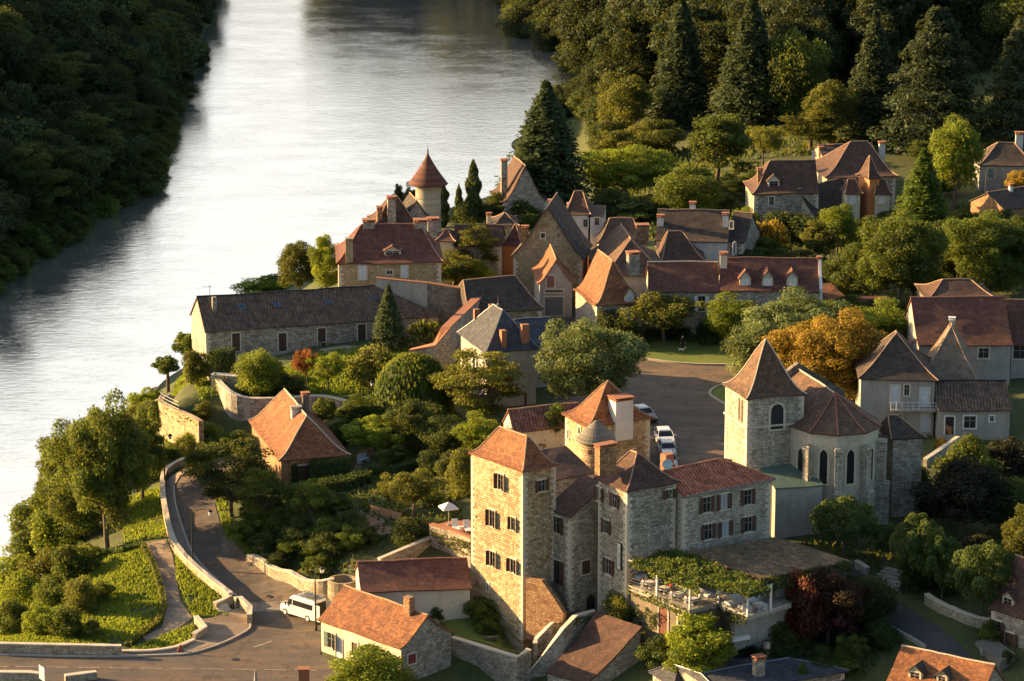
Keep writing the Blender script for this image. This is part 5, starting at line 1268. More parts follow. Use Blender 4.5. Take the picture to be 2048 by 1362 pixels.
box(bm, (0, .55, -.1), (Lb, 1.1, .16), M=Mf); bal = mobj('balcony', bm, M_CONC, fa.root)
bm = BM()
for z_ in (.1, .45, .85): tube(bm, [Mf @ Vector((-Lb/2, 1.08, z_)), Mf @ Vector((Lb/2, 1.08, z_))], .025, 5)
for i in range(9): x = -Lb/2+Lb*i/8; tube(bm, [Mf @ Vector((x, 1.08, 0)), Mf @ Vector((x, 1.08, .88))], .025, 5)
mobj('railing', bm, M_WHITE, bal)
fb = house('bungalow', 'long low grey house with brown canal tile roof and white framed windows', 'house', (1876, 821), 1, ZE(1950, 884, 8.6, 821), 8.5, bx=2024, w=8.2, ry=762, rm=T_CANAL, wm=R_GREY, flare=0, ridge_m=M_DARKIRON)
door(fb, 'f', 1899, 851, .95, 2.0, pane_m=M_GLASS, frame_m=M_WHITE); win(fb, 'f', 1939.5, 844, 1.3, 1.35, frame_m=M_WHITE); win(fb, 'f', 1983.5, 837, .45, .6, frame_m=M_WHITE)
fc = house('tan_roof_house', 'house with smooth tan-grey hipped roof and a sunlit left edge', 'house', (1838, 766), -9, 13.4, 9.2, bx=1958, w=9, roof='hip', axis='y', h0=4, h1=2.5, ry=654, rx=0, rm=T_TAN, wm=S_GREY, flare=.05)
chimney(fc, 1903, 640, 668, 11, f=.6, mat=R_CREAM, cap=M_WHITE)
fd = house('large_red_roof_house', 'big house with broad dark red roof right of the tan roof', 'house', (1836, 691), 2, 14.8, 9.8, bx=2026, w=12, ry=595, rm=T_RED, wm=R_GREY, flare=.1, ridge_m=M_RR)
win(fd, 'f', 1967, 706, 1.2, 1.2, pane_m=M_BLACK)
fe = house('red_roof_extension', 'lower red roofed extension at the right picture border', 'house', (2022, 688), 1, 14.2, 9.8, L=6, w=11, ry=600, rm=T_RED, wm=R_GREY)
win(fe, 'f', 2040, 704, 1.6, 1.6, pane_m=M_BLACK)
h = house('hipped_barn', 'dark brown hipped roof barn behind the large red roof', 'barn', (1855, 600), 4, 15.6, 11, bx=1996, w=8, roof='hip', h0=2.6, h1=2.6, ry=559, rx=.5, rm=T_BROWN, wm=S_DARK)
h = house('tiled_outhouse', 'white outhouse with small orange tile lean-to roof by the tan roofed house', 'outhouse', (1964, 725), -10, 12.0, 9.5, bx=2010, w=4, roof='shed', rise=.9, rm=T_ORANGE, wm=R_WHITE)
door(h, 'f', 1973, 745, 1.3, 2.0, pane_m=M_BLACK)
# upper right cluster
ga = house('upper_stone_house', 'stone house with dark brown hipped roof and dormer, leftmost on the wooded slope', 'house', (1504, 388), 4, 17.2, 12.4, bx=1640, w=8.5, roof='hip', h0=3, h1=0, ry=322, rx=0, rm=T_BROWN, wm=S_GREY, flare=.25)
win(ga, 'f', 1543, 402, .7, 1.2, pane_m=M_DOOR); chimney(ga, 1520, 340, 372, 10, f=.35, mat=S_BRICKY); dormer(ga, 1547, 368, 1.2, .9, shut=None)
gb = house('gable_barn', 'barn with pale triangular stone gable and long dark roof on the slope', 'barn', (1560, 420), 24, 14.2, 11.8, L=7.0, w=11, roof='gable', axis='y', ry=379, rm=T_DARK, wm=S_CHURCH, flare=.2, og=.05) if False else \
    house('gable_barn', 'barn with pale triangular stone gable and long dark roof on the slope', 'barn', (1560, 419), -40, 14.4, 11.8, bx=1632, w=12, roof='gable', axis='y', ry=379, rx=0, rm=T_DARK, wm=S_CHURCH, flare=.2, og=.05)
gbl = empty('stone_gable', (0, 0, 0), 0) if False else None
chimney(gb, 1595, 364, 392, 13, f=.6, mat=S_BRICKY)
gc = house('manor_house', 'large house with two steep brown hipped roofs among the trees at the upper right', 'manor', (1650, 356), 7, 17.8, 12.4, bx=1797, w=13, roof='hip', h0=5, h1=3, ry=284, rx=0, rm=T_BROWN, wm=S_GREY, flare=.25)
chimney(gc, 1764, 287, 312, 12, f=.5, mat=R_WHITE); 
gd = house('stair_tower', 'slim square tower with pointed brown roof, upper half of its left wall lit', 'tower', (1737, 358), 22, 19.2, 12, bx=1766, ax=1711, roof='pyramid', axis='y', ry=311, rm=T_BROWN, wm=R_ORANGE, flare=.35)
win(gd, 'f', 1752, 390, .5, .6, pane_m=M_BLACK, mull=False)
ge = house('rear_wing', 'dark roof wing with two chimneys behind the manor', 'house', (1650, 320), 8, 17.6, 13, bx=1760, w=9, ry=290, rx=0, rm=T_DARK, wm=S_GREY)
chimney(ge, 1642, 297, 315, 9, f=.4, mat=S_BRICKY); chimney(ge, 1660, 293, 315, 11, f=.5, mat=S_GREY)
for px, lab in ((1703, 'left'), (1762, 'right')):
    q = house('porch_wing', f'small wing with pale shuttered window, {lab} of the slim pointed tower', 'house', (px-14, 388), 4, 17.2, 12, L=2.6, w=4, roof='hip', h0=.8, h1=.8, rise=1.6, rm=T_BROWN, wm=R_CREAM)
    win(q, 'f', px+2, 399, .8, 1.2, shut='closed', shut_m=M_WHITE)
gf = house('hillside_house', 'dark hipped roof house with pale chimney at the upper right border', 'house', (1955, 330), -3, 17.4, 13.6, bx=2075, w=9, roof='hip', h0=3.3, h1=3, ry=285, rx=0, rm=T_DARK, wm=R_GREY, flare=.25)
chimney(gf, 2038, 268, 290, 15, f=.5, mat=R_WHITE); win(gf, 'f', 1982, 346, .9, 1.4, shut='closed', shut_m=M_SHUT_GN)
gg = house('brick_gable_house', 'house with orange brick gable catching the sun and dark roof at the right border', 'house', (2009, 420), 30, 16.0, 13, L=12, ax=1937, roof='gable', axis='x', ry=383, rx=0, rm=T_DARK, wm=M_BRICK if False else S_BRICKY, flare=.02)
chimney(gg, 2021, 372, 385, 8, f=.45, mat=M_WHITE)
# bottom right houses
hr = house('roadside_house', 'stone house with brown dormered roof and long shutters beside the village lane', 'house', (1976, 1217), -50, ZE(1992, 1290, 3.8, 1222), 3.4, L=14, w=7, ry=1137, rx=.35, rm=T_BROWN, wm=S_GREY, flare=.2)
win(hr, 'f', 1995, 1259, .9, 1.7, shut='both'); door(hr, 'f', 2018, 1290, 1.0, 2.4, pane_m=M_DOOR, shut='both'); dormer(hr, 2020, 1203, 1.0, .8, rise=.6, shut=None)
ho = house('orange_roof_house', 'house with weathered orange tile roof and two dark dormer openings at the lower border', 'house', (1760, 1385), -32, 3.6, -1, L=9.0, w=8.5, ry=1293, rx=0, rm=T_ORANGE, wm=S_GREY, flare=.12, ridge_m=M_RIDGEL)
dormer(ho, 1833, 1350, .9, .7, rise=.6, shut=None, rm=T_DARK); dormer(ho, 1887, 1357, .7, .6, rise=.5, shut=None, rm=T_DARK)
hs = house('slate_house', 'house with wide dark blue slate roof at the lower border', 'house', (1480, 1400), 14, 3.4, -1, L=11, w=10, roof='hip', axis='x', h0=2, h1=3.5, ry=1312, rx=0, rm=T_SLATE, wm=S_GREY, ridge_m=M_ZINC) if False else \
    house('slate_house', 'house with wide dark blue slate roof and tall chimneys at the lower border', 'house', (1440, 1388), 26, 3.2, -1, L=13.5, w=8.5, roof='hip', h0=.5, h1=4.0, ry=1346, rx=0, rm=T_SLATE, wm=S_GREY, ridge_m=M_ZINC, flare=.02)
chimney(hs, 1517, 1318, 1352, 22, f=.25, d=.7, mat=S_GREY, cap=M_BRICK); chimney(hs, 1533, 1285, 1322, 11, f=.7, d=.45, mat=M_CONC, slab=False)
hp = house('small_slate_roof', 'little pyramid slate roof at the lower border left of the slate house', 'outbuilding', (1346, 1372), 30, 1.8, -2, L=4.2, w=4.2, roof='pyramid', ry=1318, rm=T_SLATE, wm=S_GREY, ridge_m=M_ZINC, flare=.05)
q = P(612, 1352, 0); cc2 = empty('brick_chimney', (q.x, q.y-2.5, -3), 0, 'stout orange brick chimney poking up at the lower border', 'chimney'); bm = BM()
zt_ = zat(q.x, q.y-2.5, 1338)+3; box(bm, (0, 0, zt_/2), (.95, .7, zt_)); box(bm, (0, 0, zt_+.05), (1.15, .9, .12)); mobj('stack', bm, M_BRICK, cc2)

# ------------------------------------------------------------------ tall ruined walls between long house and slate house
def pwall(name, label, pts_, zt_, zb_, th, mat, cope=M_BRICK, cat='wall', piers=None):
    """straight wall sections; pts are photo positions of the top edge at heights zt_"""
    wd = [P(a, b, z_) for (a, b), z_ in zip(pts_, zt_)]
    return wall_run(name, None, 1, th, mat, label, cat, world=wd, top=list(zt_), cope=cope, curve=False, base=zb_)
pwall('rendered_wall', 'tall grey rendered party wall with pilasters rising above the long dark roof', [(752, 556), (856, 566)], (16.2, 15.6), -3, .6, R_GREY)
pwall('ruined_wall', 'high rough stone wall with dark blocked arches right of the rendered wall', [(856, 566), (970, 584)], (15.6, 14.8), -3, .7, S_DARK)
pwall('sloping_wall', 'thick wall with glowing orange tiled top stepping down towards the garden', [(966, 584), (892, 655), (868, 690), (820, 700)], (14.6, 14.2, 12.6, 11.8), -3, 1.0, S_GREY)
for px in (769, 816, 840):
    q = P(px, 560, 16); e = None
# yards and retaining walls
wall_run('garden_wall', None, 1, .5, S_GREY, 'long stone retaining wall below the river garden lawn', world=[P(418, 752, 9.6), P(455, 790, 9.6), P(500, 800, 9.4), P(565, 796, 9.4), P(640, 790, 9.5), P(690, 800, 9.3)], top=[10.6, 10.2, 9.6, 9.4, 9.4, 9.2], cope=M_LSTONE, base=-5)
wall_run('garden_wall', None, 1, .9, S_GREY, 'taller stone pier section of the garden wall beside the clipped hedge', world=[P(425, 748, 10.9), P(478, 752, 10.9)], top=[10.9, 10.9], cope=M_LSTONE, curve=False, base=-5)
wall_run('round_wall', None, 1, .6, S_GOLD, 'curved lit orange retaining wall of the round river terrace', world=[P(325, 796, 9.0), P(322, 801, 9), P(335, 809, 9), P(358, 820, 9), P(385, 832, 9), P(402, 842, 9)], top=9.0, base=-6)
bm = BM(); rp = catmull([P(325, 796, 9.0), P(322, 801, 9), P(335, 809, 9), P(358, 820, 9)], 6); e = empty('railing', rp[0], 0, 'thin grey railing along the round river terrace', 'railing')
for z_ in (.1, .5, .9): tube(bm, [q+Vector((0, 0, z_))-rp[0] for q in rp], .03, 5)
for q in rp[::3]: tube(bm, [q-rp[0], q-rp[0]+Vector((0, 0, .9))], .03, 5)
mobj('rails', bm, M_ZINC, e)
wall_run('river_road_wall', [(378, 930), (345, 945), (328, 962), (326, 1000), (332, 1040), (345, 1090), (372, 1130), (410, 1165), (455, 1200), (462, 1206)], .95, .45, S_WALL, 'long curving pale stone wall on the river side of the climbing road', cope=M_LSTONE)
wall_run('corner_wall', [(462, 1206), (444, 1216), (430, 1222)], .8, .4, S_WALL, 'short stone wall end beside the little steps', curve=False, cope=M_LSTONE)
wall_run('corner_wall', [(470, 1216), (480, 1214), (500, 1232), (499, 1250)], 1.0, .45, S_WALL, 'angular stone wall block at the tip of the crossing', curve=False, cope=M_LSTONE)
wall_run('corner_wall', [(392, 1246), (410, 1268), (388, 1282)], .7, .4, S_WALL, 'low L-shaped stone wall by the paved corner', curve=False, cope=M_LSTONE)
wall_run('verge_wall', [(388, 1285), (350, 1300), (300, 1307), (243, 1308)], .3, .35, S_WALL, 'knee-high curved stone edging of the grass verge', cope=M_LSTONE)
wall_run('road_wall', [(243, 1312), (150, 1310), (50, 1308), (-40, 1307)], 1.0, .45, S_WALL, 'straight stone parapet along the main road at the left border', cope=M_LSTONE)
wall_run('near_wall', [(-40, 1362), (60, 1363), (85, 1366)], .9, .5, S_WALL, 'near stone parapet at the lower left corner', curve=False, cope=M_LSTONE)
wall_run('near_wall', [(130, 1366), (160, 1362), (193, 1358)], .7, .5, S_WALL, 'short slanting stone parapet right of the white board', curve=False, cope=M_LSTONE)
wall_run('slope_wall', [(497, 1120), (530, 1142), (570, 1162), (605, 1180), (640, 1187), (668, 1184)], [.5, 1.0, 1.1, 1.2, 1.3, 1.3], .45, S_WALL, 'stone retaining wall on the uphill side of the road', cope=M_LSTONE)
wall_run('steps_wall', [(1712, 1135), (1735, 1150)], .7, .4, S_GREY, 'short stone wall left of the village steps', curve=False, cope=M_LSTONE)
wall_run('lane_wall', [(1852, 1206), (1885, 1226), (1930, 1245), (1980, 1258)], .9, .45, S_WALL, 'low pale retaining wall above the village lane', cope=M_LSTONE)
wall_run('garden_edge_wall', [(1780, 1258), (1812, 1275), (1850, 1298)], .35, .3, M_CONC, 'thin pale kerb wall on the garden side of the village lane', cope=None)
wall_run('ramp_wall', [(1850, 935), (1880, 915), (1915, 890)], .9, .4, S_GREY, 'sloping stone wall leading up to the bungalow door', curve=False, cope=M_LSTONE)
wall_run('parasol_terrace_wall', None, 1, .5, S_GREY, 'ivy hung retaining wall of the small parasol terrace', world=[P(862, 1052, 7.4), P(900, 1062, 7.4), P(945, 1080, 7.4)], top=7.6, base=-5, cope=M_BRICK, curve=False)
drape_poly('terrace_paving', [], M_BRICK, .02, kind='structure', world=[P(862, 1052, 7.3), P(945, 1080, 7.3), P(960, 1040, 7.3), P(900, 1042, 7.3)], flat=7.3)
wall_run('barn_yard_wall', None, 1, .35, S_CHURCH, 'pale coped wall climbing behind the barn roof', world=[P(758, 1120, 5.8), P(862, 1078, 6.0)], top=[5.9, 6.2], base=-3, cope=M_LSTONE, curve=False)
# round stub tower next to the barn
q = P(684, 1170, 3.2); e = empty('round_stub', (q.x, q.y+1.2, 0), 0, 'low round stone bastion beside the barn gable', 'bastion'); bm = BM(); lathe(bm, [(1.55, -1), (1.5, 3.4), (1.25, 3.42), (1.2, 1)], n=24); mobj('wall', bm, S_WALL, e, smooth=False)
# steps up to the church lawn
e = empty('village_steps', G(1770, 1170), math.radians(-38), 'five broad curved stone steps from the lane to the church lawn', 'steps'); bm = BM()
for i in range(5): box(bm, (0, .5*i, .1+.2*i-.4), (3.2-.2*i, .52, 1.0))
mobj('steps', bm, S_GREY, e)
e = empty('corner_steps', G(452, 1226), math.radians(30), 'three little stone steps between the wall ends', 'steps'); bm = BM()
for i in range(4): box(bm, (.0, .38*i, .08+.17*i-.4), (1.3, .4, .8))
mobj('steps', bm, M_LSTONE, e)
# ------------------------------------------------------------------ vegetation
LEAF = dict(
 mid=leaf_mat('leaf_mid_green', (.038, .075, .012), (.125, .19, .025), .43),
 dark=leaf_mat('leaf_dark_green', (.024, .050, .013), (.072, .112, .025), .34),
 lime=leaf_mat('leaf_lime_green', (.11, .17, .014), (.27, .34, .03), .48),
 pale=leaf_mat('leaf_pale_glossy', (.055, .09, .028), (.19, .25, .09), .3),
 olive=leaf_mat('leaf_olive', (.06, .082, .014), (.19, .20, .032), .45),
 gold=leaf_mat('leaf_golden', (.20, .12, .015), (.42, .27, .035), .45),
 con=leaf_mat('needles_blue_green', (.028, .052, .020), (.085, .115, .042), .22),
 red=leaf_mat('leaf_red', (.18, .03, .015), (.42, .09, .04), .4),
 purple=leaf_mat('leaf_purple', (.022, .008, .009), (.07, .02, .022), .25),
 plum=leaf_mat('leaf_plum', (.08, .015, .018), (.2, .04, .04), .35),
 black=leaf_mat('leaf_blackish', (.010, .012, .009), (.022, .024, .018), .15),
 clip=leaf_mat('clipped_foliage', (.035, .075, .018), (.095, .155, .034), .3),
 spruce=leaf_mat('needles_dark', (.014, .028, .012), (.045, .066, .024), .15),
 deep=leaf_mat('leaf_shaded_wood', (.012, .029, .011), (.033, .060, .020), .22),  # shade of the woods put into the leaf colour
 grass=leaf_mat('grass_blades', (.10, .17, .014), (.25, .33, .035), .45))
def bark():
    m, t, b = node_mat('bark'); v = coords(t, 'Object', (3, 3, .6)); n = noise(t, v, 3, 5, .7)
    r = ramp(t, [(.3, (.045, .034, .024)), (.7, (.16, .125, .09))], n.outputs[0]); t.links.new(r.outputs[0], b.inputs['Base Color']); b.inputs['Roughness'].default_value = .95
    bump(t, b, n.outputs[0], .8, .05); return m
M_BARK = bark()
def cards(pos, nor, size, rng, elong=1.0, up=False, tint=None):
    """leaf clump cards as one mesh (numpy)"""
    n = len(pos); r = rng.normal(size=(n, 3)); 
    t1 = np.cross(nor, r); t1 /= np.linalg.norm(t1, axis=1)[:, None]+1e-9
    if up:
        t1 = np.tile(np.array([[0, 0, 1.]]), (n, 1)) + rng.normal(size=(n, 3))*.22; t1 /= np.linalg.norm(t1, axis=1)[:, None]
    t2 = np.cross(nor, t1); t2 /= np.linalg.norm(t2, axis=1)[:, None]+1e-9
    s = (size*(.6+.8*rng.random(n)))[:, None] if np.ndim(size) == 0 else (size*(.6+.8*rng.random(n)))[:, None]
    a = t1*s*elong*.5; b = t2*s*.5*(.55+.3*rng.random((n, 1)))
    bend = nor*s*.16
    v = np.stack([pos-a, pos+b-bend, pos+a, pos-b-bend], 1).reshape(-1, 3)
    f = np.arange(n*4).reshape(n, 4)
    tt = rng.random(n) if tint is None else np.clip(tint+rng.normal(size=n)*.16, 0, 1)
    return v, f, np.repeat(tt, 4)
def np_mesh(name, v, f, tint, mat):
    me = bpy.data.meshes.new(name); me.vertices.add(len(v)); me.vertices.foreach_set('co', v.astype(np.float32).ravel())
    k = f.shape[1]; me.loops.add(f.size); me.loops.foreach_set('vertex_index', f.ravel().astype(np.int32))
    me.polygons.add(len(f)); me.polygons.foreach_set('loop_start', np.arange(0, f.size, k, dtype=np.int32))
    me.materials.append(mat); me.update(calc_edges=True)
    at = me.attributes.new('tint', 'FLOAT', 'POINT'); at.data.foreach_set('value', tint.astype(np.float32)); return me
def unit(rng, n, zbias=0.0):
    d = rng.normal(size=(n, 3)); d[:, 2] += zbias; d /= np.linalg.norm(d, axis=1)[:, None]; return d
def lobed(rng, W, Hh, zc, rz, nl, rl, n, size, flat=.85, zb=.35, fill=.12, shell=.62, tight=False):
    """crown made of lobes spread through an ellipsoid (width W, half height rz, centre zc)"""
    d = unit(rng, nl, .15); rad = shell + (1-shell)*rng.random(nl)**.7
    c = d*rad[:, None]*np.array([W/2-rl*.62, W/2-rl*.62, max(rz-rl*.5, .1)]); c[:, 2] += zc; far = rng.random(nl) < (0 if tight else .16); c[far] = (c[far]-np.array([0, 0, zc]))*1.16+np.array([0, 0, zc])
    c += rng.normal(size=c.shape)*rl*.22
    lr = rl*(.65+.7*rng.random(nl)); pick = rng.choice(nl, n, p=lr**2/np.sum(lr**2))
    u = unit(rng, n, zb); rr = lr[pick]*(.86+.2*rng.random(n)) if tight else lr[pick]*(.50+.52*rng.random(n)**.7+.25*(rng.random(n) > .9)); pos = c[pick] + u*rr[:, None]*np.array([1, 1, flat])
    k = int(n*fill); pos[:k] = (unit(rng, k)*(rng.random((k, 1))**.4)*np.array([W/2*.8, W/2*.8, rz*.8])) + np.array([0, 0, zc])
    nor = u*.8 + rng.normal(size=(n, 3))*.45; nor /= np.linalg.norm(nor, axis=1)[:, None]
    tl = .5 + .22*rng.normal(size=nl)
    v = cards(pos, nor, size, rng, 1.2, tint=tl[pick]); return v, c
def limbs(rng, Hh, zc, cs, r0, zfork):
    bm = BM(); pts_ = [(0, 0, -.6)]; lean = rng.normal(size=2)*.25
    for k in range(1, 5): pts_.append((lean[0]*k/4, lean[1]*k/4, -.6+(zfork+.6)*k/4))
    tube(bm, pts_, [r0*1.35, r0*1.05, r0*.95, r0*.88, r0*.8], 8)
    top = Vector(pts_[-1])
    for c in cs:
        c = Vector(c); m = top.lerp(c, .5) + Vector(rng.normal(size=3)*.25) + Vector((0, 0, -.2)); tube(bm, [top, m, top.lerp(c, .92)], [r0*.5, r0*.3, r0*.12], 5)
    return bm
PROTO = {}
def proto(kind, var):
    """(crown arrays, trunk mesh) in metres for the nominal width/height"""
    key = (kind, var)
    if key in PROTO: return PROTO[key]
    rng = np.random.default_rng(sum(map(ord, kind))*7+var*13)
    if kind == 'round':   Wd, Ht = 9.0, 10.0; (v, c) = lobed(rng, Wd, Ht, 5.4, 4.5, 52, (1.5, 1.1, 1.3)[var % 3], 19000, .25, shell=(.6, .5, .42)[var % 3]); tr = limbs(rng, Ht, 5.4, c[:8], .26, 2.2)
    elif kind == 'big':   Wd, Ht = 13.0, 15.0; (v, c) = lobed(rng, Wd, Ht, 8.6, 6.3, 100, 1.35, 42000, .26, shell=.5); tr = limbs(rng, Ht, 8, c[:14], .36, 3.6)
    elif kind == 'tall':  Wd, Ht = 8.0, 12.0; (v, c) = lobed(rng, Wd, Ht, 7.0, 5.0, 46, (1.3, 1.0, 1.15)[var % 3], 18000, .26, shell=(.5, .4, .3)[var % 3]); tr = limbs(rng, Ht, 7, c[:9], .26, 3.4)
    elif kind == 'open':  Wd, Ht = 7.0, 6.0; (v, c) = lobed(rng, Wd, Ht, 4.1, 1.9, 38, .75, 9500, .18, shell=.4); tr = limbs(rng, Ht, 4, c[:12], .15, 2.0)
    elif kind == 'umbrella': Wd, Ht = 6.0, 5.6; (v, c) = lobed(rng, Wd, Ht, 3.55, 2.05, 70, .55, 14000, .165, zb=.5, shell=.9, tight=True); tr = limbs(rng, Ht, 3, c[:8], .13, 2.0)
    elif kind == 'bush':  Wd, Ht = 4.0, 3.4; (v, c) = lobed(rng, Wd, Ht, 1.5, 1.9, 30, (.7, .55, .62)[var % 3], 7500, .16, zb=.4, shell=(.55, .45, .4)[var % 3]); tr = limbs(rng, Ht, 1.4, c[:5], .07, .5)
    elif kind == 'feather':
        Wd, Ht = 8.0, 9.0; nl = 60; d = unit(rng, nl, .25); c = d*(.35+.65*rng.random((nl, 1))**.6)*np.array([3.6, 3.6, 3.9])+np.array([0, 0, 4.9]); lr = .55+.55*rng.random(nl)
        n = 15000; pick = rng.choice(nl, n); u = unit(rng, n, .2); pos = c[pick]+u*lr[pick][:, None]*(.35+.7*rng.random((n, 1)))*np.array([1.5, 1.5, .42]); nor = unit(rng, n, 1.1)
        v = cards(pos, nor, .20, rng, 1.3, tint=(.5+.2*rng.normal(size=nl))[pick]); tr = limbs(rng, Ht, 5, c[:18], .17, 2.4)
    elif kind in ('conifer', 'cedar'):
        Wd, Ht = (8.0, 16.0) if kind == 'conifer' else (13.0, 16.0); n = 24000; L = 26 if kind == 'conifer' else 13
        lay = rng.integers(0, L, n); zt_ = (lay+.5*rng.random(n))/L; R0 = Wd/2*(1-zt_)**(.78 if kind == 'conifer' else .6); br = rng.integers(0, 13, n); ang = br*2*math.pi/13+lay*.7+rng.normal(size=n)*.13
        rr = R0*(.15+.85*rng.random(n)**.6)*(.66+.42*((br*7+lay*5) % 6)/5); z = .8+zt_*(Ht-1.2) - rr*(.34 if kind == 'conifer' else .05)+rng.normal(size=n)*(.34 if kind == 'conifer' else .2)
        pos = np.stack([rr*np.cos(ang), rr*np.sin(ang), z], 1); nor = np.stack([np.cos(ang)*.5, np.sin(ang)*.5, np.ones(n)*.8], 1)+rng.normal(size=(n, 3))*.35; nor /= np.linalg.norm(nor, axis=1)[:, None]
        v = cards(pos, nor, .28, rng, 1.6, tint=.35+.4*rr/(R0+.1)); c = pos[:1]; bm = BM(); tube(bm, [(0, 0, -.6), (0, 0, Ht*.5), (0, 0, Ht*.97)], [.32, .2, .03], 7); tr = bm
    elif kind == 'cypress':
        Wd, Ht = 1.9, 9.0; n = 5200; z = rng.random(n)**.9; ang = rng.random(n)*2*math.pi; R0 = .95*np.minimum(1, 3.2*(1-z))**.75*np.minimum(1, .55+2.5*z); R0 = R0*(.85+.2*np.sin(z*23+ang*2))
        pos = np.stack([R0*np.cos(ang)*(.7+.3*rng.random(n)), R0*np.sin(ang)*(.7+.3*rng.random(n)), z*Ht], 1); nor = np.stack([np.cos(ang), np.sin(ang), .3*np.ones(n)], 1)+rng.normal(size=(n, 3))*.3; nor /= np.linalg.norm(nor, axis=1)[:, None]
        v = cards(pos, nor, .26, rng, 1.8, up=True); bm = BM(); tube(bm, [(0, 0, -.5), (0, 0, 7)], [.12, .04], 6); tr = bm
    elif kind == 'weeping':
        Wd, Ht = 8.0, 6.5; n = 11000; ang = rng.random(n)*2*math.pi; a = np.arccos(rng.random(n)); rr = 3.9*np.sin(a); zt_ = 2.6+3.7*np.cos(a); drop = rng.random(n)**1.5*3.0*(rr/3.9)
        pos = np.stack([rr*np.cos(ang)+.15*rng.normal(size=n), rr*np.sin(ang)+.15*rng.normal(size=n), np.maximum(zt_-drop, .4)], 1); nor = np.stack([np.cos(ang), np.sin(ang), .5*np.ones(n)], 1)+rng.normal(size=(n, 3))*.3; nor /= np.linalg.norm(nor, axis=1)[:, None]
        v = cards(pos, nor, .30, rng, 1.7, up=True); tr = limbs(rng, Ht, 4, [(1, 1, 5), (-1, .5, 5), (0, -1.2, 5)], .2, 2.8)
    elif kind == 'spiky':
        Wd, Ht = 3.2, 3.2; n = 2600; k = 70; d = unit(rng, k, 1.1); st = rng.integers(0, k, n); t_ = .15+.9*rng.random(n); pos = d[st]*np.array([1.5, 1.5, 1.1])*t_[:, None]*1.25+np.array([0, 0, .6+0*1]); pos[:, 2] = np.abs(pos[:, 2])*1.5*.9
        pos += rng.normal(size=pos.shape)*.06; v = cards(pos, unit(rng, n, .3), .20, rng, 1.7, up=True); bm = BM(); tube(bm, [(0, 0, -.3), (0, 0, 1.4)], [.06, .03], 5); tr = bm
    elif kind == 'palmtop':   # pollarded tree: bare trunk and ragged mop
        Wd, Ht = 3.4, 6.0; (v, c) = lobed(rng, Wd, Ht, 4.6, 1.35, 22, .55, 4200, .24, zb=.1, shell=.5); bm = BM(); tube(bm, [(0, 0, -.5), (.06, 0, 1.8), (-.04, .02, 4.4)], [.24, .2, .16], 8); tr = bm
    me_t = bpy.data.meshes.new('trunk'); tr.to_mesh(me_t); tr.free(); me_t.materials.append(M_BARK)
    for p in me_t.polygons: p.use_smooth = True
    ztop = np.percentile(v[0][:, 2], 99.6); Wm = np.percentile(v[0][:, 0], 99)-np.percentile(v[0][:, 0], 1)
    PROTO[key] = (v, me_t, Wm, ztop, {}); return PROTO[key]
CNT = [0]
ROLL = {'round': 3, 'tall': 3, 'bush': 3, 'open': 2, 'umbrella': 2, 'feather': 2}
def crown_mesh(kind, var, mat):
    v, me_t, Wm, zt_, cache = proto(kind, var)
    if mat not in cache:
        cache[mat] = np_mesh('crown', v[0], v[1], v[2], LEAF[mat]) if not cache else None
        if cache[mat] is None:
            m = next(iter(x for x in cache.values() if x)).copy(); m.materials.clear(); m.materials.append(LEAF[mat]); cache[mat] = m
    return cache[mat], me_t, Wm, zt_
def plant(kind, mat, loc, Ht, W, label, cat='tree', group=None, name=None, parts=True):
    CNT[0] += 1; var = CNT[0] % ROLL.get(kind, 1); cm, tm, Wm, zt_ = crown_mesh(kind, var, mat)
    name = name or {'conifer': 'conifer', 'cedar': 'cedar', 'cypress': 'cypress', 'bush': 'shrub', 'spiky': 'shrub', 'weeping': 'weeping_tree', 'umbrella': 'clipped_tree'}.get(kind, 'tree')
    sx = W/Wm; sz = Ht/zt_; rz = (CNT[0]*2.399) % 6.283
    if parts:
        e = empty(name, loc, rz, label, cat, group); e.scale = (sx, sx, sz)
        for nm, m in (('trunk', tm), ('crown', cm)): o = link(bpy.data.objects.new(nm, m)); o.parent = e
        return e
    key = ('one', kind, var, mat)
    if key not in PROTO:
        v, me_t = proto(kind, var)[:2]; ob = np_mesh('tree', v[0], v[1], v[2], LEAF[mat]); ob.materials.append(M_BARK)
        bm = BM(); bm.from_mesh(ob); k0 = len(bm.faces); bm.from_mesh(me_t); bm.faces.ensure_lookup_table()
        for f in bm.faces[k0:]: f.material_index = 1
        bm.to_mesh(ob); bm.free(); PROTO[key] = ob
    o = link(bpy.data.objects.new(name, PROTO[key])); o.location = loc; o.rotation_euler = (0, 0, rz); o.scale = (sx, sx, sz); tag(o, label, cat, group); return o
def T(kind, mat, px, py, ptop, wpx, label, cat='tree', group=None, dz=0, name=None):
    g = G(px, py); g.z += dz; Ht = zat(g.x, g.y, ptop)-g.z; s = ppm(Vector((g.x, g.y, g.z+Ht/2)))
    # the top seen belongs to the front/top of the crown: small correction
    return plant(kind, mat, g, Ht*.97, wpx/s, label, cat, group, name)

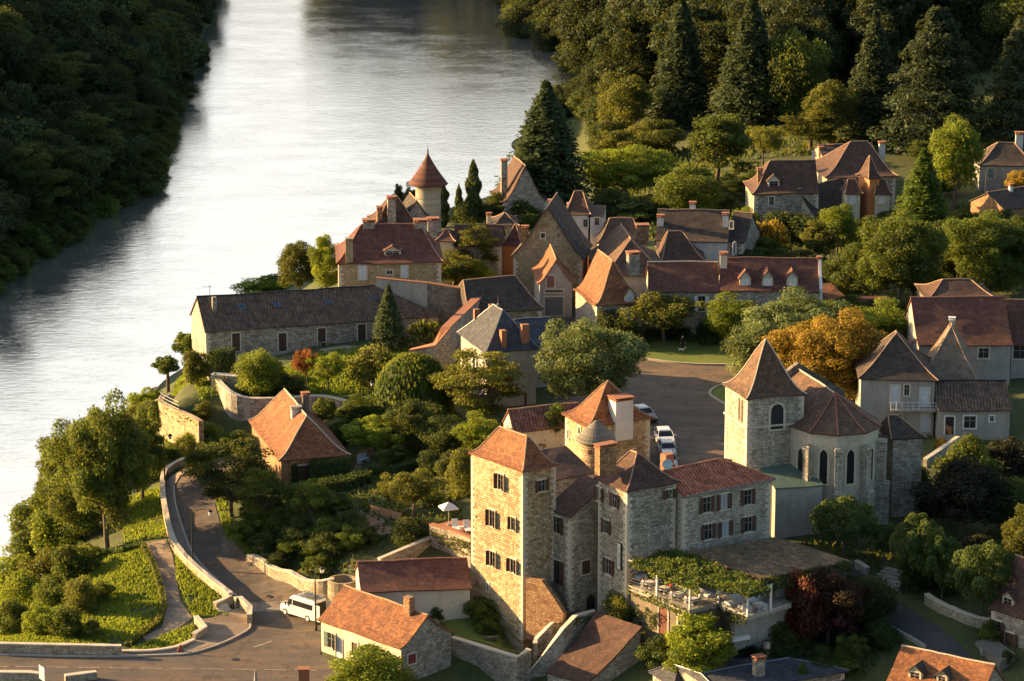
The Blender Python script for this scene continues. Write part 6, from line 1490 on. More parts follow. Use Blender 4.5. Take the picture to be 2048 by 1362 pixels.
SPEC = """
big|pale|1178|836|634|190|broad pale glossy round tree between the grey slate roofed house and the square
conifer|con|1092|432|160|168|very tall blue-green conifer standing at the river behind the village|conifer
cypress|dark|885|455|355|26|dark cypress touching the round tower|cypress
cypress|dark|947|452|316|30|tallest dark cypress right of the round tower|cypress
cypress|dark|918|445|366|16|thin small cypress between the two larger ones|cypress
weeping|mid|828|835|706|150|dark weeping tree with domed crown left of the golden feathery tree
feather|olive|958|850|698|165|golden green feathery tree in front of the slate roofed house
tall|lime|955|925|822|82|yellow green young tree behind the tower house
bush|olive|925|985|895|66|golden leaved shrub beside the tower house edge|shrub
open|olive|1330|690|585|125|spreading olive green tree with bare trunk on the square lawn
tall|lime|1458|700|583|100|yellow green tree before the red roofed stone house
round|pale|1520|775|640|125|pale round tree left of the church tower roof
big|pale|1595|745|583|185|pale broad tree behind the golden tree
tall|mid|1660|730|598|90|mid green tree between pale tree and yellow green tree
big|gold|1668|815|622|205|large golden orange tree behind the church choir
tall|gold|1568|800|655|85|smaller golden tree between church tower and choir roof
tall|lime|1762|735|592|115|yellow green tree right of the golden tree
umbrella|clip|1688|1112|994|134|clipped dome shaped tree in front of the church apse
umbrella|clip|1836|1182|1030|112|tallest clipped round tree behind the village steps
umbrella|clip|1882|1200|1068|96|middle clipped round tree above the village lane
umbrella|clip|1960|1240|1084|124|broad clipped round tree nearest the roadside house
open|dark|1768|1130|1046|52|thin dark young tree between the clipped trees
round|black|1920|1070|925|185|large blackish purple tree right of the church sacristy
bush|mid|1935|975|868|90|dark bush below the bungalow window|shrub
bush|black|2015|965|872|100|blackish bush at the right border below the bungalow|shrub
tall|olive|2042|1140|1010|72|golden lit tree at the right border beside the black tree
round|dark|2030|1075|955|110|dark tree crown at the right border
round|purple|1655|1290|1135|150|dark purple plum tree beside the dining room
bush|plum|1605|1300|1140|62|reddish branch of plum at the corner of the dining room|shrub
round|dark|1735|1260|1150|110|dark tree between plum tree and village lane
tall|lime|1405|1372|1232|135|yellow green tree in front of the restaurant terrace
round|olive|1250|1262|1180|92|rounded yellow tipped bush at the terrace corner|shrub
bush|olive|1560|1300|1240|90|loose yellow green shrub below the terrace|shrub
spiky|gold|1541|1275|1252|20|small rusty shrub on the lower terrace|shrub
tall|lime|742|1420|1288|150|bright yellow green tree at the lower border by the junction house
big|mid|215|1100|788|165|largest dark green riverside tree on the bank
tall|mid|285|1000|830|85|riverside tree close behind the largest one
tall|mid|128|1060|835|95|sunlit riverside tree at the water edge
round|mid|160|1085|920|120|low riverside tree under the large one
feather|dark|462|1035|878|135|dark feathery tree leaning over the bend of the road
feather|mid|525|1060|935|95|dark loose tree between road and cottage
tall|mid|398|955|885|55|green tree left of the cottage above the road
umbrella|mid|650|860|795|48|narrow dome shaped tree behind the cottage chimneys
tall|mid|710|860|788|64|light topped tree right of the cottage roof
umbrella|lime|752|905|836|130|flat topped tree with bright yellow green crown in the garden
round|dark|830|900|800|110|dark tree in the middle of the garden
round|dark|890|915|835|100|dark shrubby tree left of the yellow green tree
open|olive|825|1035|935|92|small fruit tree with light crown on the garden lawn
open|olive|780|1022|962|50|little fruit tree with orange tinged leaves beside the timber fence
open|mid|620|1045|960|90|small loose fruit tree below the cottage
palmtop|mid|376|768|664|55|taller pollarded tree with bare trunk at the river terrace
palmtop|mid|336|785|714|50|shorter pollarded tree with bare trunk at the river terrace
bush|olive|395|770|700|50|olive shrub between the pollarded trees and the long house|shrub
round|lime|520|800|698|88|bright yellow green round tree on the river garden lawn
open|red|612|775|698|48|small red leaved tree on the river garden lawn
open|lime|655|782|704|62|small yellow green and red tree beside the red one
feather|lime|530|705|642|108|light green tree before the wall of the long house
conifer|con|778|695|568|62|slim dark fir before the long house
bush|olive|745|778|690|90|grey green loose shrub at the lawn edge|shrub
spiky|olive|852|692|640|66|spiky yellow green bush by the stepped wall|shrub
bush|dark|570|800|742|80|dark round shrub right of the bright yellow green tree|shrub
bush|dark|500|800|760|40|small dark shrub left under the bright tree|shrub
tall|olive|598|600|482|78|olive green tree left of the mansion
round|lime|652|590|470|64|green tree touching the mansion corner
bush|lime|532|592|554|95|bright shrub row behind the long dark roof|shrub
bush|red|672|562|541|20|small bright red bush at the mansion corner|shrub
feather|olive|955|560|446|82|olive brown tree between mansion and big gable house
tall|olive|905|580|500|90|olive green tree before the mansion wall
bush|lime|950|575|520|60|bright green shrub beside the dark barn|shrub
tall|dark|798|455|368|26|little tree left of the round tower by the river
tall|dark|821|450|362|30|little tree beside the round tower by the river
bush|dark|930|455|402|60|dark hedge shrub behind the cypresses|shrub
bush|dark|985|448|395|70|dark shrub under the chimney house|shrub
bush|dark|1012|445|382|70|tall dark shrub right under the chimney house|shrub
bush|mid|1042|448|395|60|leafy shrub between chimney house and tall conifer|shrub
bush|dark|960|450|405|60|low dark shrub left of the chimney house|shrub
bush|mid|1050|455|428|50|low green shrub before the tall conifer|shrub
tall|olive|1245|300|145|110|golden olive tree at the river edge of the wood
round|olive|1300|320|238|125|rounded olive tree under the tall conifers
big|lime|1250|405|288|185|broad bright yellow green tree behind the white house
round|mid|1372|440|330|128|dome shaped tree with golden top behind the dark roofed house
tall|mid|1432|370|225|130|mid green tall tree in front of the conifer wood
open|olive|1527|335|250|78|small airy tree with pale trunk in the meadow
tall|olive|1660|290|160|100|golden tipped tree between the tall conifers
tall|olive|1620|300|225|110|olive green tree left of the upper houses
bush|dark|1290|440|395|110|dark hedge mass behind the low dark house|shrub
round|dark|1225|440|375|80|nearly black tree behind the white house
bush|lime|1490|470|412|60|lime green shrub right of the stone end wall|shrub
spiky|gold|1505|520|440|60|golden shrub with upright tips in the middle garden|shrub
spiky|gold|1545|520|440|60|golden shrub with pointed tips right of its twin|shrub
bush|mid|1520|530|475|110|broad green shrub below the golden ones|shrub
bush|dark|1590|480|425|110|dark ivy mound below the pale stone gable|shrub
tall|lime|1675|510|408|70|lime topped tree in front of the gable barn
tall|olive|1640|535|440|70|olive tree left of the lime topped one
conifer|mid|1842|480|296|110|broad leafy pyramid shaped tree right of the manor
tall|lime|1908|420|232|105|golden lit tree behind the pyramid shaped tree
bush|olive|1985|300|262|90|yellow green bush left of the hillside house|shrub
big|mid|1800|620|420|150|tall leafy tree in the row above the balcony house
tall|mid|1740|610|488|120|leafy tree behind the white outbuilding
round|dark|1700|600|500|110|dark tree behind the white gable
big|mid|1955|580|420|150|large leafy tree behind the hipped barn
round|mid|1980|590|505|130|rounded tree above the large red roof
tall|mid|2045|580|440|90|tall tree at the right border above the red roofs
bush|gold|2042|385|340|46|orange leaved bush at the right border|shrub
round|dark|1880|560|445|120|dark tree between the leafy rows
bush|olive|1860|640|590|60|pale shrub left of the hipped barn|shrub
bush|olive|2005|715|680|30|pale small shrub by the outhouse|shrub
spiky|gold|1075|905|862|70|yellow grassy bush behind the tower house|shrub
tall|mid|1112|905|808|50|green climbing tree at the canal tile shed
bush|gold|1885|900|878|30|small yellow flowering bush by the sloping wall|shrub
bush|dark|1420|680|635|60|dark ivy bush on the wall of the red roofed house|shrub
bush|dark|1345|675|655|55|dark trimmed shrub beside the tree on the lawn|shrub
bush|dark|1235|690|630|70|ivy mass at the foot of the ivy house|shrub
bush|dark|1200|650|585|26|dark ivy pillar by the lane corner|shrub
bush|mid|1045|1255|1195|50|green vine climbing the foot of the tower house|shrub
bush|mid|970|1235|1195|80|wide low shrub at the foot of the tower house|shrub
bush|mid|975|1265|1238|45|small round shrub on the tower lawn|shrub
bush|mid|1000|1240|1205|60|dense low shrub beside the vine|shrub
bush|dark|870|1240|1208|40|dark shrub before the barn|shrub
bush|dark|1325|1330|1270|80|dark shrub in front of the terrace wall|shrub
bush|dark|1580|1330|1290|60|dark shrub near the slate roof|shrub
conifer|mid|1604|1375|1322|30|tiny light conifer before the slate roof|conifer
bush|mid|1980|1284|1240|40|round potted box bush beside the roadside house|shrub
bush|dark|2012|1330|1298|26|dark shrub by the roadside house terrace|shrub
open|mid|1700|1330|1270|60|small garden tree near the village lane
bush|mid|1680|1340|1300|60|light leaved shrub above the orange roof|shrub
tall|dark|425|900|865|40|dark shrub tree at the foot of the garden pier
bush|olive|408|838|805|36|olive shrub on the round wall|shrub
bush|lime|410|900|845|80|yellow lit shrub below the round wall|shrub
bush|mid|470|905|860|80|green shrub between round wall and cottage|shrub
bush|dark|735|1085|1050|45|round dark shrub in the vegetable garden|shrub
bush|dark|820|1085|1035|80|dark shrub beside the parasol terrace|shrub
"""
for ln in SPEC.strip().splitlines():
    a = ln.split('|'); T(a[0], a[1], *map(float, a[2:6]), a[6], cat=(a[7] if len(a) > 7 else 'tree'))

MN = {'mid': 'green', 'lime': 'yellow green', 'olive': 'olive green', 'dark': 'dark green', 'black': 'blackish', 'con': 'blue green'}
ORD = ['leftmost', 'second', 'third', 'fourth', 'fifth', 'sixth', 'seventh', 'eighth', 'ninth', 'tenth', 'eleventh', 'twelfth']
def row_labels(items, nrow, what):
    idx = sorted(range(len(items)), key=lambda i: -items[i][1]); per = math.ceil(len(items)/nrow); out = {}
    rn = ['nearest', 'second', 'third', 'fourth', 'farthest']
    for r in range(nrow):
        row = sorted(idx[r*per:(r+1)*per], key=lambda i: items[i][0])
        for k, i in enumerate(row): out[i] = f"{what}, {ORD[k]}{' from the left' if k else ''} in the {rn[r] if r < nrow-1 else 'farthest'} row"
    return out
# the lit slope of shrubs at the lower left
rs = np.random.default_rng(11)
BANK = [(70, 1090, 1020, 70), (120, 1110, 1050, 70), (50, 1150, 1090, 60), (95, 1180, 1125, 70), (145, 1165, 1115, 55), (50, 1225, 1170, 65), (105, 1230, 1180, 60), (160, 1225, 1180, 50), (25, 1270, 1225, 50), (80, 1270, 1232, 50), (130, 1275, 1240, 45), (185, 1270, 1240, 40), (205, 1200, 1160, 45), (30, 1200, 1140, 50), (105, 1060, 990, 70), (175, 1130, 1085, 45), (120, 1010, 950, 50), (300, 960, 885, 60), (340, 935, 885, 50), (372, 920, 880, 50), (300, 880, 800, 70), (290, 840, 775, 70), (325, 850, 800, 50), (275, 870, 810, 70), (310, 820, 775, 50), (385, 905, 865, 50)]
for k, (px, py, pt, w_) in enumerate(BANK):
    if px < 165: pt -= 28; w_ *= 1.35
    mt = ('mid', 'lime', 'mid', 'olive')[k % 4]; T('bush', mt, px, py, pt, w_, row_labels(BANK, 4, MN[mt]+' shrub on the sunlit bank')[k], 'shrub', 'shrubs on the sunlit river bank')
GARD = [(540, 1100, 1060, 60), (580, 1110, 1070, 60), (620, 1110, 1075, 60), (660, 1110, 1060, 70), (700, 1100, 1050, 60), (560, 1070, 1020, 70), (600, 1080, 1030, 70), (650, 1080, 1035, 60), (500, 1090, 1040, 60), (700, 1060, 1020, 60), (640, 1010, 980, 60), (680, 1020, 990, 50), (560, 1130, 1100, 40), (640, 1140, 1110, 60), (520, 1040, 990, 70), (860, 940, 900, 60), (790, 930, 890, 70), (700, 880, 840, 60), (800, 860, 810, 90), (860, 860, 800, 80), (640, 880, 850, 50), (900, 880, 830, 60), (750, 840, 790, 80), (980, 880, 840, 50), (905, 960, 900, 60), (870, 1010, 980, 40), (500, 960, 930, 50)]
for k, (px, py, pt, w_) in enumerate(GARD):
    mt = ('dark', 'mid', 'mid')[k % 3]; T('bush', mt, px, py, pt, w_, row_labels(GARD, 4, MN[mt]+' shrub of the shaded garden')[k], 'shrub', 'shrubs of the shaded garden')
RIGHT = [(1600, 560, 500, 90), (1640, 575, 520, 80), (1560, 545, 500, 80), (1500, 555, 500, 60), (1720, 480, 440, 80), (1760, 500, 440, 90), (1790, 470, 420, 80), (1860, 520, 450, 90), (1930, 490, 420, 80), (1990, 480, 420, 80), (2035, 500, 430, 70), (1830, 600, 520, 90), (1790, 660, 600, 80), (1900, 540, 480, 90), (1650, 470, 430, 60), (1470, 400, 350, 70), (1500, 390, 345, 60), (1440, 420, 385, 60), (1880, 390, 330, 80), (1840, 330, 280, 60), (1690, 640, 590, 70), (1740, 660, 600, 70), (1820, 690, 640, 60), (1560, 480, 440, 60), (2030, 420, 370, 60), (1940, 560, 500, 80)]
for k, (px, py, pt, w_) in enumerate(RIGHT):
    mt = ('dark', 'mid', 'mid')[k % 3]; T(('round', 'tall')[k % 2], mt, px, py, pt, w_, row_labels(RIGHT, 4, MN[mt]+' tree amid the right hand houses')[k], 'tree', 'garden trees between the right hand houses')
LOW = [(1610, 1130, 1090, 50), (1560, 1120, 1088, 40), (1730, 1230, 1180, 70), (1690, 1200, 1150, 60), (1760, 1290, 1240, 70), (1700, 1300, 1260, 60), (1830, 1180, 1120, 60), (1870, 1175, 1120, 60), (1900, 1190, 1130, 60), (1940, 1130, 1070, 80), (2000, 1180, 1110, 80), (1860, 1030, 970, 80), (1830, 980, 930, 50), (2000, 1030, 960, 70), (1540, 1330, 1280, 60), (1480, 1330, 1290, 60), (1640, 1340, 1290, 60)]
for k, (px, py, pt, w_) in enumerate(LOW):
    mt = ('dark', 'black')[k % 2]; T('bush', mt, px, py, pt, w_, row_labels(LOW, 3, MN[mt]+' shrub in the shaded lower right')[k], 'shrub', 'shrubs of the lower right garden')

# woods: left river bank and the right hand hillside
def low_proto(kind, mat):
    """lighter copy of a prototype (every third clump, larger) for the massed parts of the woods"""
    key = ('low', kind, mat)
    if key not in PROTO:
        v = proto(kind, 0)[0]; q = v[0].reshape(-1, 4, 3)[::2]; c = q.mean(1, keepdims=True); q = c+(q-c)*1.3
        PROTO[key] = np_mesh('wood_tree', q.reshape(-1, 3), np.arange(len(q)*4).reshape(-1, 4), v[2].reshape(-1, 4)[::2].ravel(), LEAF[mat])
    return PROTO[key]
def scatter_stuff(name, items, kinds, group=None):
    """one object: geometry nodes set low tree meshes on its points"""
    pc = bpy.data.collections.new(name+'_sources')
    for i, (kd, mt, wf) in enumerate(kinds):
        o = bpy.data.objects.new(f'{name}_source_{i}', low_proto(kd, mt)); pc.objects.link(o)
    me = bpy.data.meshes.new(name); me.vertices.add(len(items)); me.vertices.foreach_set('co', np.array([i[0] for i in items], np.float32).ravel())
    at = me.attributes.new('sc', 'FLOAT_VECTOR', 'POINT'); at.data.foreach_set('vector', np.array([i[1] for i in items], np.float32).ravel())
    at = me.attributes.new('pick', 'INT', 'POINT'); at.data.foreach_set('value', np.array([i[2] for i in items], np.int32))
    at = me.attributes.new('turn', 'FLOAT_VECTOR', 'POINT'); at.data.foreach_set('vector', np.array([(0, 0, (k*2.4) % 6.28) for k in range(len(items))], np.float32).ravel())
    o = link(bpy.data.objects.new(name, me)); tag(o, kind='stuff')
    ng = bpy.data.node_groups.new(name+'_nodes', 'GeometryNodeTree'); ng.interface.new_socket('Geometry', in_out='INPUT', socket_type='NodeSocketGeometry'); ng.interface.new_socket('Geometry', in_out='OUTPUT', socket_type='NodeSocketGeometry')
    gi = ng.nodes.new('NodeGroupInput'); go = ng.nodes.new('NodeGroupOutput'); ip = ng.nodes.new('GeometryNodeInstanceOnPoints'); ci = ng.nodes.new('GeometryNodeCollectionInfo')
    ci.inputs['Collection'].default_value = pc; ci.inputs['Separate Children'].default_value = True; ci.inputs['Reset Children'].default_value = True
    def na(nm, ty): n = ng.nodes.new('GeometryNodeInputNamedAttribute'); n.data_type = ty; n.inputs['Name'].default_value = nm; return n.outputs['Attribute']
    ip.inputs['Pick Instance'].default_value = True
    L_ = ng.links.new; L_(gi.outputs[0], ip.inputs['Points']); L_(ci.outputs[0], ip.inputs['Instance']); L_(na('pick', 'INT'), ip.inputs['Instance Index']); L_(na('turn', 'FLOAT_VECTOR'), ip.inputs['Rotation']); L_(na('sc', 'FLOAT_VECTOR'), ip.inputs['Scale']); L_(ip.outputs[0], go.inputs[0])
    md = o.modifiers.new('scatter', 'NODES'); md.node_group = ng; return o
def wood(name, test, step, kinds, hts, label, group, seed, lim, xr, yr):
    r = np.random.default_rng(seed); cand = []
    for x in np.arange(*xr, step):
        for y in np.arange(*yr, step*1.15):
            X, Y = x+r.uniform(-.35, .35)*step, y+r.uniform(-.35, .35)*step; z = H(X, Y)
            if z < WZ-.4: continue
            q = proj((X, Y, z))
            if test(q[0], q[1], z): cand.append((Y, X, z))
    cand.sort(); rest = []
    for k, (Y, X, z) in enumerate(cand):
        i = int(r.integers(len(kinds))); kd, mt, wf = kinds[i]; lo, hi = hts(X, Y, z); h_ = r.uniform(lo, hi)
        if k < lim: plant(kd, mt, (X, Y, z-.3), h_, h_*wf, label, 'tree', group, parts=False)
        else:
            v, me_t, Wm, zt_, _ = proto(kd, 0); rest.append(((X, Y, z-.3), (h_*wf/Wm, h_*wf/Wm, h_/zt_), i))
    if rest: scatter_stuff(name, rest, kinds)
    return len(cand), len(rest)
n1 = wood('left_bank_wood', lambda a, b, z: -70 < a < 425 and -70 < b < 620 and (z > -6.6 or b < 270), 4.6, [('round', 'deep', .85), ('tall', 'con', .7), ('round', 'dark', .85), ('tall', 'deep', .9), ('bush', 'con', 1.1), ('feather', 'dark', .9), ('round', 'spruce', 1.0)],
     lambda X, Y, z: (2.5, 4.5) if z < -7.6 else (5, 14), 'leafy tree of the shaded wood on the far left river bank', 'trees of the wood on the left bank', 3, 70, (-150, -40), (380, 900))
n5 = wood('shore_shrubs', lambda a, b, z: -70 < a < 400 and 240 < b < 620 and -9.1 < z <= -6.6, 2.6, [('bush', 'dark', 1.3), ('bush', 'mid', 1.2), ('round', 'dark', 1.1)], lambda X, Y, z: (1.8, 4.2), '', '', 8, 0, (-110, -40), (400, 620))
n2 = wood('right_hillside_wood', lambda a, b, z: 1050 < a < 2100 and -180 < b < 235 and (a > 1095 + max(0, b)*1.25 or b < -60) and z > -8.0, 8.0, [('tall', 'deep', .62), ('round', 'spruce', .75), ('round', 'deep', .8), ('tall', 'dark', .65), ('conifer', 'spruce', .5), ('tall', 'deep', .75), ('tall', 'spruce', .6), ('round', 'deep', .95), ('feather', 'deep', .8)],
     lambda X, Y, z: (11, 21) if z > 2 else (13, 19), 'tree of the dark mixed wood on the right hillside', 'trees of the wood on the right hillside', 4, 90, (-30, 190), (500, 980))
n3 = wood('far_bank_wood', lambda a, b, z: 680 < a < 1090 and -260 < b < 5 and z > -8.9, 6, [('tall', 'deep', .6), ('round', 'deep', .8)], lambda X, Y, z: (22, 32), '', '', 5, 0, (-70, 25), (830, 1020))
n4 = wood('shore_scrub', lambda a, b, z: 1000 < a < 1330 and -60 < b < 330 and -9.2 < z < 3.5 and (b < 240 or a > 1190), 4.2, [('bush', 'dark', 1.2), ('round', 'deep', .9), ('bush', 'deep', 1.2)], lambda X, Y, z: (3.5, 7.5), '', '', 6, 0, (-20, 60), (480, 960))
# named big trees of the hillside
for ln in """round|dark|1212|320|240|80|dark bush like tree at the water below the golden olive tree
round|dark|1228|290|195|60|small dark tree hanging over the river bend
round|olive|1225|345|262|90|olive tree below the golden olive tree
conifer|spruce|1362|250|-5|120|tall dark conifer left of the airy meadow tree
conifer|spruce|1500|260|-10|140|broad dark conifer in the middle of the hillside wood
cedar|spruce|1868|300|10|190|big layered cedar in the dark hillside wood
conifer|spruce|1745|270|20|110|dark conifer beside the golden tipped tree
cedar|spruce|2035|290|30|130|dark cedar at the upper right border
round|deep|1265|215|20|150|dark tree overhanging the river bend
round|deep|1190|150|-20|140|dark leafy tree at the head of the river bend
round|mid|1590|250|60|130|mid green tree between the tall conifers""".splitlines():
    a = ln.split('|'); T(a[0], a[1], *map(float, a[2:6]), a[6])
print('woods', n1, n2, n3)

# ------------------------------------------------------------------ hedges, vines and grass
def leafy(name, pos, nor, size, mat, seed=1, up=False):
    rng = np.random.default_rng(seed); v, f, t_ = cards(np.array(pos), np.array(nor), size, rng, 1.25, up=up); return np_mesh(name, v, f, t_, LEAF[mat])
def hedge(pix, h, th, label, mat='clip', dens=70, cat='hedge', world=None):
    w_ = world or [G(*p) for p in pix]; o0 = w_[0]; rng = np.random.default_rng(len(label)); pos, nor = [], []
    e = empty('hedge', o0, 0, label, cat); core = BM()
    for a, b in zip(w_, w_[1:]):
        d = (b-a); L_ = d.xy.length; d = Vector((d.x, d.y, 0)).normalized(); n = Vector((-d.y, d.x, 0)); k = int(L_*(2*h+th)*dens)
        u = rng.random(k)*L_; s = rng.random(k)*(2*h+th)
        for uu, ss in zip(u, s):
            c = a.lerp(b, uu/L_); g = c.z
            if ss < h: q = c-n*th/2; z = ss; nn = -n
            elif ss < h+th: q = c+n*(ss-h-th/2); z = h+.05*math.sin(uu*2); nn = Vector((0, 0, 1))
            else: q = c+n*th/2; z = ss-h-th; nn = n
            pos.append((q.x-o0.x+rng.normal()*.05, q.y-o0.y+rng.normal()*.05, g-o0.z+z+rng.normal()*.04)); nor.append(tuple(np.array(nn)+rng.normal(size=3)*.35))
        m = (a+b)/2-o0; box(core, (m.x, m.y, h/2-.2+m.z), (L_, th*.86, h-.05), rz=math.atan2(d.y, d.x))
    o = link(bpy.data.objects.new('foliage', leafy('foliage', pos, nor, .16, mat))); o.parent = e; mobj('branches', core, LEAF['dark'], e); return e
hedge([(424, 752), (466, 750)], 3.1, 1.7, 'tall clipped box hedge at the end of the long house')
hedge([(740, 948), (800, 946), (860, 925)], .9, 1.0, 'long low dark hedge across the garden')
hedge([(640, 985), (700, 975), (735, 962)], 1.3, 1.6, 'broad clipped hedge before the cottage')
hedge([(565, 968), (597, 966)], 2.2, .9, 'left ivy hedge on the front wall of the cottage')
hedge([(618, 966), (700, 955)], 2.3, .9, 'right ivy hedge on the front wall of the cottage')
hedge([(1292, 672), (1380, 668)], 1.0, .8, 'trimmed hedge along the front of the red roofed stone house')
hedge([(1400, 690), (1470, 688)], 1.0, 1.2, 'loose leafy hedge at the lawn edge below the dormer house', 'mid')
hedge([(150, 1085), (175, 1105), (210, 1110), (245, 1108), (285, 1090)], .6, .5, 'curved low clipped hedge on the bank above the meadow')
hedge([(286, 1095), (308, 1135), (322, 1180), (328, 1215), (318, 1245), (285, 1272), (255, 1295)], .55, .5, 'long low hedge line bordering the gravel path', 'olive')
hedge([(2035, 722), (2000, 722)], 1.1, 1.0, 'dark hedge below the large red roof')
# vine over the pergola and ivy fringe
def patch(name, quad_, z_, dens, size, mat, label, cat, seed=3, thick=.35, hang=None):
    rng = np.random.default_rng(seed); a, b, c, d = [Vector(q) for q in quad_]; area = ((b-a).cross(d-a)).length; n = int(area*dens); o0 = a
    u, v = rng.random(n), rng.random(n); pos = []
    for i in range(n):
        q = a.lerp(b, u[i]).lerp(d.lerp(c, u[i]), v[i])-o0; q.z += thick*(mnoise.noise(q*.7)*.9+rng.normal()*.35); pos.append(tuple(q))
    nor = np.array([[0, -.3, 1.]]*n)+rng.normal(size=(n, 3))*.6; nor /= np.linalg.norm(nor, axis=1)[:, None]
    e = empty(name, o0, 0, label, cat); o = link(bpy.data.objects.new('foliage', leafy('foliage', pos, nor, size, mat, seed))); o.parent = e; return e
vz = 10.35
ve = patch('pergola_vine', [P(1258, 1128, vz), P(1398, 1184, vz), P(1395, 1120, vz+.5), P(1342, 1098, vz+.5)], vz, 150, .22, 'mid', 'dense green vine roofing the pergola of the dining terrace', 'vine')
for sd_, (q, mt) in enumerate((([P(1340, 1098, vz+.5), P(1385, 1160, vz), P(1440, 1168, vz), P(1400, 1112, vz+.5)], 'mid'), ([P(1385, 1165, vz), P(1495, 1190, vz), P(1545, 1178, vz), P(1410, 1118, vz+.4)], 'mid'), ([P(1520, 1155, 10.1), P(1700, 1124, 10.1), P(1706, 1142, 9.6), P(1540, 1182, 9.2)], 'dark'), ([P(1290, 1142, vz), P(1398, 1184, vz), P(1398, 1192, vz-.3), P(1290, 1150, vz-.3)], 'lime'))):
    a, b, c, d = q; rng = np.random.default_rng(sd_+20); area = ((b-a).cross(d-a)).length; n = int(area*(150 if mt != 'lime' else 40)); pos = []
    for i in range(n):
        u, v = rng.random(2); w0 = a.lerp(b, u).lerp(d.lerp(c, u), v)-ve.location; w0.z += .35*(mnoise.noise(w0*.7)*.9+rng.normal()*.35); pos.append(tuple(w0))
    nor = np.array([[0, -.3, 1.]]*n)+rng.normal(size=(n, 3))*.6; nor /= np.linalg.norm(nor, axis=1)[:, None]
    o = link(bpy.data.objects.new('foliage', leafy('foliage', pos, nor, .21, mt, sd_+9))); o.parent = ve
# ivy on walls: quads given by photo corners with heights
def ivy(label, quad_, mat, dens=60, seed=1):
    a, b, c, d = quad_; rng = np.random.default_rng(seed); n = int(((b-a).cross(d-a)).length*dens); pos = []; nn = (b-a).cross(d-a).normalized()
    if nn.y > 0: nn = -nn
    for i in range(n):
        u, v = rng.random(2)
        if mnoise.noise(Vector((u*3, v*3, seed))) < -.18: continue
        q = a.lerp(b, u).lerp(d.lerp(c, u), v)+nn*(.12+abs(rng.normal())*.14); pos.append(tuple(q-a))
    n = len(pos); nor = np.array([tuple(nn)]*n)+rng.normal(size=(n, 3))*.5; nor /= np.linalg.norm(nor, axis=1)[:, None]
    e = empty('ivy', a, 0, label, 'ivy'); o = link(bpy.data.objects.new('foliage', leafy('foliage', pos, nor, .22, mat, seed))); o.parent = e
ivy('ivy curtain on the right flank of the buttress', [P(1083, 1165, 7.0), P(1106, 1185, 6.4), P(1122, 1240, 3.8), P(1100, 1240, 3.4)], 'mid', 60, 2)
ivy('ivy sheet on the wall right of the long stone stair', [P(1150, 1234, 4.9), P(1188, 1226, 4.8), P(1150, 1290, 1.5), P(1095, 1310, 1.4)], 'mid', 60, 3)
ivy('golden tipped ivy hanging from the parasol terrace', [P(862, 1056, 7.4), P(942, 1082, 7.4), P(942, 1110, 5.8), P(862, 1080, 5.8)], 'olive', 45, 4)
ivy('dark ivy covering the front of the ivy house', [h6.M @ Vector((.2, .1, 13.6)), h6.M @ Vector((h6.L*.55, .1, 13.6)), h6.M @ Vector((h6.L*.6, .1, 9.8)), h6.M @ Vector((.2, .1, 9.8))], 'dark', 60, 5)
ivy('vine and planting hanging over the front edge of the dining terrace', [P(1257, 1168, 8.1), P(1379, 1217, 8.1), P(1379, 1236, 7.2), P(1257, 1186, 7.2)], 'mid', 55, 7)
ivy('dark creeper on the outer corner of the dining terrace', [P(1437, 1206, 7.9), P(1495, 1233, 7.9), P(1495, 1256, 6.8), P(1437, 1228, 6.8)], 'dark', 60, 8)
ivy('loose creeper on the wall beside the red terrace door', [P(1262, 1200, 6.6), P(1318, 1224, 6.6), P(1312, 1262, 4.2), P(1262, 1238, 4.2)], 'dark', 40, 10)
ivy('ivy spilling over the garden wall below the river lawn', [P(470, 795, 9.5), P(560, 795, 9.3), P(560, 822, 7.6), P(470, 826, 7.6)], 'dark', 40, 12)
ivy('ivy clump on the pier of the garden wall', [P(425, 748, 10.9), P(456, 752, 10.9), P(456, 800, 8.4), P(425, 800, 8.4)], 'mid', 40, 13)
ivy('ivy on the top of the round river wall', [P(335, 811, 8.9), P(402, 844, 8.9), P(402, 866, 7.4), P(335, 828, 7.9)], 'olive', 45, 11)
ivy('ivy strip at the end of the stone barn gable', [P(1282, 1256, 5.2), P(1290, 1256, 5.2), P(1290, 1330, 0), P(1280, 1330, 0)], 'dark', 60, 6)
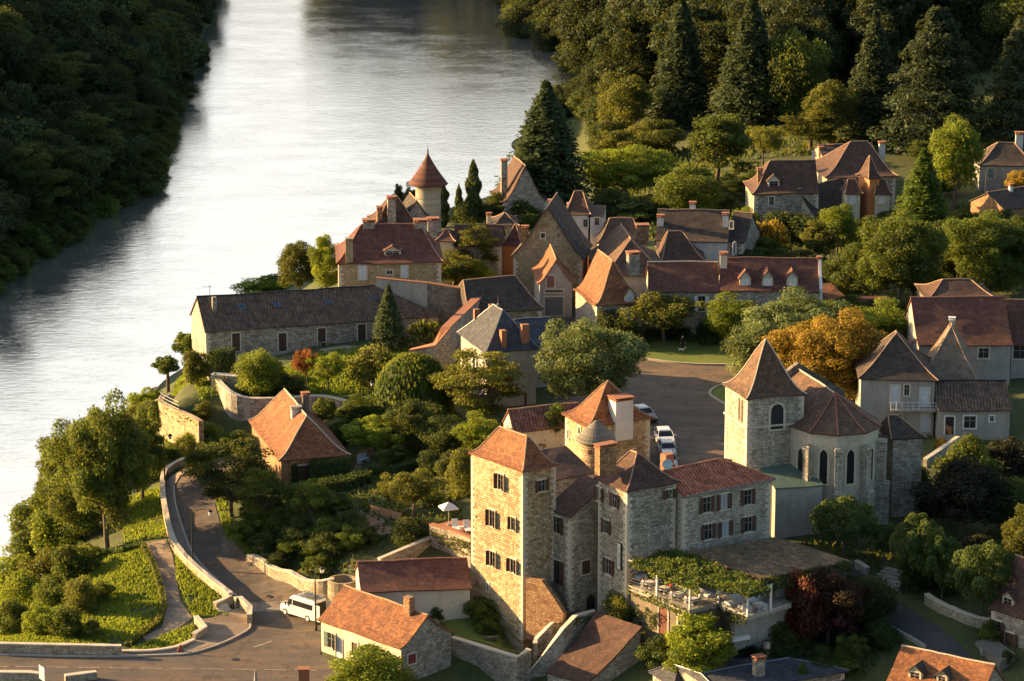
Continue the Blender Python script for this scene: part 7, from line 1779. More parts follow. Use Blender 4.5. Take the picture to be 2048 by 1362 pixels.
# grass
def grass(name, polys, dens, size, mat, seed):
    rng = np.random.default_rng(seed); P3, N3, TT = [], [], []
    for poly in polys:
        xs = [p[0] for p in poly]; ys = [p[1] for p in poly]; wp = [G(*p) for p in poly]; wx = [p.x for p in wp]; wy = [p.y for p in wp]
        n = int((max(wx)-min(wx))*(max(wy)-min(wy))*dens); X = rng.uniform(min(wx), max(wx), n); Y = rng.uniform(min(wy), max(wy), n); ins = np.zeros(n, bool); j = len(wp)-1
        for i in range(len(wp)):
            c = ((wy[i] > Y) != (wy[j] > Y)) & (X < (wx[j]-wx[i])*(Y-wy[i])/(wy[j]-wy[i]+1e-12)+wx[i]); ins ^= c; j = i
        for x, y in zip(X[ins], Y[ins]):
            if mnoise.noise(Vector((x*.35, y*.35, seed))) + .5*mnoise.noise(Vector((x*1.3, y*1.3, seed))) < rng.uniform(-.75, .05): continue
            TT.append(.5+.55*mnoise.noise(Vector((x*.22, y*.22, 4)))+.3*mnoise.noise(Vector((x*.9, y*.9, 7)))); P3.append((x, y, H(x, y)+.08+size*.2)); N3.append((rng.normal(), rng.normal(), .35))
    N3 = np.array(N3); N3 /= np.linalg.norm(N3, axis=1)[:, None]
    v, f, t_ = cards(np.array(P3), N3, size*(.7+.6*rng.random(len(P3))), rng, 1.3, up=True, tint=np.array(TT)); o = link(bpy.data.objects.new(name, np_mesh(name, v, f, t_, LEAF[mat]))); tag(o, kind='stuff'); return len(P3)
g1 = grass('grass', [[(250, 1000), (330, 975), (330, 1075), (245, 1090)], [(180, 1110), (285, 1100), (320, 1180), (325, 1220), (250, 1290), (120, 1295), (60, 1290), (130, 1200)], [(350, 1090), (440, 1195), (455, 1235), (385, 1235), (352, 1160)], [(285, 1290), (340, 1265), (388, 1250), (395, 1275), (340, 1300), (250, 1303)], [(430, 1000), (450, 1080), (500, 1115), (520, 1110), (470, 1050), (450, 1000)],
     [(-20, 1180), (120, 1180), (120, 1296), (-20, 1296)], [(330, 880), (400, 880), (400, 925), (330, 960)], [(350, 770), (372, 742), (425, 742), (445, 790), (400, 805), (345, 795)], [(478, 800), (500, 770), (640, 705), (800, 690), (850, 705), (735, 790), (560, 800)]], 55, .24, 'grass', 7)
g2 = grass('undergrowth', [[(500, 1115), (480, 1040), (640, 1000), (760, 1090), (700, 1150), (665, 1180), (580, 1160)], [(640, 990), (760, 950), (900, 960), (930, 1040), (860, 1070), (760, 1100)], [(700, 800), (900, 800), (960, 880), (920, 960), (720, 900)], [(1540, 1250), (1700, 1180), (1780, 1260), (1740, 1362), (1560, 1362)], [(1760, 1100), (2048, 1050), (2048, 1200), (1850, 1200)], [(1600, 1090), (1780, 1090), (1760, 1150), (1700, 1120)]], 7, .40, 'dark', 8)
g3 = grass('meadow_growth', [[(1200, 330), (1500, 290), (1560, 420), (1500, 560), (1300, 480), (1180, 430)], [(1500, 430), (1700, 420), (2048, 400), (2048, 560), (1850, 590), (1660, 600)], [(1350, 250), (2048, 200), (2048, 300), (1500, 320)]], 2.2, .7, 'dark', 9)
print('grass', g1, g2, g3)
# ------------------------------------------------------------------ street furniture, vehicles, people
def lamp_post(px, py, h, label, arm=1.0, az=.3):
    g = G(px, py); e = empty('street_lamp', g, az, label, 'street lamp', 'street lamps of the climbing road')
    bm = BM(); lathe(bm, [(.16, -.2), (.15, .5), (.10, .6), (.09, .7), (.055, h-.2), (.05, h)], n=10); mobj('post', bm, M_DARKIRON, e, smooth=True)
    bm = BM(); tube(bm, [(0, 0, h-.5), (arm*.5, 0, h+.05), (arm, 0, h-.02)], [.03, .03, .025], 6); tube(bm, [(0, 0, h-.1), (arm*.7, 0, h-.02)], .018, 5); mobj('bracket', bm, M_DARKIRON, e)
    bm = BM(); lathe(bm, [(0, 0), (.10, -.05), (.26, -.22), (.27, -.25), (.03, -.25)], (arm, 0, h), 8); hd = mobj('lantern_hood', bm, M_DARKIRON, e)
    bm = BM(); lathe(bm, [(.0, -.25), (.22, -.25), (.15, -.62), (.0, -.64)], (arm, 0, h), 6); mobj('glass', bm, M_WHITE, hd)
    return e
lamp_post(386, 1135, 6.2, 'black street lamp with arm standing beside the middle of the climbing road', 1.9, 0.0)
lamp_post(330, 976, 6.0, 'black street lamp at the top bend of the climbing road', .8, .6)
lamp_post(632, 1262, 6.3, 'black street lamp beside the white van', 1.0, .9)
lamp_post(1807, 1186, 6.0, 'dark lamp post behind the village steps', .5, .4)
lamp_post(738, 830, 4.0, 'slim pole with lantern at the edge of the garden terrace', .4, .3)

def loft(bm, secs, mi=0):
    """secs: list of closed sections (lists of points) joined in order"""
    R_ = [[bm.verts.new(p) for p in s] for s in secs]; n = len(secs[0])
    for a, b in zip(R_, R_[1:]):
        for k in range(n): f = bm.faces.new((a[k], a[(k+1) % n], b[(k+1) % n], b[k])); f.material_index = mi
    bm.faces.new(R_[0]).material_index = mi; bm.faces.new(R_[-1][::-1]).material_index = mi
def paint(name, col):
    m, t, b = node_mat(name); b.inputs['Base Color'].default_value = (*col, 1); b.inputs['Roughness'].default_value = .3; b.inputs['Coat Weight'].default_value = .5; b.inputs['Coat Roughness'].default_value = .1
    n = noise(t, coords(t, 'Object'), 2, 3); r = ramp(t, [(.4, (.28,)*3), (.7, (.45,)*3)], n.outputs[0]); t.links.new(r.outputs[0], b.inputs['Roughness']); return m
P_WHITE = paint('white_car_paint', (.68, .69, .70)); P_SILVER = paint('silver_car_paint', (.30, .33, .36)); P_DARK = paint('dark_car_paint', (.02, .022, .028)); P_BLUE = paint('dark_blue_car_paint', (.03, .04, .07))
M_LIGHT = plain('headlight_lens', (.6, .6, .6), .15, .3, .05); M_TAIL = plain('tail_light_lens', (.45, .02, .02), .3, 0, .05)
def car(loc, rz, label, mat, scale=1.0, roofm=None, group='cars in the square'):
    """front points along local -Y"""
    e = empty('parked_car', loc, rz, label, 'car', group); e.scale = (scale,)*3
    # side profile (y, z lower, z upper) and width tables
    def sec(y, zl, zu, w, wt):
        return [(-w, y, zl), (-w*1.0, y, (zl+zu)*.55), (-wt, y, zu), (wt, y, zu), (w, y, (zl+zu)*.55), (w, y, zl)]
    bm = BM()
    loft(bm, [sec(-2.12, .38, .60, .70, .62), sec(-2.02, .24, .74, .82, .72), sec(-1.5, .20, .86, .88, .78), sec(-.95, .19, .96, .89, .80), sec(.2, .19, .97, .90, .82), sec(1.5, .2, .98, .89, .80), sec(1.95, .24, .95, .85, .76), sec(2.1, .36, .80, .76, .70)])
    bd = mobj('body', bm, mat, e); md = bd.modifiers.new('round', 'BEVEL'); md.width = .05; md.segments = 2
    bm = BM(); loft(bm, [[(-.80, -.95, .93), (.80, -.95, .93), (.80, 1.85, .93), (-.80, 1.85, .93)], [(-.66, -.25, 1.36), (.66, -.25, 1.36), (.64, 1.45, 1.36), (-.64, 1.45, 1.36)]]); cb_ = mobj('cabin_glass', bm, M_GLASS, e)
    bm = BM(); loft(bm, [[(-.67, -.27, 1.355), (.67, -.27, 1.355), (.65, 1.47, 1.355), (-.65, 1.47, 1.355)], [(-.58, -.1, 1.45), (.58, -.1, 1.45), (.56, 1.35, 1.44), (-.56, 1.35, 1.44)]])
    for s in (-1, 1):
        for a, b in (((.81*s, -.96, .93), (.67*s, -.27, 1.37)), ((.81*s, 1.86, .93), (.65*s, 1.46, 1.37)), ((.83*s, .5, .93), (.67*s, .5, 1.37))): tube(bm, [a, b], .035, 5)
    mobj('roof', bm, roofm or mat, e)
    for sx in (-1, 1):
        for y in (-1.32, 1.3):
            bm = BM(); tube(bm, [(sx*.74, y, .32), (sx*.92, y, .32)], .32, 18); wh_ = mobj('wheel', bm, M_BLACK, e); bm = BM(); tube(bm, [(sx*.91, y, .32), (sx*.935, y, .32)], .19, 12); mobj('rim', bm, M_ZINC, wh_)
        bm = BM(); box(bm, (sx*.98, -.62, 1.0), (.18, .12, .13)); mobj('wing_mirror', bm, mat, e)
        bm = BM(); box(bm, (sx*.60, -2.06, .66), (.26, .08, .13)); mobj('headlight', bm, M_LIGHT, e)
        bm = BM(); box(bm, (sx*.66, 2.07, .80), (.22, .07, .16)); mobj('tail_light', bm, M_TAIL, e)
    bm = BM(); box(bm, (0, -2.11, .46), (.9, .06, .16)); mobj('grille', bm, M_BLACK, e)
    bm = BM(); box(bm, (0, 2.12, .62), (.5, .02, .11)); mobj('number_plate', bm, M_WHITE, e)
    return e
for (px, py, lab, mt, sc_f) in ((1331, 897, 'white car with dark windscreen, largest in the row beside the rear tower house', P_WHITE, 1.05), (1336, 920, 'silver car second in the row behind the white one', P_SILVER, .95),
                          (1338, 943, 'light blue grey car third in the row, partly behind the brick chimney', P_SILVER, .95), (1339, 962, 'rearmost car of the row, mostly hidden by the red hotel roof', P_WHITE, .9)):
    g = G(px, py); car((g.x, g.y+1.9, g.z+.06), math.radians(6), lab, mt, sc_f)
g = G(1288, 846); car((g.x, g.y+1.2, g.z+.06), math.radians(22), 'white roofed dark car half hidden behind the rear tower house roof', P_BLUE, 1.0, P_WHITE)
g = G(1277, 699); car((g.x, g.y+1.5, g.z+.05), math.radians(180-22), 'black car with tail lights to the viewer at the corner of the ivy house', P_DARK, 1.05)
def van(loc, rz):
    e = empty('white_van', loc, rz, 'white high roofed minibus with roof rack and open rear doors at the junction', 'van'); e.scale = (.93,)*3
    def sec(y, zl, zu, w, wt): return [(-w, y, zl), (-w, y, zl+(zu-zl)*.5), (-wt, y, zu-.08), (-wt+.1, y, zu), (wt-.1, y, zu), (wt, y, zu-.08), (w, y, zl+(zu-zl)*.5), (w, y, zl)]
    bm = BM(); loft(bm, [sec(-2.62, .42, .80, .80, .74), sec(-2.5, .32, 1.08, .92, .82), sec(-1.85, .28, 1.25, .97, .86), sec(-1.12, .28, 2.12, .98, .84), sec(-.7, .28, 2.38, .98, .85), sec(0, .28, 2.42, .98, .85), sec(2.5, .28, 2.42, .98, .85), sec(2.62, .32, 2.38, .96, .84)])
    b_ = mobj('body', bm, P_WHITE, e); md = b_.modifiers.new('round', 'BEVEL'); md.width = .05; md.segments = 2
    bm = BM(); quad(bm, [(-.82, -1.83, 1.32), (.82, -1.83, 1.32), (.74, -1.18, 2.05), (-.74, -1.18, 2.05)]); 
    for v in bm.verts: v.co.y -= .04; v.co.z += .02
    mobj('windscreen', bm, M_GLASS, e)
    for s in (-1, 1):
        def sx(z): return s*(.99 - max(0, (z-1.35))*.115)
        bm = BM(); quad(bm, [(sx(1.35), -1.55, 1.35), (sx(1.35), -.72, 1.35), (sx(1.98), -.72, 1.98), (sx(1.98), -1.12, 1.98)]); mobj('door_window', bm, M_GLASS, e)
        bm = BM(); quad(bm, [(sx(1.38), -.6, 1.38), (sx(1.38), 2.35, 1.38), (sx(1.95), 2.35, 1.95), (sx(1.95), -.6, 1.95)]); mobj('side_window', bm, M_GLASS, e)
        for y in (-1.75, 1.62):
            bm = BM(); tube(bm, [(s*.78, y, .36), (s*1.0, y, .36)], .36, 20); w_ = mobj('wheel', bm, M_BLACK, e); bm = BM(); tube(bm, [(s*.99, y, .36), (s*1.02, y, .36)], .22, 14); mobj('rim', bm, P_WHITE, w_)
        bm = BM(); box(bm, (s*1.12, -1.55, 1.35), (.2, .12, .3)); mobj('wing_mirror', bm, M_BLACK, e)
        bm = BM(); box(bm, (s*.68, -2.56, .92), (.3, .12, .2)); mobj('headlight', bm, M_LIGHT, e)
        bm = BM(); box(bm, (s*.97, 3.05, 1.25), (.05, .82, 1.75)); box(bm, (s*.955, 3.05, 1.72), (.06, .55, .55)); d_ = mobj('rear_door', bm, P_WHITE, e)
        bm = BM(); box(bm, (s*.90, 2.66, 1.0), (.10, .05, .5)); mobj('tail_light', bm, M_TAIL, e)
    bm = BM(); box(bm, (0, 2.615, 1.3), (1.6, .03, 1.7)); mobj('rear_opening', bm, M_BLACK, e)
    bm = BM()
    for s in (-.78, -.26, .26, .78): tube(bm, [(s, -.3, 2.60), (s, 2.55, 2.60)], .035, 6)
    for k in range(7): tube(bm, [(-.82, -.3+.475*k, 2.56), (.82, -.3+.475*k, 2.56)], .03, 6)
    for s in (-.8, .8):
        for k in range(4): tube(bm, [(s, -.2+.85*k, 2.38), (s, -.2+.85*k, 2.58)], .03, 5)
    mobj('roof_rack', bm, M_DARKIRON, e)
    bm = BM(); box(bm, (0, 1.2, 2.66), (.75, 1.6, .07)); mobj('roof_board', bm, M_ZINC, e)
    bm = BM(); cx, cy, cz = -.955, .02, 2.14
    for k in range(8):
        a = k*math.pi/4; tube(bm, [(cx, cy, cz), (cx-.0, cy+.2*math.cos(a), cz+.2*math.sin(a))], [.035, .012], 4)
    tube(bm, [(cx-.015, cy, cz), (cx+.01, cy, cz)], .10, 12); mobj('yellow_emblem', bm, plain('yellow_vinyl', (.75, .6, .03), .5, 0, .05), e)
    return e
# front wheel seen at (598,1232), rear wheel at (615,1247): nose points up-left
ga_, gb_2 = G(583, 1231), G(616, 1250); dv = (ga_-gb_2); rz = math.atan2(dv.y, dv.x)+math.pi/2; 
L_w = dv.xy.length; mid_ = (ga_+gb_2)/2; n_ = Vector((-dv.y, dv.x, 0)).normalized(); n_ = n_ if n_.y > 0 else -n_
ang_v = math.radians(48); fw = Vector((-math.sin(ang_v)*1.0, math.cos(ang_v), 0))   # direction of the nose
side_ = Vector((fw.y, -fw.x, 0)); cen = gb_2 + fw*1.62 + side_*.95
van((cen.x, cen.y, H(cen.x, cen.y)+.06), math.atan2(fw.y, fw.x)+math.pi/2)

# ------------------------------------------------------------------ figures
SKIN = plain('skin', (.48, .28, .19), .6, 0, .1); HAIR = plain('dark_hair', (.035, .022, .015), .8); HAIRG = plain('grey_hair', (.35, .33, .30), .8)
C_WHITE = plain('white_cotton', (.45, .45, .48), .9); C_BLUE = plain('blue_cotton', (.12, .20, .42), .9); C_RED = plain('dark_red_cotton', (.30, .03, .03), .9); C_DARK = plain('dark_trousers', (.02, .022, .03), .9); C_LILAC = plain('lilac_cotton', (.40, .38, .55), .9)
def skin_mesh(name, verts, edges, radii, root=0, sub=1):
    me = bpy.data.meshes.new(name+'_cage'); me.from_pydata(verts, edges, []); o = bpy.data.objects.new(name+'_cage', me); COL.objects.link(o)
    m = o.modifiers.new('s', 'SKIN'); 
    for i, r in enumerate(radii): me.skin_vertices[0].data[i].radius = (r, r) if not isinstance(r, tuple) else r
    me.skin_vertices[0].data[root].use_root = True
    if sub: o.modifiers.new('d', 'SUBSURF').levels = sub
    dg = bpy.context.evaluated_depsgraph_get(); r = bpy.data.meshes.new_from_object(o.evaluated_get(dg)); bpy.data.objects.remove(o); r.name = name
    for p in r.polygons: p.use_smooth = True
    return r
def figure_mesh(pose):
    """one continuous body with hands and fingers; returns (verts, edges, radii)"""
    V, E, R = [], [], []
    def add(p, r, frm=None):
        V.append(p); R.append(r); 
        if frm is not None: E.append((frm, len(V)-1))
        return len(V)-1
    sit = pose == 'sit'; hz = .50 if sit else .95
    pel = add((0, 0, hz), (.155, .12)); ab = add((0, -.01, hz+.18), (.135, .10), pel); che = add((0, .0, hz+.38), (.165, .115), ab); nb = add((0, .01, hz+.51), .07, che)
    nk = add((0, -.01, hz+.58), .052, nb); h1 = add((0, -.03, hz+.66), .078, nk); h2 = add((0, -.025, hz+.75), .088, h1); add((0, -.02, hz+.81), .06, h2); add((0, -.115, hz+.685), .022, h1)
    for s in (-1, 1):
        sh = add((s*.18, .01, hz+.47), .062, che)
        if sit: el = (s*.25, -.12, hz+.24); wr = (s*.14, -.36, hz+.22)
        else: el = (s*.25, .02, hz+.19); wr = (s*.26, -.10, hz-.04)
        e_ = add(el, .042, sh); w_ = add(wr, .030, e_); d = (Vector(wr)-Vector(el)).normalized(); hd = Vector(wr)+d*.07; pa_ = add(tuple(hd), (.036, .018), w_)
        for k in range(4):
            q = hd + d*(.05+.008*(k in (1, 2))) + Vector((s*(.026-.017*k), 0, -.004)); f1 = add(tuple(q), .009, pa_); add(tuple(q+d*.03+Vector((0, 0, -.014))), .008, f1)
        q = Vector(wr)+d*.04+Vector((-s*.035, 0, .0)); f1 = add(tuple(q), .010, w_); add(tuple(q+d*.028), .009, f1)
        hp = add((s*.095, 0, hz-.03), .088, pel)
        if sit: kn = (s*.12, -.44, hz+.01); an = (s*.12, -.42, .09); toe = (s*.13, -.58, .05)
        else: kn = (s*.10, -.03+s*.06, .50); an = (s*.10, .05*s, .09); toe = (s*.12, -.14+.05*s, .05)
        k_ = add(kn, .058, hp); a_ = add(an, .038, k_); add(toe, .036, a_)
    return V, E, R
FIG = {}
def person(loc, rz, label, shirt, pose='sit', hair=HAIR, trousers=C_DARK, group=None, z=0):
    """body is one mesh; clothes are its material zones, hair a child"""
    key = (pose, shirt.name, trousers.name)
    if key not in FIG:
        V, E, R = figure_mesh(pose); me = skin_mesh('body', V, E, R); hz = .50 if pose == 'sit' else .95
        for m in (SKIN, shirt, trousers): me.materials.append(m)
        for p in me.polygons:
            c = p.center
            if c.z > hz+.545: mi = 0
            elif c.z > hz+.04 and not (abs(c.x) > .12 and c.y < -.24 and pose == 'sit'): mi = 1
            elif pose != 'sit' and abs(c.x) > .22 and c.z > .8: mi = 0 if c.z < hz+.16 else 1
            elif pose == 'sit' and c.y < -.24 and c.z > hz+.14: mi = 0
            else: mi = 2
            p.material_index = mi
        FIG[key] = me
    if ('hair', pose) not in FIG:
        hz = .50 if pose == 'sit' else .95; bm = BM(); bmesh.ops.create_uvsphere(bm, u_segments=14, v_segments=9, radius=.105); 
        for v in bm.verts: v.co = Vector((v.co.x*.95, v.co.y*1.05+.012, v.co.z*1.05+hz+.755))
        bmesh.ops.delete(bm, geom=[v for v in bm.verts if v.co.y < -.045 and v.co.z < hz+.80 or v.co.z < hz+.67], context='VERTS'); me = bpy.data.meshes.new('hair'); bm.to_mesh(me); bm.free(); FIG[('hair', pose)] = me
    e = empty('person', loc, rz, label, 'person', group)
    b_ = link(bpy.data.objects.new('body', FIG[key])); b_.parent = e
    hm = FIG[('hair', pose)].copy(); hm.materials.append(hair); h_ = link(bpy.data.objects.new('hair', hm)); h_.parent = b_
    return e
# chairs and tables of the dining terrace
def chair_mesh():
    bm = BM()
    lathe(bm, [(.0, .435), (.19, .435), (.20, .45), (.19, .465), (0, .465)], n=14); return bm
CH = {}
def chair(loc, rz, label, group):
    e = empty('terrace_chair', loc, rz, label, 'chair', group)
    if not CH:
        CH['seat'] = mobj('seat', chair_mesh(), M_WHITE); bm = BM(); tube(bm, [(.18, .16, .46), (.19, .2, .7), (.12, .23, .88), (0, .24, .93), (-.12, .23, .88), (-.19, .2, .7), (-.18, .16, .46)], .016, 5)
        for a in range(5): x = -.1+.05*a; tube(bm, [(x, .17, .46), (x*1.2, .225, .88)], .011, 4)
        tube(bm, [(-.19, .2, .68), (0, .215, .74), (.19, .2, .68)], .012, 4); CH['backrest'] = mobj('backrest', bm, M_WHITE)
        for i, (x, y) in enumerate(((-.15, -.13), (.15, -.13), (-.15, .15), (.15, .15))):
            bm = BM(); tube(bm, [(x, y, .45), (x*1.25, y*1.25, 0)], .014, 5); CH['leg%d' % i] = mobj('leg', bm, M_WHITE)
        for o in CH.values(): o.parent = e
        CH['root'] = e; return e
    for k, o in CH.items():
        if k == 'root': continue
        c = o.copy(); c.parent = e; link(c)
    return e
TB = {}
def table(loc, rz, label, group, cloth=True):
    e = empty('dining_table', loc, rz, label, 'table', group)
    if not TB:
        bm = BM(); box(bm, (0, 0, .735), (.85, .85, .03)); TB['a'] = mobj('tabletop', bm, M_WHITE)
        bm = BM(); box(bm, (0, 0, .62), (.93, .93, .24), taper=.97); TB['b'] = mobj('tablecloth', bm, C_WHITE); 
        bm = BM(); lathe(bm, [(.25, 0), (.24, .03), (.03, .06), (.03, .72)], n=10); TB['c'] = mobj('pedestal', bm, M_WHITE)
        for o in TB.values(): o.parent = e
        return e
    for o in TB.values(): c = o.copy(); c.parent = e; link(c)
    return e
seats_n = 0
TP = [(1281, 1160, 1), (1299, 1172, 1), (1304, 1152, 0), (1328, 1183, 1), (1343, 1170, 0), (1356, 1195, 1), (1371, 1178, 0), (1385, 1205, 1), (1400, 1190, 0), (1418, 1196, 0),
      (1448, 1190, 0), (1470, 1200, 0), (1487, 1188, 0), (1500, 1206, 0), (1489, 1220, 0), (1517, 1194, 0), (1519, 1216, 0), (1462, 1212, 0)]
shirts = [C_WHITE, C_LILAC, C_WHITE, C_RED, C_WHITE, C_BLUE, C_WHITE, C_WHITE]
pls = ['white shirted diner at the far left end of the terrace', 'diner in lilac next to the far left table', 'diner in white facing the vine shadow on the left', 'diner in pale lilac at the second table from the left',
       'diner in white shirt beside the first white post', 'diner in dark red seated before the second post', 'diner in white shirt leaning over the middle table', 'diner in blue shirt next to the second post', 'diner in white at the outer corner table', 'grey haired diner in white right of the second post']
pcol = [C_WHITE, C_LILAC, C_WHITE, C_LILAC, C_WHITE, C_RED, C_WHITE, C_BLUE, C_WHITE, C_WHITE]; pi = 0
for k, (px, py, occ) in enumerate(TP):
    q = P(px, py+6, FL+.0); rz = .6
    table((q.x, q.y, FL), rz, 'small square table with white cloth on the dining terrace' if k < 10 else 'empty white cloth table on the right part of the dining terrace', 'tables laid on the dining terrace' if k < 10 else 'empty tables of the dining terrace')
    for j, a in enumerate((0, math.pi)) if k % 2 == 0 else enumerate((math.pi/2, -math.pi/2)):
        r_ = rz+a; c = q + Vector((-math.sin(r_)*-.72, math.cos(r_)*-.72*-1, 0)); c = q + Vector((-math.sin(r_), math.cos(r_), 0))*.74
        chair((c.x, c.y, FL), r_, 'white metal chair at a terrace table', 'white chairs of the dining terrace')
        if occ and pi < len(pls): person((c.x, c.y, FL-.03), r_, pls[pi], pcol[pi], hair=HAIRG if pi == 9 else HAIR); pi += 1
# man with a white dog on the square lawn
g = G(1365, 701); person((g.x, g.y, g.z+.1), .3, 'person in black clothes with pale sleeve standing on the square lawn', C_DARK, pose='stand')
def dog(loc, rz):
    V, E, R = [], [], []
    def add(p, r, f=None):
        V.append(p); R.append(r)
        if f is not None: E.append((f, len(V)-1))
        return len(V)-1
    hip = add((0, .25, .36), .085); mid = add((0, .02, .36), (.08, .09), hip); ch_ = add((0, -.2, .37), (.095, .115), mid); nk = add((0, -.34, .48), .06, ch_); hd = add((0, -.42, .56), .062, nk); mz = add((0, -.52, .53), .035, hd); add((0, -.58, .52), .025, mz)
    for s in (-1, 1):
        add((s*.045, -.40, .64), .018, hd)
        el = add((s*.075, -.2, .24), .04, ch_); wr = add((s*.075, -.19, .12), .024, el); add((s*.075, -.22, .02), .026, wr)
        kn = add((s*.075, .19, .25), .05, hip); hk = add((s*.075, .31, .14), .024, kn); ft = add((s*.075, .28, .03), .022, hk); add((s*.075, .25, .02), .022, ft)
    t1 = add((0, .38, .42), .025, hip); add((0, .46, .52), .014, t1)
    me = skin_mesh('body', V, E, R); m, t, b = node_mat('white_brown_fur'); n = noise(t, coords(t, 'Object'), 4, 2); r = ramp(t, [(.55, (.62, .60, .56)), (.60, (.12, .07, .04))], n.outputs[0]); t.links.new(r.outputs[0], b.inputs['Base Color']); b.inputs['Roughness'].default_value = .95
    me.materials.append(m); e = empty('dog', loc, rz, 'small white dog with brown patches in front of the dark clothed person', 'dog'); o = link(bpy.data.objects.new('body', me)); o.parent = e
g = G(1363, 706); dog((g.x, g.y, g.z+.1), 1.4)
# parasol with loungers on the small terrace
q = P(897, 1050, 7.32); e = empty('parasol', q, .35, 'open white square parasol on the small brick terrace', 'parasol')
bm = BM(); tube(bm, [(0, 0, 0), (0, 0, 2.5)], .03, 8); mobj('pole', bm, M_WHITE, e)
bm = BM(); lathe(bm, [(0, .0), (.3, .0), (.3, .08), (.05, .12)], n=12); mobj('base', bm, M_CONC, e)
bm = BM(); ap = bm.verts.new((0, 0, 2.55)); cs = []
for k in range(4):
    a = k*math.pi/2+math.pi/4
    cs.append([bm.verts.new((1.45*math.cos(a), 1.45*math.sin(a), 1.98)), bm.verts.new((1.45*math.cos(a), 1.45*math.sin(a), 1.84))])
for k in range(4): bm.faces.new((ap, cs[k][0], cs[(k+1) % 4][0])); bm.faces.new((cs[k][0], cs[k][1], cs[(k+1) % 4][1], cs[(k+1) % 4][0]))
mobj('canopy', bm, M_WHITE, e, smooth='keep'); e.scale = (.78, .78, .95)
def lounger(px, py, label):
    q = P(px, py, 7.34); e = empty('sun_lounger', q, .2, label, 'lounger')
    bm = BM(); box(bm, (0, -.5, .30), (.62, 1.2, .06)); mobj('seat', bm, M_WHITE, e)
    bm = BM(); Mb = Matrix.Translation((0, .1, .32)) @ Matrix.Rotation(math.radians(58), 4, 'X'); box(bm, (0, .38, 0), (.6, .8, .05), M=Mb); mobj('backrest', bm, M_WHITE, e)
    for x in (-.27, .27):
        for y in (-1.0, .05): bm = BM(); box(bm, (x, y, .14), (.05, .05, .28)); mobj('leg', bm, M_WHITE, e)
lounger(911, 1059, 'left white sun lounger beside the parasol'); lounger(934, 1061, 'right white sun lounger against the tower wall')
q = P(922, 1061, 7.34); e = empty('side_table', q, .2, 'low white side table between the two loungers', 'table'); bm = BM(); box(bm, (0, 0, .4), (.5, .5, .04)); mobj('table_top', bm, M_WHITE, e)
for x in (-.2, .2):
    for y in (-.2, .2): bm = BM(); box(bm, (x, y, .2), (.04, .04, .38)); mobj('leg', bm, M_WHITE, e)
# timber fence, raised beds, bench, planters
def board_fence(a, b, n, label, h=.9):
    A, B = G(*a), G(*b); e = empty('timber_fence', A, math.atan2(B.y-A.y, B.x-A.x), label, 'fence'); L_ = (B-A).xy.length; dz = B.z-A.z
    for i in range(n+1): bm = BM(); box(bm, (L_*i/n, 0, dz*i/n+h/2-.1), (.10, .10, h+.3)); mobj('post', bm, M_WOOD, e)
    for i in range(n):
        bm = BM()
        for k in range(4): box(bm, (L_*(i+.5)/n, -.06, dz*(i+.5)/n+.15+k*.21), (L_/n-.04, .03, .18))
        mobj('panel', bm, M_WOOD, e)
board_fence((742, 1026), (802, 1042), 3, 'low timber board fence across the vegetable garden')
def bed(c, w_, l, rz, label):
    g = G(*c); e = empty('raised_bed', g, rz, label, 'garden bed'); bm = BM()
    for x, y, sx, sy in ((-w_/2, 0, .06, l), (w_/2, 0, .06, l), (0, -l/2, w_, .06), (0, l/2, w_, .06)): box(bm, (x, y, .12), (sx, sy, .34))
    mobj('frame', bm, M_CONC, e); bm = BM(); box(bm, (0, 0, .05), (w_-.07, l-.07, .3)); mobj('soil', bm, M_DIRT, e)
bed((722, 1040), 3.2, 4.5, .5, 'larger raised vegetable bed with pale edging'); bed((762, 1062), 3.0, 3.5, .5, 'raised bed in front of the timber fence'); bed((700, 1028), 2.0, 2.5, .5, 'small raised bed beside the dark shrubs')
g = G(727, 926); e = empty('garden_bench', (g.x, g.y, g.z+.05), .9, 'pale garden bench on the path beside the cottage', 'bench')
bm = BM(); box(bm, (0, 0, .45), (1.5, .45, .05)); mobj('seat', bm, M_SHUT_GR, e); bm = BM()
for k in range(3): box(bm, (0, .24, .6+k*.14), (1.5, .03, .09))
mobj('backrest', bm, M_SHUT_GR, e)
for x in (-.65, .65): bm = BM(); box(bm, (x, 0, .22), (.06, .42, .42)); box(bm, (x, .24, .5), (.05, .05, .95)); mobj('leg', bm, M_SHUT_GR, e)
g = G(802, 918); e = empty('brick_planter', g, .1, 'round orange brick planter with red flowers under the garden trees', 'planter')
bm = BM(); lathe(bm, [(.75, -.2), (.75, .85), (.6, .85), (.6, .7), (0, .7)], n=20); mobj('ring', bm, S_BRICKY, e)
rg = np.random.default_rng(2); ps = [(rg.normal()*.35, rg.normal()*.35, .8+.12*rg.random()) for _ in range(160)]; o = link(bpy.data.objects.new('flowers', leafy('flowers', ps, unit(rg, 160, .8), .14, 'red', 3))); o.parent = e
g = G(1968, 1310); e = empty('flower_pot', g, 0, 'square pale pot beside the box bush at the roadside house', 'pot'); bm = BM(); box(bm, (0, 0, .3), (.55, .55, .6), taper=1.1); mobj('tub', bm, M_CONC, e); bm = BM(); box(bm, (0, 0, .58), (.45, .45, .06)); mobj('soil', bm, M_DIRT, e)
# front terrace of the roadside house
bm = BM(); tw_ = [G(1950, 1290), G(1985, 1278), G(2030, 1320), G(2000, 1345)]; e = empty('house_terrace', tw_[0], 0, 'small pale paved terrace before the roadside house', 'terrace'); prism(bm, [(p-tw_[0]) for p in tw_], -.8, .35); mobj('slab', bm, plain('dark_paving', (.15, .14, .12), .9, 0, .3, 3), e)
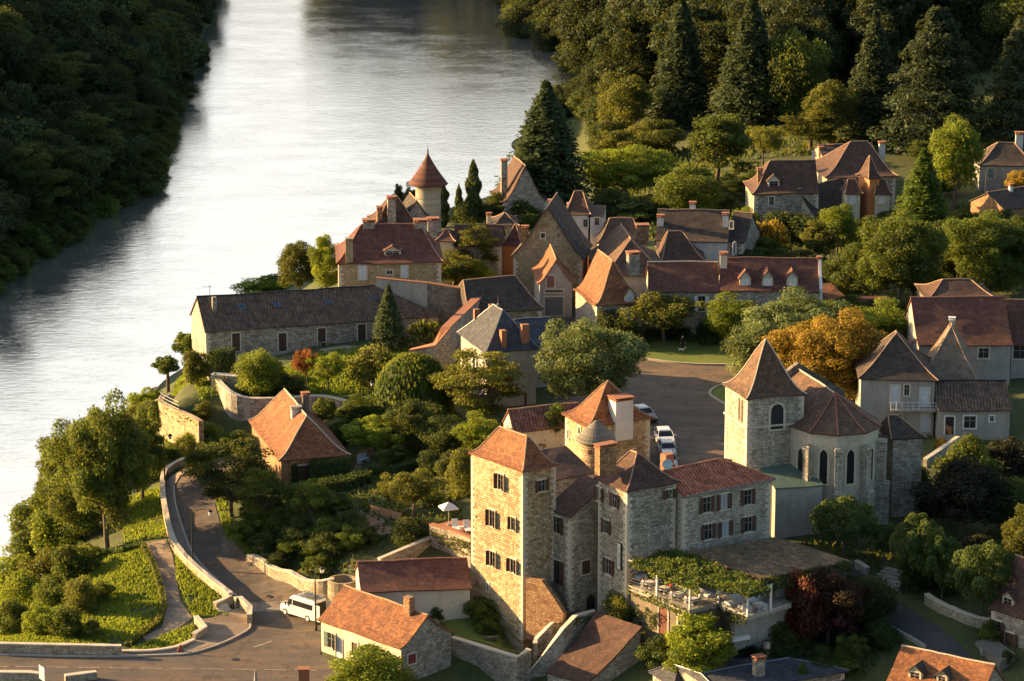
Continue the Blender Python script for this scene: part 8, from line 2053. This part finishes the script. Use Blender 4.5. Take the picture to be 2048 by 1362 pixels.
# signs
g = G(361, 1306); e = empty('warning_sign', g, .5, 'small reddish folding sign on the kerb at the junction', 'sign'); bm = BM(); 
vs = [bm.verts.new(p) for p in ((-.35, 0, 0.15), (.35, 0, .15), (0, 0, .95))]; bm.faces.new(vs); r = bmesh.ops.extrude_face_region(bm, geom=bm.faces[:]); bmesh.ops.translate(bm, verts=[v for v in r['geom'] if isinstance(v, bmesh.types.BMVert)], vec=(0, .04, 0)); mobj('panel', bm, plain('red_brown_sign', (.22, .05, .03), .6), e)
bm = BM(); tube(bm, [(-.3, 0, .2), (-.35, .3, 0)], .02, 5); tube(bm, [(.3, 0, .2), (.35, .3, 0)], .02, 5); tube(bm, [(-.33, 0, .2), (-.36, -.15, 0)], .02, 5); tube(bm, [(.33, 0, .2), (.36, -.15, 0)], .02, 5); mobj('stand', bm, M_DARKIRON, e)
g = G(85, 1376); zt_ = zat(g.x, g.y, 1331)-g.z; e = empty('board_sign', g, -.5+math.pi/2-.5, 'pale blank backed road board beside the near parapet', 'sign'); bm = BM(); box(bm, (0, 0, zt_-.75), (.05, 1.2, 1.35)); mobj('panel', bm, plain('pale_sign_back', (.40, .46, .52), .5), e); bm = BM(); tube(bm, [(.05, 0, -.3), (.05, 0, zt_-.1)], .04, 8); mobj('post', bm, M_DARKIRON, e)
g = G(512, 1395); zt_ = zat(g.x, g.y, 1338)-g.z; e = empty('closed_parasol', g, 0, 'folded grey parasol at the lower border', 'parasol'); bm = BM(); lathe(bm, [(.14, zt_-1.7), (.20, zt_-1.4), (.13, zt_-.6), (.03, zt_-.05), (0, zt_)], n=9); mobj('canopy', bm, M_CONC, e); bm = BM(); tube(bm, [(0, 0, 0), (0, 0, zt_-1.2)], .03, 6); mobj('pole', bm, M_WOOD, e)
# antennas
for px, pt, pb_, z_, lab in ((420, 570, 600, 15.5, 'thin television aerial on the left end of the long house'), (1970, 340, 392, 19, 'tall thin aerial mast on the brick gable house')):
    q = P(px, pb_, z_); zz = zat(q.x, q.y, pt)-q.z; e = empty('aerial', q, 0, lab, 'aerial'); bm = BM(); tube(bm, [(0, 0, -.4), (0, 0, zz)], .035, 5); tube(bm, [(-.9, 0, zz-.25), (.3, 0, zz-.2)], .02, 4)
    for k in range(5): tube(bm, [(-.8+.22*k, -.2, zz-.24), (-.8+.22*k, .2, zz-.24)], .012, 4)
    mobj('mast', bm, M_ZINC, e)
# wall lamp by the tower door
o_, tx, n_f = lk.faces['f']; c_ = hit_plane(1115, 1103, o_, n_f)+n_f*.1; e = empty('wall_lamp', c_, 0, 'small round white lamp on a bracket above the stair door', 'lamp'); bm = BM(); lathe(bm, [(0, -.12), (.1, -.08), (.12, 0), (.08, .1), (0, .13)], (n_f.x*.5, n_f.y*.5, 0), 10); mobj('globe', bm, M_WHITE, e, smooth=True); bm = BM(); tube(bm, [(0, 0, -.25), (n_f.x*.5, n_f.y*.5, -.15)], .02, 5); mobj('bracket', bm, M_DARKIRON, e)
# picnic seat on the tower lawn, cliff below the round terrace
g = G(983, 1282); e = empty('stone_bench', g, .4, 'small dark stone bench on the tower lawn', 'bench'); bm = BM(); box(bm, (0, 0, .42), (1.2, .4, .1)); mobj('seat', bm, S_DARK, e)
for x in (-.45, .45): bm = BM(); box(bm, (x, 0, .18), (.2, .35, .38)); mobj('leg', bm, S_DARK, e)
g = G(655, 690); e = empty('wall_bench', g, .3, 'grey stone bench before the long house wall', 'bench'); bm = BM(); box(bm, (0, 0, .42), (2.2, .45, .1)); mobj('seat', bm, S_GREY, e)
for x in (-.9, .9): bm = BM(); box(bm, (x, 0, .18), (.2, .38, .38)); mobj('leg', bm, S_GREY, e)
bm = BM(); bmesh.ops.create_icosphere(bm, subdivisions=4, radius=1)
for v in bm.verts:
    d = v.co.copy(); k = 1+.22*mnoise.noise(d*1.6)+.12*mnoise.noise(d*5); v.co = Vector((d.x*2.8*k, d.y*2.6*k, d.z*6.2*k))
q = P(318, 850, 3.5); rk = mobj('cliff', bm, S_GREY, None, smooth='keep'); rk.location = (q.x+.6, q.y+2.5, 0.2); tag(rk, 'pale rock face below the round river terrace', 'rock')

# small road details: covers and a cable across the junction
for px, py, lab in ((541, 1193, 'round iron manhole cover near the stone retaining wall on the climbing road'), (470, 1320, 'round iron manhole cover on the main road'), (1345, 770, 'round iron manhole cover in the square')):
    g = G(px, py); e = empty('manhole_cover', (g.x, g.y, g.z+.06), 0, lab, 'manhole cover'); bm = BM(); lathe(bm, [(0, .0), (.36, .0), (.38, .025), (.34, .03), (.32, .022), (0, .022)], n=20); mobj('lid', bm, M_DARKIRON, e)
